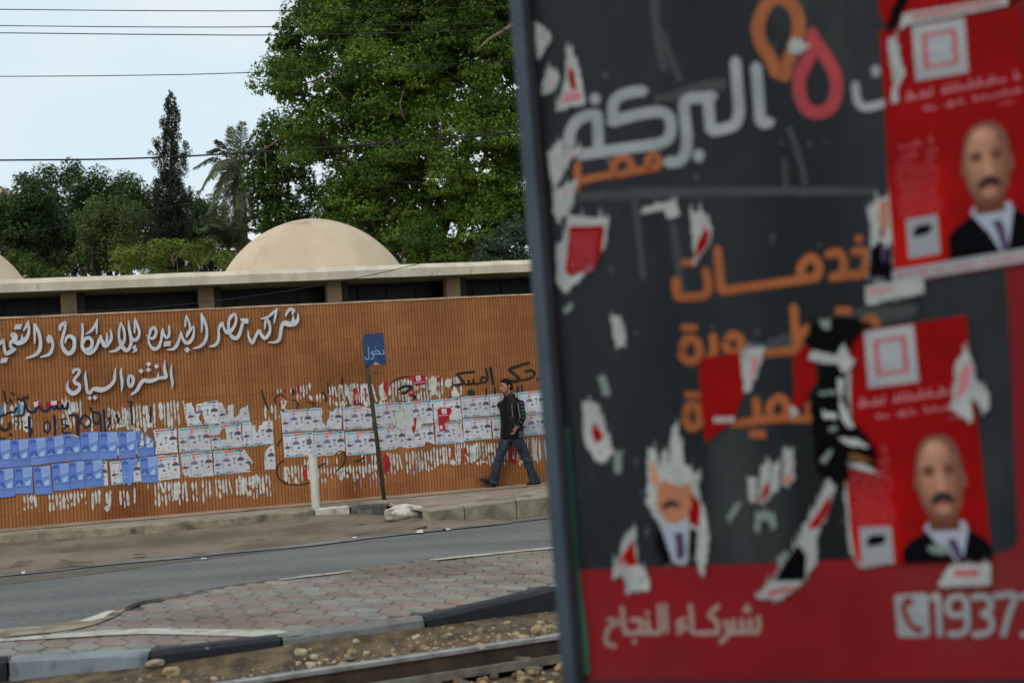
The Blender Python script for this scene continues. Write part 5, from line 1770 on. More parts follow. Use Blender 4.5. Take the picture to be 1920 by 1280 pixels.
tree("acacia_shrub", "wide yellowish green feathery shrub just above the roof edge left of the dome", "shrub", s1, 42, 0.34, 2.8, 110, 0.09, ((0.080, 0.123, 0.017), (0.181, 0.217, 0.032)), 9, droop=0.1, flat=0.5, bark=m_bark, trunk_px=325, r0=0.1, extra=[([(326, 500, -1.6), (322, 485, -1.7), (328, 472, -1.8)], 0.025), ([(326, 490, -1.6), (340, 470, -1.7), (352, 462, -1.8)], 0.02)])
s2 = [(70, 500, 30), (40, 490, 24), (100, 508, 22), (20, 480, 20), (125, 512, 16)]
tree("acacia_shrub", "bright green shrub low above the roof edge beside the left dome", "shrub", s2, 43, 0.32, 2.2, 90, 0.11, ((0.034, 0.070, 0.010), (0.090, 0.130, 0.020)), 10, droop=0.15, r0=0.08)
s3 = [(930, 470, 42), (975, 455, 42), (1010, 470, 40), (890, 490, 24), (955, 490, 30), (1040, 450, 40)]
tree("grey_green_bush", "bluish grey green bush above the roof edge beside the billboard", "shrub", s3, 38, 0.30, 3.0, 130, 0.11, ((0.036, 0.070, 0.034), (0.085, 0.130, 0.070)), 12, droop=0.3, r0=0.08, flat=0.85)
s4 = [(612, 405, 30), (640, 425, 34), (600, 440, 30), (650, 455, 30), (690, 470, 26)]
tree("brownish_shrub", "dull brownish green tree in the gap behind the middle dome", "tree", s4, 58, 0.40, 2.8, 120, 0.12, ((0.040, 0.050, 0.022), (0.080, 0.090, 0.038)), 13, droop=0.2, r0=0.12)

# cypress: a spire of upright tufts
rng = np.random.default_rng(21)
CD = 50.0
apex, cb = at(321, 172, CD), at(318, 470, CD)
e = empty("cypress_tree", (cb.x, cb.y, -0.42), "tall narrow dark cypress spire rising above the other trees into the sky", "tree", GT)
mb = MB()
mb.tube([Vector((cb.x, cb.y, -0.42)), cb, apex - ZU * 0.6], [0.2, 0.14, 0.02], m_barkd, 8)
mb.build("trunk", e, smooth=True)
cl = []
H = apex.z - cb.z + 2.5
for i in range(640):
    t = rng.random() ** 0.75                     # 0 at the tip, 1 low down
    prof = 0.03 + 0.80 * (1 - math.exp(-t * 3.6)) * (0.84 + 0.16 * math.sin(t * 26) + 0.14 * math.sin(t * 47 + 1))
    a = rng.uniform(0, 6.283)
    rr = prof * (rng.uniform(0.3, 1.0) if rng.random() < .88 else rng.uniform(1.0, 1.25))
    base_ = apex.lerp(cb, t * 1.25)
    cl.append((base_.x + rr * math.cos(a), base_.y + rr * math.sin(a), base_.z + rng.uniform(-0.1, 0.12), 0.09 + 0.13 * t))
foliage("crown", cl, 62, 0.085, leafmat("cypress_leaf", (0.014, 0.024, 0.013), (0.042, 0.058, 0.030), trans=0.1), e, rng, droop=-0.3, flat=1.7, shell=0.2, aspect=0.5, upbias=0.1)

# palms
m_frond = leafmat("palm_leaf", (0.050, 0.075, 0.034), (0.110, 0.140, 0.066), trans=0.25)
m_frondb = leafmat("palm_leaf_green", (0.030, 0.058, 0.020), (0.080, 0.115, 0.040), trans=0.25)
m_rachis = mat("palm_rib", S(120, 112, 74), rough=0.8)


def palm(label, cx, cy, dist, fr, m, seed, lean=0):
    rnd = random.Random(seed)
    c = at(cx, cy, dist)
    e = empty("palm_tree", (c.x, c.y, -0.42), label, "palm tree", GT)
    g = MB()
    P = [Vector((c.x + lean, c.y, -0.42)).lerp(c, i / 10) for i in range(11)]
    g.tube(P, [0.2 + 0.02 * (i % 2) for i in range(11)], m_barkd, 10)
    g.build("trunk", e, smooth=True)
    for k, (ex, ey, sag, dz) in enumerate(fr):
        tip = at(ex, ey, dist + dz)
        mid = c.lerp(tip, 0.5) + ZU * sag
        Q = [Vector(q) for q in crom([tuple(c), tuple(mid), tuple(tip)], 12)]
        g = MB()
        g.tube(Q, [lerp(0.03, 0.006, i / (len(Q) - 1)) for i in range(len(Q))], m_rachis, 5)
        Ltot = sum((Q[i + 1] - Q[i]).length for i in range(len(Q) - 1))
        for i in range(2, len(Q) - 1):
            for s in range(3):
                a = Q[i].lerp(Q[i + 1], s / 3)
                d = (Q[i + 1] - Q[i]).normalized()
                side = d.cross(Vector((0, 0.25, 1))).normalized()
                for sg_ in (-1, 1):
                    t = (i + s / 3) / len(Q)
                    ln = 0.16 * Ltot * (0.35 + 1.0 * math.sin(math.pi * min(1, 0.15 + t * 0.85))) * rnd.uniform(.8, 1.1)
                    dr = (d * 0.75 + side * sg_ * 0.8 + Vector((rnd.gauss(0, .1), rnd.gauss(0, .1), -0.35 + rnd.gauss(0, .12)))).normalized()
                    b_ = dr.cross(Vector((rnd.gauss(0, .3), -1, 0.4))).normalized() * 0.015
                    m1 = a + dr * ln * 0.5
                    g.face([a - b_ * .5, m1 - b_, a + dr * ln - ZU * 0.06 * ln, m1 + b_, a + b_ * .5], m, min(1, max(0, rnd.gauss(.5, .25))))
        g.build("frond", e, tint=True)
    return e


palm("grey green palm with long arching fronds right of the cypress, against the sky", 447, 335, 47, [(364, 314, .5, -1), (372, 362, .6, -1.2), (390, 400, .5, -1.5), (388, 285, .45, 0), (405, 262, .35, -.5), (432, 238, .2, -.3), (455, 228, .1, 0), (480, 245, .3, .5), (418, 415, .4, -1.6), (395, 335, .6, -2), (500, 300, .5, .8), (445, 420, .3, -2), (410, 372, .5, -2), (470, 400, .3, -1.5)], m_frond, 31)
palm("lower green palm with upright fronds just left of the dome", 428, 470, 44, [(378, 405, .15, -1), (398, 392, .12, -.6), (420, 385, .08, -.5), (448, 392, .1, -.3), (470, 405, .15, 0), (372, 430, .35, -1.4), (392, 420, .3, -1.6), (485, 430, .3, 0), (460, 420, .2, -1.5), (440, 415, .2, -1.2), (410, 410, .2, -1.2), (480, 460, .35, -1), (385, 455, .35, -1.5)], m_frondb, 32)
# ================================================================== ADVERTISING PANEL BY THE TRACK
dh = ray(-4200, 1300).normalized()                    # the panel's level direction, receding to the left
r1, r2 = ray(967, 0), ray(1066, 1280)                 # its outer edge
dv = (r1.cross(r2)).cross(dh).normalized()
if dv.z < 0:
    dv = -dv
PN = dh.cross(dv).normalized()
if PN.y > 0:
    PN = -PN
PO = at(1020, 640, 4.25)
PX = -dh if dh.x < 0 else dh                          # to the right along the panel


def pp(px, py, off=0.0):
    return pl(px, py, PO + PN * off, PN)


m_pframe = mat("panel_frame_grey_blue", S(66, 77, 87), S(54, 65, 75), scale=3, rough=0.45, metal=0.2, bump=0.05, bscale=40)
m_pinner = mat("panel_inner_gasket", S(34, 34, 42), S(26, 26, 32), scale=3, rough=0.7)
m_pgreen = mat("panel_green_edge", S(46, 92, 76), S(36, 76, 62), scale=2, rough=0.4)
m_pdark = mat("print_charcoal", S(33, 38, 42), S(17, 20, 23), scale=1.9, rough=0.4, spec=0.14, c3=S(50, 56, 57), scale3=2.6, lo3=0.52, hi3=0.78, stretch=(1, 1, 0.35))  # c3: paler patches paint the haze of reflections into the charcoal
m_predp = mat("print_crimson", S(126, 20, 28), S(104, 15, 22), scale=1.3, rough=0.5, spec=0.12, c3=S(106, 44, 44), scale3=1.1, lo3=0.5, hi3=0.75)
m_pgrey = mat("print_silver", S(146, 152, 154), S(128, 136, 138), scale=6, rough=0.5)
m_porange = mat("print_orange", S(154, 82, 32), S(136, 70, 26), scale=6, rough=0.5)
m_ppink = mat("print_rose", S(160, 44, 52), S(140, 36, 46), scale=6, rough=0.5)
m_pbeige = mat("print_beige", S(150, 126, 118), S(134, 112, 104), scale=6, rough=0.5)

ap = empty("advertising_panel", tuple(pp(1500, 1280)), "large glazed street advertising panel with peeling notices, out of focus and close to the camera", "advertising panel")


def pface(g, pts, off, m):
    g.face([pp(x, y, off) for x, y in pts], m)


# outline of the panel in its own plane (metres along PX, and up dv)
o2 = lambda p: ((p - PO).dot(PX), (p - PO).dot(dv))
uL = o2(pp(1016, 640))[0]
vT = o2(pp(1000, -260))[1]
vB = o2(pp(1700, 1284))[1]
uR = uL + 1.62


def pq(u, v, off=0.0):
    return PO + PX * u + dv * v + PN * off


# frame: four extrusions
FW = 0.044
g = MB()
for (ua, ub, va, vb) in ((uL, uL + FW, vB - 0.07, vT + 0.07), (uR - FW, uR, vB - 0.07, vT + 0.07)):
    g.box(pq(ua, va, -0.10), PX * (ub - ua), dv * (vb - va), PN * 0.145, m_pframe)
for (va, vb) in ((vB - 0.07, vB), (vT, vT + 0.07)):
    g.box(pq(uL + FW + 0.0005, va, -0.10), PX * (uR - uL - 2 * FW - 0.001), dv * (vb - va), PN * 0.14, m_pframe)
bevel(g.build("frame", ap), 0.006, 3)
g = MB()
g.box(pq(uL + FW + 0.001, vB + 0.001, -0.05), PX * 0.016, dv * (vT - vB - 0.002), PN * 0.085, m_pinner)
g.box(pq(uL + FW + 0.018, vB + 0.001, -0.05), PX * (uR - uL - 2 * FW - 0.02), dv * 0.014, PN * 0.085, m_pinner)
g.build("gasket", ap)
g = MB()
pts = [(1058, 800), (1066, 800), (1083, 1050), (1101, 1190), (1106, 1262), (1092, 1262), (1080, 1150), (1070, 1000)]
g.face([pp(x, y, 0.012) for x, y in pts], m_pgreen)
g.build("green_edge_strip", ap)
g = MB()
g.box(pq(uL + FW, vB, -0.09), PX * (uR - uL - 2 * FW), dv * (vT - vB), PN * 0.07, m_pinner)
g.build("back_board", ap)
for uu in (uL + 0.28, uR - 0.36):
    a = pq(uu, vB - 0.072, -0.03)
    g = MB()
    g.box(Vector((a.x - 0.05, a.y, -0.47)), (0.1, 0, 0), (0, 0.08, 0), (0, 0, a.z + 0.47), m_pframe)
    bevel(g.build("leg", ap), 0.006)

# the printed advertisement
g = MB()
g.face([pq(uL + FW + 0.001, vB + 0.001), pq(uR - FW - 0.001, vB + 0.001), pq(uR - FW - 0.001, vT - 0.001), pq(uL + FW + 0.001, vT - 0.001)], m_predp)
redtop = [(1060, 1069), (1200, 1064), (1400, 1056), (1640, 1046), (1860, 1038), (1888, 1034), (1903, 1022), (1909, 1005), (1904, 900), (1896, 700), (1888, 540), (1878, 380), (1866, 150), (1855, -240)]
dark = [o2(pp(x, y)) for x, y in redtop]
dark = [(max(uL + FW + 0.002, u), v) for u, v in dark] + [(uL + FW + 0.002, dark[-1][1])]
dark[0] = (uL + FW + 0.002, dark[0][1])
g.face([pq(u, v, 0.0012) for u, v in dark], m_pdark)
advert = g.build("printed_advert", ap)

PK = [0]


def ink(g, pts, wd, m, zf=None, closed=False, smooth=True, base=0.0022, n=5):
    PK[0] = (PK[0] + 1) % 9
    off = base + 0.00025 * PK[0]
    P = [(zf(p + (wd,)) if zf else p + (wd,)) for p in pts]
    L, Rr = ribbon(P, n=n, closed=closed, smooth=smooth)
    for k in range(len(L) - 1):
        pface(g, (L[k], Rr[k], Rr[k + 1], L[k + 1]), off, m)
    if not closed:
        for c in (P[0], P[-1]):
            pface(g, ell(c[0], c[1], c[2] * .36, c[2] * .36, 8, .39), off + 0.0001, m)


ZP = Z(4.174, 1020, 90)
g = MB()
W_ = 88
for pts in ([(1660, 140), (1678, 360), (1694, 590)], [(1694, 592), (1775, 580)], [(1498, 95), (1512, 300), (1526, 480), (1500, 590), (1430, 626), (1305, 652)], [(1305, 652), (1292, 500), (1285, 385)], [(1330, 378), (1230, 392), (1140, 396), (1100, 430), (1100, 520), (1118, 680), (1110, 810), (1060, 885), (960, 895)],
            [(785, 335), (660, 352), (575, 392), (540, 450), (545, 590)], [(520, 580), (700, 530), (880, 500), (970, 530), (995, 620), (970, 710), (890, 752)], [(930, 745), (700, 778), (480, 808), (270, 838)], [(200, 760), (205, 660), (260, 570), (350, 528), (420, 525)], [(415, 510), (422, 640), (428, 800)]):
    ink(g, pts, W_, m_pgrey, ZP)
for x, y, r in ((1210, 842, 48), (400, 400, 44)):
    pface(g, [ZP(p) for p in ell(x, y, r, r * 1.1, 10)], 0.0045, m_pgrey)
ink(g, [(435, 335), (442, 400), (475, 430), (560, 410)], 34, m_pgrey, Z(2.133, 1400, 0))
pface(g, [Z(2.133, 1400, 0)(p) for p in ell(516, 285, 20, 26, 8)], 0.0045, m_pgrey)
g.build("silver_lettering", advert)
g = MB()
for pts in ([(262, 905), (272, 1030), (400, 1012), (560, 985)], [(262, 1030), (255, 1110)], [(548, 985), (545, 905), (610, 858), (670, 880), (682, 950), (620, 985), (560, 985)], [(640, 975), (740, 958), (830, 945)], [(815, 945), (815, 870), (855, 830), (893, 862), (890, 925), (815, 945)]):
    ink(g, pts, 58, m_porange, ZP)
g.build("orange_word", advert)
ZQ = Z(3.047, 1230, 430)
g = MB()
for pts in ([(112, 285), (122, 370), (150, 386), (290, 365), (286, 232)], [(350, 108), (362, 240), (372, 350)], [(370, 352), (560, 325), (840, 285), (930, 270)], [(832, 282), (830, 215), (885, 160), (930, 205), (925, 268)], [(978, 145), (1040, 132), (1072, 185), (1062, 250), (1000, 275)], [(1000, 275), (1100, 262), (1190, 255)], [(1125, 130), (1180, 122), (1215, 150)], [(1205, 150), (1195, 220), (1190, 255)]):
    ink(g, pts, 50, m_porange, ZQ)
for x, y, a, b in ((190, 190, 46, 20), (1160, 55, 22, 20)):
    pface(g, [ZQ(p) for p in R4(x - a, y - b, x + a, y + b)], 0.0045, m_porange)
g.build("orange_word", advert)
g = MB()
for pts in ([(150, 690), (165, 635), (200, 625), (240, 650), (245, 720), (200, 755), (155, 730), (150, 690)], [(325, 605), (330, 700), (300, 740)], [(400, 640), (435, 600), (480, 625), (480, 690), (430, 705), (400, 670), (400, 640)], [(785, 440), (795, 560), (805, 690)], [(800, 690), (700, 700), (560, 712)], [(805, 660), (835, 600), (870, 555)], [(1195, 570), (1200, 520), (1240, 510), (1262, 545)]):
    ink(g, pts, 48, m_porange, ZQ)
for x, y, a, b in ((190, 562, 46, 20), (1070, 465, 46, 22)):
    pface(g, [ZQ(p) for p in R4(x - a, y - b, x + a, y + b)], 0.0045, m_porange)
g.build("orange_word", advert)
g = MB()
for pts in ([(170, 1060), (190, 1005), (235, 1010), (250, 1065), (240, 1115), (195, 1130), (170, 1090), (170, 1060)], [(570, 970), (580, 1085)], [(440, 1112), (580, 1092), (690, 1080)], [(655, 1080), (650, 1010), (700, 960), (740, 990), (740, 1065), (690, 1082)], [(735, 1075), (820, 1080), (910, 1080)], [(880, 1075), (872, 1000)]):
    ink(g, pts, 48, m_porange, ZQ)
for x, y, a, b in ((210, 945, 46, 20), (580, 1168, 48, 24)):
    pface(g, [ZQ(p) for p in R4(x - a, y - b, x + a, y + b)], 0.0045, m_porange)
g.build("orange_word", advert)
g = MB()
# the two drop shaped emblems
ZR = Z(2.133, 1400, 0)
oring = [(125, 300), (95, 235), (52, 160), (48, 90), (80, 20), (130, -8), (185, 25), (208, 90), (200, 160), (170, 240), (150, 310)]
ink(g, oring, 54, m_porange, ZR)
g.build("orange_drop_emblem", advert)
g = MB()
ink(g, [(265, 130), (255, 215), (215, 300), (210, 370), (235, 430), (282, 452), (335, 430), (360, 365), (350, 290), (310, 220), (280, 170)], 52, m_ppink, ZR)
pface(g, [ZR(p) for p in [(262, 100), (300, 200), (250, 215), (235, 190)]], 0.0048, m_ppink)
g.build("red_drop_emblem", advert)
ZT_ = Z(2.341, 1100, 1080)
g = MB()
for pts in ([(95, 188), (142, 200), (102, 222), (84, 262), (92, 296), (126, 306)], [(155, 135), (162, 200), (168, 245)], [(196, 190), (240, 196), (226, 244), (165, 247)], [(265, 190), (270, 245), (225, 245)], [(317, 125), (322, 200), (318, 246), (268, 246)], [(344, 122), (350, 245)],
            [(432, 188), (402, 200), (405, 218), (438, 220)], [(435, 222), (400, 248)], [(455, 125), (462, 200), (470, 245), (575, 246)], [(574, 246), (572, 200), (540, 168), (578, 128)], [(608, 195), (622, 246), (588, 290)], [(622, 246), (645, 243), (642, 190)], [(645, 243), (683, 242), (680, 188)], [(683, 242), (718, 241), (715, 186)], [(718, 241), (752, 240), (754, 175)]):
    ink(g, pts, 21, m_pbeige, ZT_, base=0.0016)
for x, y, r in ((210, 285, 11), (266, 162, 11), (695, 148, 11), (715, 148, 11), (705, 130, 10)):
    pface(g, [ZT_(p) for p in ell(x, y, r, r, 8)], 0.004, m_pbeige)
ds = []
for x0 in (0, 0):
    pass
for pts in ([(1512, 98), (1540, 86), (1546, 170), (1550, 258)], [(1668, 150), (1640, 168), (1598, 165), (1584, 130), (1600, 95), (1640, 88), (1664, 110), (1670, 170), (1668, 225), (1640, 250), (1590, 252)], [(1690, 92), (1745, 88), (1772, 112), (1768, 148), (1735, 164)], [(1735, 164), (1772, 182), (1776, 225), (1750, 250), (1698, 254)], [(1790, 86), (1878, 82), (1855, 160), (1828, 258)], [(1905, 88), (1960, 84), (1988, 110), (1982, 145), (1950, 162)], [(1950, 162), (1988, 182), (1990, 225), (1965, 250), (1912, 254)]):
    ink(g, pts, 26, m_pgrey, ZT_, base=0.0016)
pface(g, [ZT_(p) for p in [(1362, 80), (1485, 72), (1498, 84), (1506, 252), (1494, 264), (1376, 266), (1364, 254), (1350, 92)]], 0.0016, m_pgrey)
ink(g, [(1410, 100), (1392, 130), (1400, 170), (1425, 215), (1458, 240)], 22, m_predp, ZT_, base=0.003)
for x, y in ((1412, 108), (1456, 232)):
    pface(g, [ZT_(p) for p in ell(x, y, 22, 16, 8, .5)], 0.0058, m_predp)
g.build("bottom_lettering", advert)

# ------------------------------------------------------------------ notices pasted over the panel
PM = {"nwhite": mat("notice_vignetted_white", S(160, 161, 164), S(140, 141, 146), scale=5, rough=0.7, spec=0.1), "red": mat("notice_red", S(140, 6, 8), S(118, 4, 8), scale=2.2, rough=0.6, spec=0.06, c3=S(164, 12, 4), scale3=1.6, lo3=0.5, hi3=0.7), "white": mat("notice_white", S(174, 178, 176), S(146, 150, 148), scale=5, rough=0.7), "pink": mat("notice_pink", S(176, 110, 118), rough=0.7),  # nwhite: greyed paper white, lens vignetting at the right painted into its colour
      "rose": mat("notice_rose_line", S(168, 64, 72), rough=0.7), "grey": mat("notice_grey", S(158, 160, 168), S(138, 140, 150), scale=30, rough=0.7), "skin": mat("notice_skin", S(172, 112, 84), S(158, 100, 74), scale=9, rough=0.6), "skind": mat("notice_skin_shade", S(136, 82, 62), rough=0.6),
      "skinl": mat("notice_skin_light", S(182, 128, 102), rough=0.6), "tash": mat("notice_moustache", S(34, 17, 13), rough=0.7), "suit": mat("notice_suit_black", S(8, 8, 13), S(4, 4, 8), scale=5, spec=0.04, rough=0.7), "shirt": mat("notice_shirt", S(150, 158, 172), rough=0.6), "tie": mat("notice_tie", S(60, 40, 78), rough=0.6),
      "speck": mat("paste_speck", S(84, 97, 94), S(66, 78, 76), scale=20, rough=0.7), "black": mat("notice_black", S(6, 7, 7), S(13, 13, 13), scale=12, rough=0.8, spec=0.03), "brown": mat("notice_brown", S(112, 70, 20), rough=0.7), "green": mat("notice_greenish", S(112, 126, 120), rough=0.7)}
NG = "torn notices pasted on the advertising panel"


def arabic_row(x0, y0, x1, y1, h, m, rnd, lay, dens=14):
    """A line of small connected script, too blurred to read: a baseline with strokes and dots."""
    out = []
    dx, dy = (x1 - x0), (y1 - y0)
    n_ = dens
    for i in range(n_):
        if rnd.random() < 0.14:
            continue
        a, b = i / n_, (i + rnd.uniform(.7, .95)) / n_
        out.append(([(x0 + dx * a, y0 + dy * a), (x0 + dx * b, y0 + dy * b), (x0 + dx * b, y0 + dy * b + h * .38), (x0 + dx * a, y0 + dy * a + h * .38)], m, lay))
        for _ in range(2):
            t = rnd.uniform(a, b)
            hh = rnd.choice([.35, .7, 1.0]) * h
            ww = abs(dx) / n_ * 0.2
            up = rnd.random() < 0.75
            ya = y0 + dy * t
            out.append(([(x0 + dx * t - ww / 2, ya - hh if up else ya + h * .3), (x0 + dx * t + ww / 2, ya - hh if up else ya + h * .3), (x0 + dx * t + ww / 2, ya + h * .1 if up else ya + hh * .9), (x0 + dx * t - ww / 2, ya + h * .1 if up else ya + hh * .9)], m, lay))
    return out


rk = random.Random(44)
NOT = []
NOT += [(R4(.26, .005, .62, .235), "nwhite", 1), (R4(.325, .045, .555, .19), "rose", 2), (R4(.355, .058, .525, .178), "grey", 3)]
for y in np.arange(.068, .172, .016):
    NOT.append((R4(.37, y, .51, y + .005), "white", 4))
NOT += arabic_row(.08, .30, .97, .285, .026, "pink", rk, 1, 18) + arabic_row(.30, .355, .97, .345, .018, "pink", rk, 1, 14) + arabic_row(.80, .39, .97, .385, .014, "rose", rk, 1, 4)
NOT += arabic_row(.12, .50, .36, .49, .020, "rose", rk, 1, 6) + arabic_row(.12, .54, .38, .53, .018, "rose", rk, 1, 6)
for y in np.arange(.56, .80, .024):
    NOT += arabic_row(.08, y + .008, .38 - .02 * rk.random(), y, .012, "rose", rk, 1, 11)
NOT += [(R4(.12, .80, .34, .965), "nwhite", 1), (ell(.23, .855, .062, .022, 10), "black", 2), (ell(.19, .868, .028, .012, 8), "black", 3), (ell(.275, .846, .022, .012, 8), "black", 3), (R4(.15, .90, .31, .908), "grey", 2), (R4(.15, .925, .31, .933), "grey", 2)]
NOT += [([(.40, 1.0), (.40, .90), (.46, .865), (.56, .835), (.60, .80), (.84, .80), (.88, .835), (.97, .87), (1.0, .90), (1.0, 1.0)], "suit", 1),
        ([(.58, .795), (.84, .795), (.86, .83), (.80, 1.0), (.755, 1.0)], "shirt", 2), ([(.705, .868), (.765, .862), (.79, .90), (.812, 1.0), (.765, 1.0), (.735, .91)], "tie", 3), ([(.56, .815), (.62, .79), (.70, .875), (.66, .90)], "shirt", 3)]
NOT += [(R4(.60, .74, .80, .82), "skind", 3), ([(.60, .80), (.71, .865), (.82, .80), (.80, .77), (.62, .77)], "skind", 4), (ell(.70, .635, .158, .165, 20), "skin", 4), (ell(.535, .665, .022, .038, 8), "skind", 3), (ell(.868, .665, .022, .038, 8), "skin", 3), (ell(.69, .545, .105, .062, 14), "skinl", 5),
        (ell(.715, .765, .085, .042, 12), "skind", 5), (ell(.63, .638, .042, .016, 8), "skind", 6), (ell(.775, .634, .042, .016, 8), "skind", 6), (R4(.59, .612, .665, .621), "tash", 6), (R4(.74, .608, .815, .617), "tash", 6), (ell(.63, .640, .016, .008, 6), "tash", 7), (ell(.775, .636, .016, .008, 6), "tash", 7),
        ([(.685, .63), (.72, .63), (.745, .695), (.67, .697)], "skinl", 5), ([(.63, .735), (.67, .705), (.71, .712), (.75, .702), (.79, .728), (.77, .738), (.71, .728), (.65, .742)], "tash", 7), ([(.635, .735), (.66, .70), (.71, .706), (.76, .698), (.79, .732), (.71, .735)], "tash", 7.5), (R4(.67, .752, .755, .760), "rose", 7)]
FACE = []
CONT = [(0, -.175), (.05, -.172), (.095, -.155), (.13, -.12), (.152, -.06), (.158, .0), (.150, .055), (.135, .095), (.105, .128), (.06, .150), (0, .156), (-.06, .150), (-.105, .128), (-.135, .095), (-.150, .055), (-.158, .0), (-.152, -.06), (-.13, -.12), (-.095, -.155), (-.05, -.172)]
for k in range(9):
    t = k / 8
    nm = "skin_step_%d" % k
    PM[nm] = mat("notice_" + nm, tuple(lerp(a, b, t) for a, b in zip(S(96, 56, 42), S(190, 140, 114))), rough=0.7, spec=0.1)
PM["greyhair"] = mat("notice_grey_hair", S(104, 92, 84), S(80, 66, 58), scale=60, rough=0.8)
FACE.append(([(.70 + x * 1.06, .632 + y * (1.03 if y < 0 else .35)) for x, y in CONT], "greyhair", 3.9))
FACE.append((R4(.60, .73, .805, .83), "skin_step_0", 3.5))
for k in range(6):
    sc_k = 1 - .13 * k
    FACE.append(([(.70 - .012 * k + x * sc_k, .632 - .012 * k + y * sc_k) for x, y in CONT], "skin_step_%d" % (k + 1), 4 + .1 * k))
for k in range(4):
    FACE.append((ell(.685 - .006 * k, .515 - .004 * k, .09 - .018 * k, .045 - .009 * k, 16), "skin_step_%d" % (5 + k), 4.7 + .1 * k))
for sx, w_ in ((.628, 1), (.772, .95)):
    FACE += [(ell(sx, .592, .050 * w_, .024, 12), "skin_step_2", 5.5), (ell(sx, .594, .040, .014, 10), "skin_step_1", 5.6), (R4(sx - .04, .572, sx + .04, .579), "tash", 5.7), (ell(sx, .596, .020, .008, 8), "tash", 5.8)]
FACE += [([(.690, .59), (.712, .59), (.728, .655), (.740, .672), (.668, .674), (.682, .655)], "skin_step_7", 5.5), (R4(.672, .672, .738, .680), "skin_step_1", 5.6), (ell(.705, .745, .055, .020, 12), "skin_step_5", 5.3), (R4(.675, .718, .742, .726), "rose", 6),
         ([(.618, .718), (.650, .688), (.705, .678), (.760, .686), (.795, .714), (.765, .722), (.705, .712), (.648, .724)], "tash", 6.2)]
FACE += [(ell(.538, .635, .018, .034, 8), "skin_step_1", 3.8), (ell(.862, .635, .018, .034, 8), "skin_step_2", 3.8)]
NOT = [q for q in NOT if q[1] not in ("skin", "skind", "skinl", "tash")]
NOT = [q for q in NOT if q[0] != R4(.67, .752, .755, .760)] + FACE
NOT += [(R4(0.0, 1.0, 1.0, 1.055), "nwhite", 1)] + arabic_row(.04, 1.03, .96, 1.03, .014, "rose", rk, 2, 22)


def notice(label, quad, outline, off=0.008, edge=None, vmax=9.0):
    pr = lambda x, y, o: pp(x, y, o)
    r_ = random.Random(len(label))
    g = MB()
    if edge:                                             # white torn paper margin beneath the print
        g.face([pp(*q_, off - 0.001) for q_ in ragged([bil(quad, u, v) for u, v in edge], 2.2, 6, r_)], PM["white"])
    g.face([pp(*bil(quad, u, v), off) for u, v in outline], PM["red"])
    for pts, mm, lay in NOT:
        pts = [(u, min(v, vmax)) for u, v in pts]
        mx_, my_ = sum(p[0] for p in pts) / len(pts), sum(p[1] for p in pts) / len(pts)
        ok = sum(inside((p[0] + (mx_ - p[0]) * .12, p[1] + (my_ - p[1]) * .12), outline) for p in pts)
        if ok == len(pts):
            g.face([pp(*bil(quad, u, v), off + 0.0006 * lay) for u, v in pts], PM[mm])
    return tag(g.build("torn_notice", loc=tuple(pp(*bil(quad, 0.5, 0.5), off))), label, "notice", NG)


qa = [(1637, 60), (1914, 12), (1944, 462), (1672, 506)]
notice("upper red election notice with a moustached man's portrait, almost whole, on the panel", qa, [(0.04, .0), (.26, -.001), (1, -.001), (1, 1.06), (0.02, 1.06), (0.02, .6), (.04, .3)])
qb = [(1552, 630), (1811, 590), (1863, 1072), (1584, 1080)]
ob = [(.15, 0), (.26, 0), (1, 0), (1, .30), (1.0, .5), (1.0, .96), (.93, .955), (.45, .955), (.12, .955), (.08, .93), (.06, .80), (.06, .555), (.30, .56), (.16, .48), (.12, .38), (.13, .25), (.15, .12)]
eb = [(.08, .02), (.16, .01), (.6, .02), (.6, .94), (.10, .965), (.045, .90), (.035, .54), (.30, .575), (.33, .55), (.10, .45), (.07, .30), (.10, .12)]
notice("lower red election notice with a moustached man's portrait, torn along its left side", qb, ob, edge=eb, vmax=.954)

ZS1, ZS2, ZS3, ZS4, ZS5, ZS6 = Z(2.133, 960, 0), Z(2.133, 1400, 0), Z(1.777, 980, 560), Z(1.729, 1400, 540), Z(2.667, 1500, 580), Z(3.2, 1080, 740)


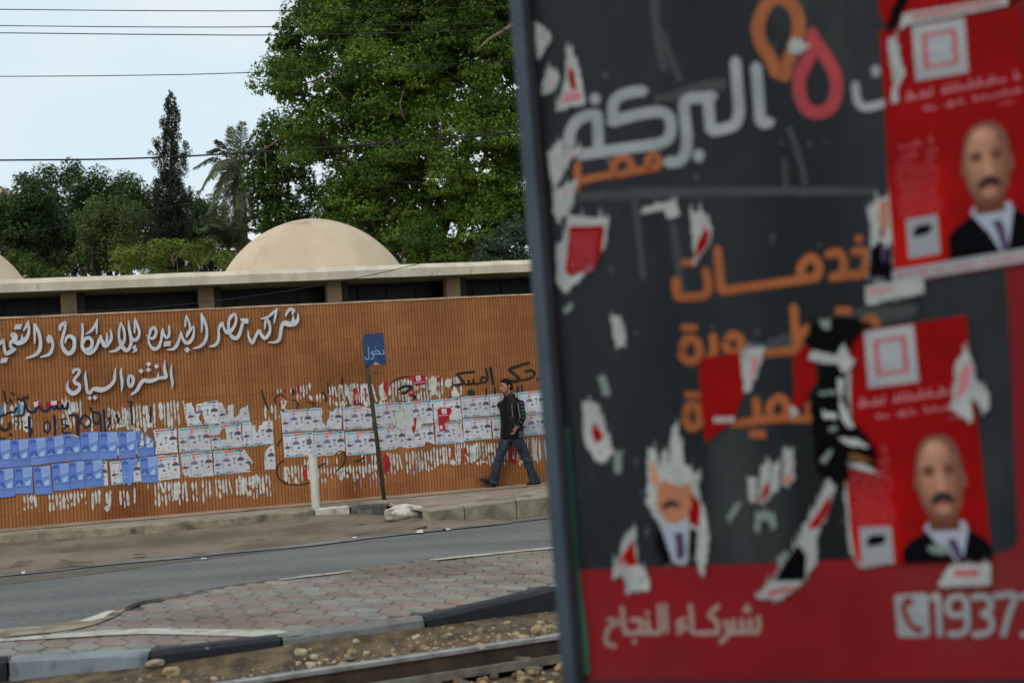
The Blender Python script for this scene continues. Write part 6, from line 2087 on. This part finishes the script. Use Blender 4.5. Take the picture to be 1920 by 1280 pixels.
def scrap(label, zf, layers, off=0.0075, amp=0.8, name="notice_scrap"):
    r_ = random.Random(label)
    g = MB()
    for i, (pts, mm) in enumerate(layers):
        P = ragged([zf(p) for p in pts], amp * 2.2 if i == 0 else amp * 1.2, 6, r_)
        g.face([pp(x, y, off + 0.0007 * i) for x, y in P], PM[mm])
    if layers[0][1] in ("white", "green", "black"):      # fibres and slivers along the torn edge
        P = [zf(p) for p in layers[0][0]]
        span = max(p[1] for p in P) - min(p[1] for p in P)
        for k in range(len(P)):
            a, b = P[k], P[(k + 1) % len(P)]
            for _ in range(int(math.hypot(b[0] - a[0], b[1] - a[1]) / 17 + r_.random())):
                t = r_.random()
                x, y = lerp(a[0], b[0], t), lerp(a[1], b[1], t)
                ln, wd = r_.uniform(.05, .22) * min(span, 90) + 3, r_.uniform(1.0, 3.0)
                dx = r_.uniform(-.25, .25) * ln
                g.face([pp(X, Y, off - 0.0006) for X, Y in ((x - wd, y), (x - dx * .3, y - ln), (x + wd, y + r_.uniform(-2, 2)), (x + dx * .5, y + ln * .45))], PM[layers[0][1]])
        if layers[0][1] == "white" and span > 40:
            for _ in range(int(span / 14)):
                q = r_.choice(P)
                c_ = (sum(p[0] for p in P) / len(P), sum(p[1] for p in P) / len(P))
                t = r_.uniform(.1, .85)
                x, y = lerp(c_[0], q[0], t), lerp(c_[1], q[1], t)
                if inside((x, y), P) and len(layers) < 3:
                    ln, wd = r_.uniform(4, 13), r_.uniform(1.2, 3)
                    g.face([pp(X, Y, off + 0.0004) for X, Y in ((x - wd, y), (x, y - ln), (x + wd, y), (x + 1, y + ln))], PM[r_.choice(["green", "grey", "green", "pink"])])
    return tag(g.build(name, loc=tuple(pp(*zf(layers[0][0][0]), off))), label, "notice scrap", NG)


scrap("white scrap highest of all, beside the panel's frame", ZS1, [([(95, 100), (125, 105), (155, 155), (130, 200), (110, 240), (95, 220)], "white")])
scrap("white egg shaped scrap beside the frame left of the red tipped triangle", ZS1, [([(150, 265), (178, 285), (190, 315), (170, 360), (145, 378), (120, 372), (130, 310)], "white")])
scrap("tall white triangular scrap with a red core near the panel's top", ZS1, [([(222, 190), (240, 195), (270, 300), (292, 412), (172, 446), (200, 380), (215, 300)], "white"), ([(226, 262), (248, 285), (262, 358), (238, 362), (224, 310)], "red"), ([(212, 372), (270, 368), (276, 398), (202, 410)], "pink")])
scrap("jagged white scrap overlapping the start of the silver word", ZS1, [([(145, 612), (198, 560), (220, 598), (280, 590), (285, 606), (232, 636), (205, 700), (168, 752), (152, 690)], "white")])
scrap("long white scrap below the jagged one beside the frame", ZS1, [([(165, 775), (215, 740), (262, 712), (250, 770), (238, 830), (185, 892), (168, 850)], "white")])
scrap("large white edged red scrap with lines of text below the orange small word", ZS1, [([(226, 862), (300, 868), (386, 872), (372, 980), (332, 1050), (216, 1172), (180, 1135), (180, 985), (218, 940)], "white"), ([(230, 905), (372, 903), (360, 990), (340, 1052), (236, 1110), (212, 1085)], "red")] +
      [([(230, y), (345 - (y - 930) * .1, y - 4), (345 - (y - 930) * .1, y + 4), (230, y + 9)], "rose") for y in range(935, 1080, 24)])
scrap("thin white hooked scrap below the silver word", ZS1, [([(508, 852), (570, 816), (655, 800), (668, 862), (622, 874), (612, 840), (560, 850)], "white")])
scrap("white and red scrap above the dots of the first orange word", ZS1, [([(714, 850), (770, 846), (785, 890), (802, 912), (790, 972), (730, 1052), (722, 960)], "white"), ([(735, 985), (770, 912), (790, 930), (780, 980), (733, 1040)], "red")])
scrap("tiny pale scrap beside the frame below the large red one", ZS1, [([(203, 1242), (235, 1206), (247, 1222), (216, 1256)], "green")])
scrap("small upright white scrap left of the second orange word", ZS3, [([(294, 60), (326, 60), (346, 156), (310, 162)], "white")])
scrap("small slanting white scrap left of the third orange word", ZS3, [([(250, 260), (275, 254), (292, 325), (270, 322)], "green")])
scrap("ragged white scrap with a red core beside the panel's left frame", ZS3, [([(200, 338), (250, 350), (265, 400), (282, 450), (302, 510), (265, 552), (232, 522), (206, 475)], "white"), ([(236, 408), (272, 462), (242, 485), (230, 450)], "red")])
scrap("lower half of a torn moustached portrait with white shreds over the face", ZS3, [([(414, 685), (420, 500), (440, 498), (455, 560), (474, 500), (492, 560), (498, 425), (512, 418), (528, 470), (535, 540), (592, 600), (575, 600), (602, 700), (620, 800), (602, 930), (580, 870), (520, 885), (480, 880), (452, 745)], "white"),
      ([(556, 640), (592, 680), (588, 765), (552, 742)], "red"), ([(445, 640), (470, 600), (520, 625), (560, 610), (562, 690), (540, 735), (508, 752), (475, 738), (448, 695)], "skin"), ([(445, 560), (458, 620), (450, 640), (425, 600), (424, 540)], "skinl"), ([(462, 688), (490, 668), (520, 680), (525, 694), (495, 690), (470, 702)], "tash"), ([(480, 740), (508, 752), (540, 735), (552, 770), (545, 880), (505, 880), (470, 790)], "shirt"), ([(505, 780), (535, 775), (540, 860), (515, 870)], "tie"), ([(555, 760), (580, 770), (575, 862), (552, 880)], "suit"), ([(450, 742), (470, 790), (500, 880), (470, 884), (440, 820)], "suit")], amp=1.0)
scrap("red triangular scrap with white foot standing on the crimson band", ZS3, [([(372, 752), (382, 880), (405, 900), (424, 968), (346, 976), (338, 915), (302, 935), (300, 895), (330, 840), (345, 790)], "white"), ([(368, 800), (380, 888), (345, 890), (340, 870), (308, 895), (338, 845)], "red")])
scrap("broad red scrap with white script covering part of the orange words", ZQ, [([(245, 740), (400, 712), (480, 700), (490, 850), (500, 940), (440, 1092), (350, 1165), (285, 1215), (275, 1180), (255, 950)], "red")] + [([(330 + k * 24, 1072 + (k % 2) * 8), (348 + k * 24, 1065), (350 + k * 24, 1100), (332 + k * 24, 1105)], "white") for k in range(5)], amp=0.7)
scrap("white and pink folded scrap attached right of the broad red one", ZQ, [([(480, 692), (560, 684), (632, 672), (620, 690), (590, 790), (532, 930), (502, 918), (490, 800)], "white"), ([(545, 735), (590, 725), (575, 790), (540, 880), (545, 800)], "pink")])
scrap("narrow curved red scrap left of the black ripped column", ZQ, [([(780, 735), (830, 672), (872, 652), (905, 750), (920, 860), (860, 960), (815, 1040), (770, 1082), (790, 900)], "red"), ([(765, 1000), (800, 1020), (815, 1045), (770, 1085)], "white")])
scrap("long slanting scrap with dark suit, red strip and white foot over the crimson band", ZS6, [([(1508, 500), (1560, 540), (1540, 600), (1520, 680), (1440, 860), (1442, 1000), (1380, 1100), (1340, 1140), (1220, 1232), (1070, 1212), (1180, 1110), (1330, 880), (1350, 820), (1440, 660)], "white"), ([(1528, 590), (1518, 690), (1450, 800), (1385, 800), (1475, 670)], "red"), ([(1330, 892), (1382, 960), (1372, 1112), (1190, 1112), (1250, 1010)], "suit"), ([(1140, 1180), (1300, 1145), (1310, 1160), (1170, 1205)], "rose")])
scrap("thin white scrap in the dark area, first of a ragged row", ZS6, [([(1030, 500), (1080, 490), (1085, 560), (1080, 645), (1042, 640)], "white")])
scrap("white shredded scrap with a red core in the dark area", ZS6, [([(1118, 420), (1160, 412), (1170, 480), (1185, 415), (1222, 412), (1212, 560), (1120, 662), (1095, 640)], "white"), ([(1130, 540), (1160, 520), (1165, 580), (1125, 640), (1105, 630)], "red")])
scrap("pale upright wedge scrap with a skin coloured base in the dark area", ZS6, [([(1250, 330), (1296, 340), (1312, 500), (1270, 552), (1240, 540)], "white"), ([(1252, 480), (1304, 490), (1270, 545), (1246, 532)], "skin")])
scrap("small slanting pale scrap above the crimson band", ZS6, [([(900, 745), (960, 650), (988, 662), (925, 765)], "green")])
scrap("pale arch shaped scrap above the long slanting one", ZS6, [([(1070, 800), (1085, 700), (1180, 700), (1205, 790), (1175, 810), (1150, 750), (1110, 750), (1095, 840)], "green")])
scrap("small pale crescent scrap beside the long slanting one's foot", ZS6, [([(1205, 990), (1250, 930), (1270, 955), (1230, 1020)], "green")])
scrap("thin hooked pale scrap left of the torn moustached portrait", ZS6, [([(225, 345), (285, 340), (270, 380), (275, 470), (235, 470)], "green")])
scrap("strip of another portrait along the upper notice's left edge", ZS2, [([(483, 835), (520, 800), (568, 780), (580, 900), (582, 1110), (488, 1112), (500, 940)], "white"), ([(530, 810), (562, 800), (570, 900), (535, 930)], "skin"), ([(535, 905), (552, 920), (548, 950), (530, 945)], "red"), ([(492, 1000), (530, 960), (560, 1000), (578, 960), (580, 1108), (490, 1110)], "suit"), ([(535, 965), (552, 970), (555, 1050), (540, 1040)], "tie")])
scrap("white banner scrap with pink script under the upper notice", ZS2, [([(472, 1148), (590, 1128), (700, 1098), (712, 1175), (600, 1192), (482, 1222)], "white"), ([(485, 1160), (590, 1145), (592, 1160), (487, 1178)], "pink")], off=0.0125)
scrap("red notice remnant with a white banner above the upper notice", ZS2, [([(522, -60), (1080, -140), (1090, -20), (1040, 20), (620, 100), (560, 112), (530, 60)], "red"), ([(622, 55), (1040, -12), (1046, 22), (640, 100), (610, 122)], "white"), ([(660, 62), (1020, 4), (1022, 14), (662, 76)], "rose")], off=0.0125)
scrap("black strip scrap slanting at the upper notice's top left corner", ZS2, [([(600, -10), (650, -20), (620, 60), (590, 115), (560, 112), (580, 50)], "black")], off=0.0155)
scrap("white crinkled shred along the upper notice's left margin", ZS2, [([(568, 150), (600, 160), (612, 230), (632, 290), (600, 360), (605, 410), (580, 415), (590, 330), (570, 240)], "white")], off=0.0125)
scrap("small white tab overlapping the orange and red drops", ZS2, [([(165, 175), (205, 155), (250, 185), (215, 215), (175, 215)], "white")])
scrap("column of black ripped paper with white shreds left of the lower notice", ZS5, [([(25, 150), (60, 70), (160, 40), (250, 35), (350, 75), (290, 125), (255, 190), (235, 240), (230, 330), (225, 430), (260, 560), (320, 620), (390, 740), (270, 730), (240, 800), (215, 905), (170, 860), (80, 810), (70, 640), (50, 480), (95, 380), (120, 290), (70, 220)], "black"),
      ([(95, 55), (150, 45), (155, 95), (115, 98)], "green"), ([(40, 250), (60, 205), (180, 230), (220, 165), (245, 235), (272, 250), (250, 300), (215, 320), (190, 270), (110, 268)], "white"), ([(95, 410), (180, 405), (178, 425), (98, 428)], "green"), ([(105, 495), (140, 515), (185, 520), (180, 550), (120, 545)], "white"), ([(185, 340), (225, 350), (205, 450), (250, 545), (272, 590), (240, 592), (205, 540)], "white"), ([(140, 590), (180, 575), (185, 605), (150, 612)], "green"),
      ([(185, 640), (290, 645), (345, 690), (250, 680)], "white"), ([(245, 715), (330, 735), (360, 765), (250, 750)], "brown"), ([(230, 765), (330, 775), (415, 832), (300, 800)], "white"), ([(100, 755), (150, 700), (165, 705), (125, 775)], "green")], amp=1.4, off=0.0150)
scrap("crumpled white and pink flap on the lower notice's right edge", ZS5, [([(780, 260), (830, 210), (862, 250), (870, 340), (905, 380), (945, 420), (940, 500), (915, 520), (880, 440), (850, 460), (865, 565), (820, 540), (750, 500), (770, 380)], "white"), ([(800, 320), (840, 250), (858, 300), (840, 400), (800, 440), (780, 460)], "pink")], off=0.0150)
scrap("white torn tag with pink script below the lower notice's tie", ZS4, [([(620, 968), (655, 905), (665, 895), (790, 892), (788, 960), (700, 966)], "white"), ([(672, 915), (755, 912), (755, 930), (672, 934)], "rose")], off=0.0150)
scrap("pale chalky smear across the lower notice's black jacket", ZS5, [([(635, 1185), (680, 1180), (740, 1190), (752, 1215), (700, 1225), (650, 1212)], "green")], off=0.0165)
# specks of paste and paper left on the glass, far too many to count
g = MB()
rk = random.Random(9)
for _ in range(95):
    x, y = rk.uniform(1075, 1620), rk.uniform(20, 1030)
    if rk.random() < .35:
        x, y = rk.uniform(1080, 1560), rk.uniform(840, 1000)
    r_ = 1.0 + 3.2 * rk.random() ** 2.2
    el_ = rk.uniform(.8, 3.0)
    pface(g, ragged(ell(x, y, r_ * .7, r_ * el_, 8), r_ * .3, 3, rk), 0.0062, PM["speck"])
tag(g.build("paste_specks"), kind="stuff")
# dried paste streaks and greyed rubbed patches on the glass
m_streak = mat("paste_streak", S(52, 58, 60), S(44, 50, 52), scale=8, rough=0.6)
g = MB()
for pts, wd in (([(1225, -40), (1232, 60), (1245, 130)], 16), ([(1240, 60), (1262, 120), (1275, 150)], 12), ([(1190, 360), (1196, 430), (1206, 520)], 12), ([(1262, 420), (1275, 520), (1282, 560)], 14), ([(1480, 240), (1500, 300), (1510, 345)], 10), ([(1470, 300), (1475, 360)], 8)):
    ink(g, pts, wd, m_streak, base=0.0015)
pface(g, ragged([(1225, 182), (1330, 150), (1365, 148), (1362, 168), (1300, 180), (1230, 196)], 2, 10, rk), 0.0018, m_streak)
pface(g, ragged([(1080, 362), (1200, 352), (1420, 350), (1640, 352), (1640, 366), (1400, 366), (1200, 372), (1084, 378)], 2, 12, rk), 0.0016, m_streak)
pface(g, ragged([(1400, 655), (1560, 590), (1640, 575), (1720, 570), (1720, 590), (1600, 620), (1520, 650), (1410, 668)], 2, 12, rk), 0.0016, m_streak)
g.build("paste_streaks", advert)
# ================================================================== THE WALKING MAN
PB = gp(958, 912.5, 0.0)
FW_ = -WD                                             # he walks along the wall, to the left
SD_ = WN                                              # towards the street


def ps(px, py, lat=0.0):
    return pl(px, py, PB + SD_ * lat, WN)


def ring(c, ax, ay, rx, ry, n=16, pw=1.0, a0=0.0):
    out = []
    for k in range(n):
        t = 2 * math.pi * k / n + a0
        cx, sy = math.cos(t), math.sin(t)
        out.append(c + ax * (rx * math.copysign(abs(cx) ** pw, cx)) + ay * (ry * math.copysign(abs(sy) ** pw, sy)))
    return out


def limb_rings(path, radii, n=14, flat=1.0):
    P = crom([tuple(p) + ((r,) if not isinstance(r, tuple) else r) for p, r in zip(path, radii)], 5)
    P3 = [Vector(p[:3]) for p in P]
    out, prev = [], None
    for i, p in enumerate(P3):
        d = (P3[min(i + 1, len(P3) - 1)] - P3[max(0, i - 1)]).normalized()
        u = SD_ - d * SD_.dot(d)
        u.normalize()
        v = d.cross(u)
        r = P[i][3]
        out.append(ring(p, u, v, r * flat, r, n))
    return out


def remesh(o, size, smooth=6, fac=0.5):
    m = o.modifiers.new("remesh", 'REMESH')
    m.mode = 'VOXEL'
    m.voxel_size = size
    s = o.modifiers.new("smooth", 'SMOOTH')
    s.iterations = smooth
    s.factor = fac
    bake_modifiers(o)
    for p in o.data.polygons:
        p.use_smooth = True
    return o


def folds(o, amp, sc_, stretch=(1, 1, 1), off=0):
    for v in o.data.vertices:
        q = v.co
        d = mnoise.noise(((q.x * sc_ + off) * stretch[0], q.y * sc_ * stretch[1], q.z * sc_ * stretch[2])) + 0.5 * mnoise.noise(((q.x * sc_ * 2.3 + off), q.y * sc_ * 2.3, q.z * sc_ * 2.3))
        v.co = v.co + v.normal * amp * d


m_pskin = mat("man_skin", S(176, 130, 106), S(160, 114, 92), scale=14, rough=0.55)
m_plip = mat("man_lips", S(150, 86, 72), rough=0.5)
m_pstub = mat("man_stubble", S(152, 106, 84), S(128, 90, 72), scale=60, rough=0.7)
m_phair = mat("man_hair", S(11, 9, 9), S(18, 15, 14), spec=0.15, scale=40, rough=0.6, bump=0.6, bscale=90)
m_pjack = mat("black_jacket", S(19, 19, 22), S(12, 12, 14), scale=5, spec=0.2, rough=0.55, bump=0.3, bscale=40)
m_pjtrim = mat("grey_knit_trim", S(92, 92, 94), S(76, 76, 78), scale=40, rough=0.9)
m_pshirt = mat("black_shirt", S(10, 10, 12), rough=0.9)
m_pjean = mat("blue_denim", S(50, 58, 70), S(32, 38, 48), scale=6, rough=0.9, bump=0.2, bscale=120, c3=S(70, 84, 98), scale3=2.6, lo3=0.54, hi3=0.75)
m_pshoe = mat("black_shoe", S(24, 24, 26), rough=0.55)
m_psole = mat("shoe_sole", S(58, 54, 48), rough=0.8)
m_pstud = mat("white_stud", S(204, 204, 206), rough=0.4)

ALPHA = math.radians(34)                              # his chest is turned a little to the street
CH = (FW_ * math.cos(ALPHA) + SD_ * math.sin(ALPHA)).normalized()   # chest direction
LS = (SD_ * math.cos(ALPHA) - FW_ * math.sin(ALPHA)).normalized()   # his left
man = empty("person", tuple(PB), "man in a black jacket and blue jeans striding along the pavement past the posters", "person")

HEADC = ps(948.6, 724.6, 0.02)
HF = (FW_ * math.cos(math.radians(16)) + SD_ * math.sin(math.radians(16)) - ZU * 0.06).normalized()
HL = ZU.cross(HF).normalized()
if HL.dot(SD_) < 0:
    HL = -HL
HU = HF.cross(HL)
if HU.z < 0:
    HU = -HU
hs = 0.118                                            # half the height of the head


def hp(f, l, u):
    return HEADC + HF * (f * hs) + HL * (l * hs) + HU * (u * hs)


neck0 = ps(955.2, 745, 0.0)
sh_c = ps(957.5, 756, 0.0)
hip_c = ps(960.5, 815, 0.0)
shL, shR = sh_c + LS * 0.185 - ZU * 0.005, sh_c - LS * 0.185
elL, wrL = ps(978.5, 783, 0.26), ps(968, 801.5, 0.27)
elR, wrR = ps(950, 785, -0.22), ps(946, 808, -0.24)
hipL, hipR = hip_c + LS * 0.085, hip_c - LS * 0.085
knR, anR = ps(934.5, 862, -0.04), ps(925.5, 903, -0.05)
knL, anL = ps(987.5, 861, 0.10), ps(1003, 900.5, 0.10)

g = MB()
# head: stacked sections from crown to chin, a nose, brows, ears
secs = [(1.02, 0.0, .05, .05), (.97, -.02, .34, .28), (.82, -.05, .62, .50), (.55, -.06, .80, .62), (.25, -.05, .86, .655), (0.0, -.02, .86, .65), (-.25, .03, .80, .60), (-.5, .10, .70, .54), (-.72, .20, .56, .45), (-.9, .30, .38, .33), (-.99, .36, .20, .18)]
g.loft([ring(hp(f, 0, u), HF, HL, a * hs, b * hs, 18, 0.95) for u, f, a, b in secs], m_pskin)
g.loft([ring(hp(.80, 0, .16), HF, HL, .05 * hs, .07 * hs, 8), ring(hp(.90, 0, -.06), HF, HL, .09 * hs, .10 * hs, 8), ring(hp(.98, 0, -.20), HF, HL, .14 * hs, .15 * hs, 8), ring(hp(.90, 0, -.31), HF, HL, .12 * hs, .17 * hs, 8), ring(hp(.74, 0, -.34), HF, HL, .05 * hs, .08 * hs, 8)], m_pskin)
g.loft([ring(hp(.80, 0, -.44), HF, HU, .08 * hs, .05 * hs, 8), ring(hp(.84, 0, -.50), HF, HL, .06 * hs, .18 * hs, 8), ring(hp(.80, 0, -.58), HF, HL, .06 * hs, .15 * hs, 8)], m_pskin)
for s in (-1, 1):
    g.loft([ring(hp(-.06, s * .64, .18), HF, HL, .12 * hs, .07 * hs, 8), ring(hp(-.14, s * .76, .10), HF, HL, .17 * hs, .08 * hs, 8), ring(hp(-.10, s * .76, -.10), HF, HL, .14 * hs, .07 * hs, 8), ring(hp(-.04, s * .69, -.26), HF, HL, .07 * hs, .05 * hs, 8)], m_pskin)
    g.loft([ring(hp(.74, s * .14, .20), HF, HU, .06 * hs, .05 * hs, 8), ring(hp(.74, s * .30, .24), HF, HU, .07 * hs, .06 * hs, 8), ring(hp(.62, s * .48, .18), HF, HU, .05 * hs, .05 * hs, 8)], m_pskin)
g.tube([hp(-.18, 0, -.35), hp(-.16, 0, -.95), neck0 - ZU * 0.03], [.052, .054, .066], m_pskin, 14)
tor = [(hip_c - ZU * .10, .13, .09), (hip_c, .15, .10), (ps(959.5, 795), .135, .095), (ps(958, 770), .16, .11), (ps(957.5, 757), .165, .10), (ps(956.5, 748), .10, .075), (neck0, .06, .06)]
g.loft([ring(c, LS, CH, a, b, 18) for c, a, b in tor], m_pskin)
for a, b, c in ((shL, elL, wrL), (shR, elR, wrR)):
    g.tube([a, a.lerp(b, .5), b, b.lerp(c, .4), c], [.055, .048, .040, .040, .028], m_pskin, 12)
for h_, k_, a_ in ((hipL, knL, anL), (hipR, knR, anR)):
    g.tube([h_, h_.lerp(k_, .5), k_, k_.lerp(a_, .35), a_], [.085, .075, .055, .055, .038], m_pskin, 12)


def hand(wr, direction, palm_n, s=1.0, side=1):
    d = direction.normalized()
    n_ = (palm_n - d * palm_n.dot(d)).normalized()
    w_ = d.cross(n_) * side
    pc = wr + d * 0.045 * s
    g.loft([ring(wr - d * .012, w_, n_, .026 * s, .020 * s, 10), ring(wr + d * .02 * s, w_, n_, .034 * s, .018 * s, 10), ring(wr + d * .06 * s, w_, n_, .042 * s, .016 * s, 10), ring(wr + d * .088 * s, w_, n_, .041 * s, .014 * s, 10)], m_pskin)
    for k, (o_, L_) in enumerate(((-.030, .068), (-.010, .076), (.011, .070), (.030, .055))):
        p0 = wr + d * .080 * s + w_ * o_ * s
        c1 = (d + n_ * (.25 + .06 * k)).normalized()
        c2 = (d * .55 + n_ * (.85 + .05 * k)).normalized()
        c3 = (d * .1 + n_).normalized()
        p1 = p0 + c1 * L_ * .46 * s
        p2 = p1 + c2 * L_ * .34 * s
        p3 = p2 + c3 * L_ * .26 * s
        g.tube([p0 - c1 * .01, p0, p1, p2, p3], [.0092 * s, .0092 * s, .0088 * s, .0078 * s, .006 * s], m_pskin, 8)
    t0 = wr + d * .022 * s - w_ * .034 * s
    t1 = t0 + (d * .7 - w_ * .55 + n_ * .35).normalized() * .034 * s
    t2 = t1 + (d * .9 - w_ * .05 + n_ * .45).normalized() * .028 * s
    g.tube([t0 + w_ * .012, t0, t1, t2], [.012 * s, .012 * s, .0105 * s, .0075 * s], m_pskin, 8)


hand(wrL, (ps(960.5, 819, .27) - wrL), (-LS * .5 + CH * .3), 1.05, 1)
hand(wrR, (ps(944, 826, -.24) - wrR), (LS * .6), 1.0, -1)
body = g.build("body", man)
remesh(body, 0.0065, 3, 0.4)
body.data.materials.clear()
for m in (m_pskin, m_pstub, m_plip):
    body.data.materials.append(m)
for p in body.data.polygons:
    q = p.center - HEADC
    f, l, u = q.dot(HF) / hs, q.dot(HL) / hs, q.dot(HU) / hs
    i = 0
    if -1.15 < u < 0.0 and abs(l) < .9 and f > -.1:
        jaw = u < -.60 + .06 * mnoise.noise(p.center * 40) + .22 * max(0, .35 - f) and f > -.1
        tash_ = -.42 < u < -.33 and f > .6 and abs(l) < .27
        side_ = abs(l) > .45 and u < -.1 and -.02 < f < .16 + .05 * mnoise.noise(p.center * 50)
        if jaw or tash_ or side_:
            i = 1
        if -.52 < u < -.43 and f > .68 and abs(l) < .18:
            i = 2
    p.material_index = i
# hair, brows, eyes
g = MB()
hsec = [(1.09, -.06, .10, .10), (1.05, -.06, .40, .34), (.90, -.06, .68, .55), (.68, -.10, .775, .64), (.52, -.15, .77, .665), (.3, -.22, .68, .67), (.08, -.33, .54, .68), (-.1, -.46, .44, .67), (-.28, -.50, .42, .62), (-.58, -.50, .30, .46)]
g.loft([ring(hp(f, 0, u), HF, HL, a * hs, b * hs, 20, 0.72) for u, f, a, b in hsec], m_phair)
for k in range(40):
    a, b = NPR.uniform(-.55, .62), NPR.uniform(-.5, .5)
    p = hp(a, b, .98 - .35 * (a * a + b * b))
    g.tube([p, p + HU * hs * .05 + HF * hs * NPR.uniform(-.05, .06), p + HU * hs * .09 + HF * hs * NPR.uniform(-.05, .1)], [hs * .09, hs * .07, hs * .02], m_phair, 5)
for s in (-1, 1):
    g.tube([hp(.10, s * .60, .55), hp(.12, s * .64, .30), hp(.10, s * .655, .05), hp(.09, s * .65, -.14)], [hs * .17, hs * .14, hs * .09, hs * .04], m_phair, 8)
hair = g.build("hair", man)
remesh(hair, 0.008, 2, 0.4)
folds(hair, 0.004, 60)
for s in (-1, 1):
    g = MB()
    g.tube([hp(.82, s * .10, .26), hp(.82, s * .28, .32), hp(.66, s * .50, .26)], [hs * .035, hs * .05, hs * .03], m_phair, 6)
    g.build("eyebrow", man)
    g = MB()
    g.loft([ring(hp(.76, s * .27, .09), HL, HU, .09 * hs, .045 * hs, 8), ring(hp(.80, s * .27, .09), HL, HU, .07 * hs, .035 * hs, 8)], m_phair)
    g.build("eye", man)

# shirt
g = MB()
g.loft([ring(c + CH * .012, LS, CH, a, b, 18) for c, a, b in [(hip_c + ZU * .01, .165, .118), (ps(959.5, 795), .155, .115), (ps(958, 772), .172, .125), (ps(957.5, 757), .165, .108), (ps(956.3, 748.5), .105, .085), (neck0 + ZU * .014, .064, .064)]], m_pshirt)
g.build("shirt", man, smooth=True)

# jacket: hip length, hanging open in front, with a stand collar
g = MB()
js = [(ps(960.0, 821), .206, .148), (ps(960.0, 812), .212, .152), (ps(959.6, 795), .196, .146), (ps(958.6, 774), .203, .148), (ps(958.2, 762), .215, .135), (ps(957.6, 753.5), .195, .110), (ps(956.4, 746), .115, .092), (ps(955.2, 740), .086, .084), (ps(954.6, 737), .078, .078)]
g.loft([ring(c, LS, CH, a, b, 24, 0.92) for c, a, b in js], m_pjack)
for sh, e_, w_, lat in ((shL, elL, wrL, 1), (shR, elR, wrR, -1)):
    s0 = sh - ZU * .015
    g.tube([sh_c + (sh - sh_c) * .55, s0, s0.lerp(e_, .5), e_, e_.lerp(w_, .5), w_.lerp(e_, .06)], [.085, .088, .076, .068, .062, .050], m_pjack, 14)
jk = g.build("jacket", man)
remesh(jk, 0.010, 8, 0.5)
folds(jk, 0.012, 9, (1, 1, .7))
for m in (m_pjtrim, m_pshirt):
    jk.data.materials.append(m)
hemz = ps(960, 812).z
for p in jk.data.polygons:
    c = p.center
    rel = c - ps(958.5, 780)
    if c.z < hemz + .028 + 0.01 and rel.dot(CH) < .06 and (c - wrL).length > .12:
        p.material_index = 1
    elif (c - wrL).length < .052 and (c - wrL).dot((elL - wrL).normalized()) < .045:
        p.material_index = 1
    elif rel.dot(CH) > .09 and abs(rel.dot(LS) + .01) < .055 + .10 * max(0, (hemz + .36 - c.z)) * 0.3 and c.z < neck0.z - .02:
        p.material_index = 2
# stud and stitch trim on the left sleeve and chest
g = MB()
for k in range(7):
    t = k / 6
    c = shL.lerp(elL, min(1, t * 1.5)) if t < .66 else elL.lerp(wrL, (t - .66) * 2.6)
    c = c + SD_ * (.082 - .02 * t) - FW_ * .012
    g.loft([ring(c, FW_, ZU, .007, .007, 8), ring(c + SD_ * .006, FW_, ZU, .004, .004, 8)], m_pstud)
for k in range(8):
    t = k / 8
    a = (shL + FW_ * .05).lerp(elL + FW_ * .05, t) + SD_ * (.074 - .01 * t)
    g.tube([a, a + (elL - shL).normalized() * .018], .003, m_pstud, 5)
for k in range(7):
    a = sh_c + LS * .12 + CH * .125 - ZU * (.02 + .03 * k) + SD_ * 0.012
    g.tube([a, a - ZU * .018], .003, m_pstud, 5)
g.build("sleeve_studs", man)

# jeans
g = MB()
g.loft([ring(c, LS, CH, a, b, 20) for c, a, b in [(hip_c - ZU * .10, .150, .112), (hip_c - ZU * .03, .168, .122), (hip_c + ZU * .05, .160, .116), (ps(960, 806), .150, .108)]], m_pjean)
hemR, hemL = ps(924.5, 907, -.05), ps(1004.5, 905.5, .10)
for r_ in (limb_rings([hipR - ZU * .04, hipR.lerp(knR, .5), knR, knR.lerp(hemR, .5), hemR], [.100, .090, .074, .072, .086]), limb_rings([hipL - ZU * .04, hipL.lerp(knL, .5), knL, knL.lerp(hemL, .5), hemL], [.102, .092, .076, .074, .090])):
    g.loft(r_, m_pjean)
jn = g.build("jeans", man)
remesh(jn, 0.009, 5, 0.5)
folds(jn, 0.010, 11, (1, 1, 1.3), 7)


def shoe(heel, toe, up):
    d = (toe - heel).normalized()
    s = d.cross(up).normalized()
    n_ = s.cross(d)
    if n_.dot(up) < 0:
        n_ = -n_
    L_ = (toe - heel).length
    e = empty("shoe", (0, 0, 0))
    gg = MB()
    R_ = []
    for t, hw, hh in ((-.02, .022, .040), (.03, .038, .075), (.15, .044, .10), (.30, .043, .105), (.45, .047, .085), (.65, .054, .066), (.82, .050, .052), (.95, .034, .036), (1.0, .014, .018)):
        c = heel + d * L_ * t + n_ * (.018 + hh * .5)
        R_.append(ring(c, s, n_, hw, hh * .55, 14))
    gg.loft(R_, m_pshoe)
    sh_ = subdivided(gg.build("shoe", man, smooth=True), 1)
    gg = MB()
    R_ = []
    for t, hw in ((-.03, .022), (.03, .037), (.15, .042), (.35, .039), (.6, .051), (.82, .048), (.96, .032), (1.02, .014)):
        c = heel + d * L_ * t + n_ * (.012 if t < .9 else .016)
        R_.append(ring(c, s, n_, hw, .012, 12, .6))
    gg.loft(R_, m_psole)
    gg.build("sole", sh_, smooth=True)
    bpy.data.objects.remove(e)


shoe(ps(927.5, 915.2, -.05), ps(898.0, 900.5, -.06), (ZU * .9 + FW_ * -.4).normalized())
shoe(ps(1012.8, 907.8, .10), ps(986.5, 913.6, .11), (ZU + FW_ * .1).normalized())
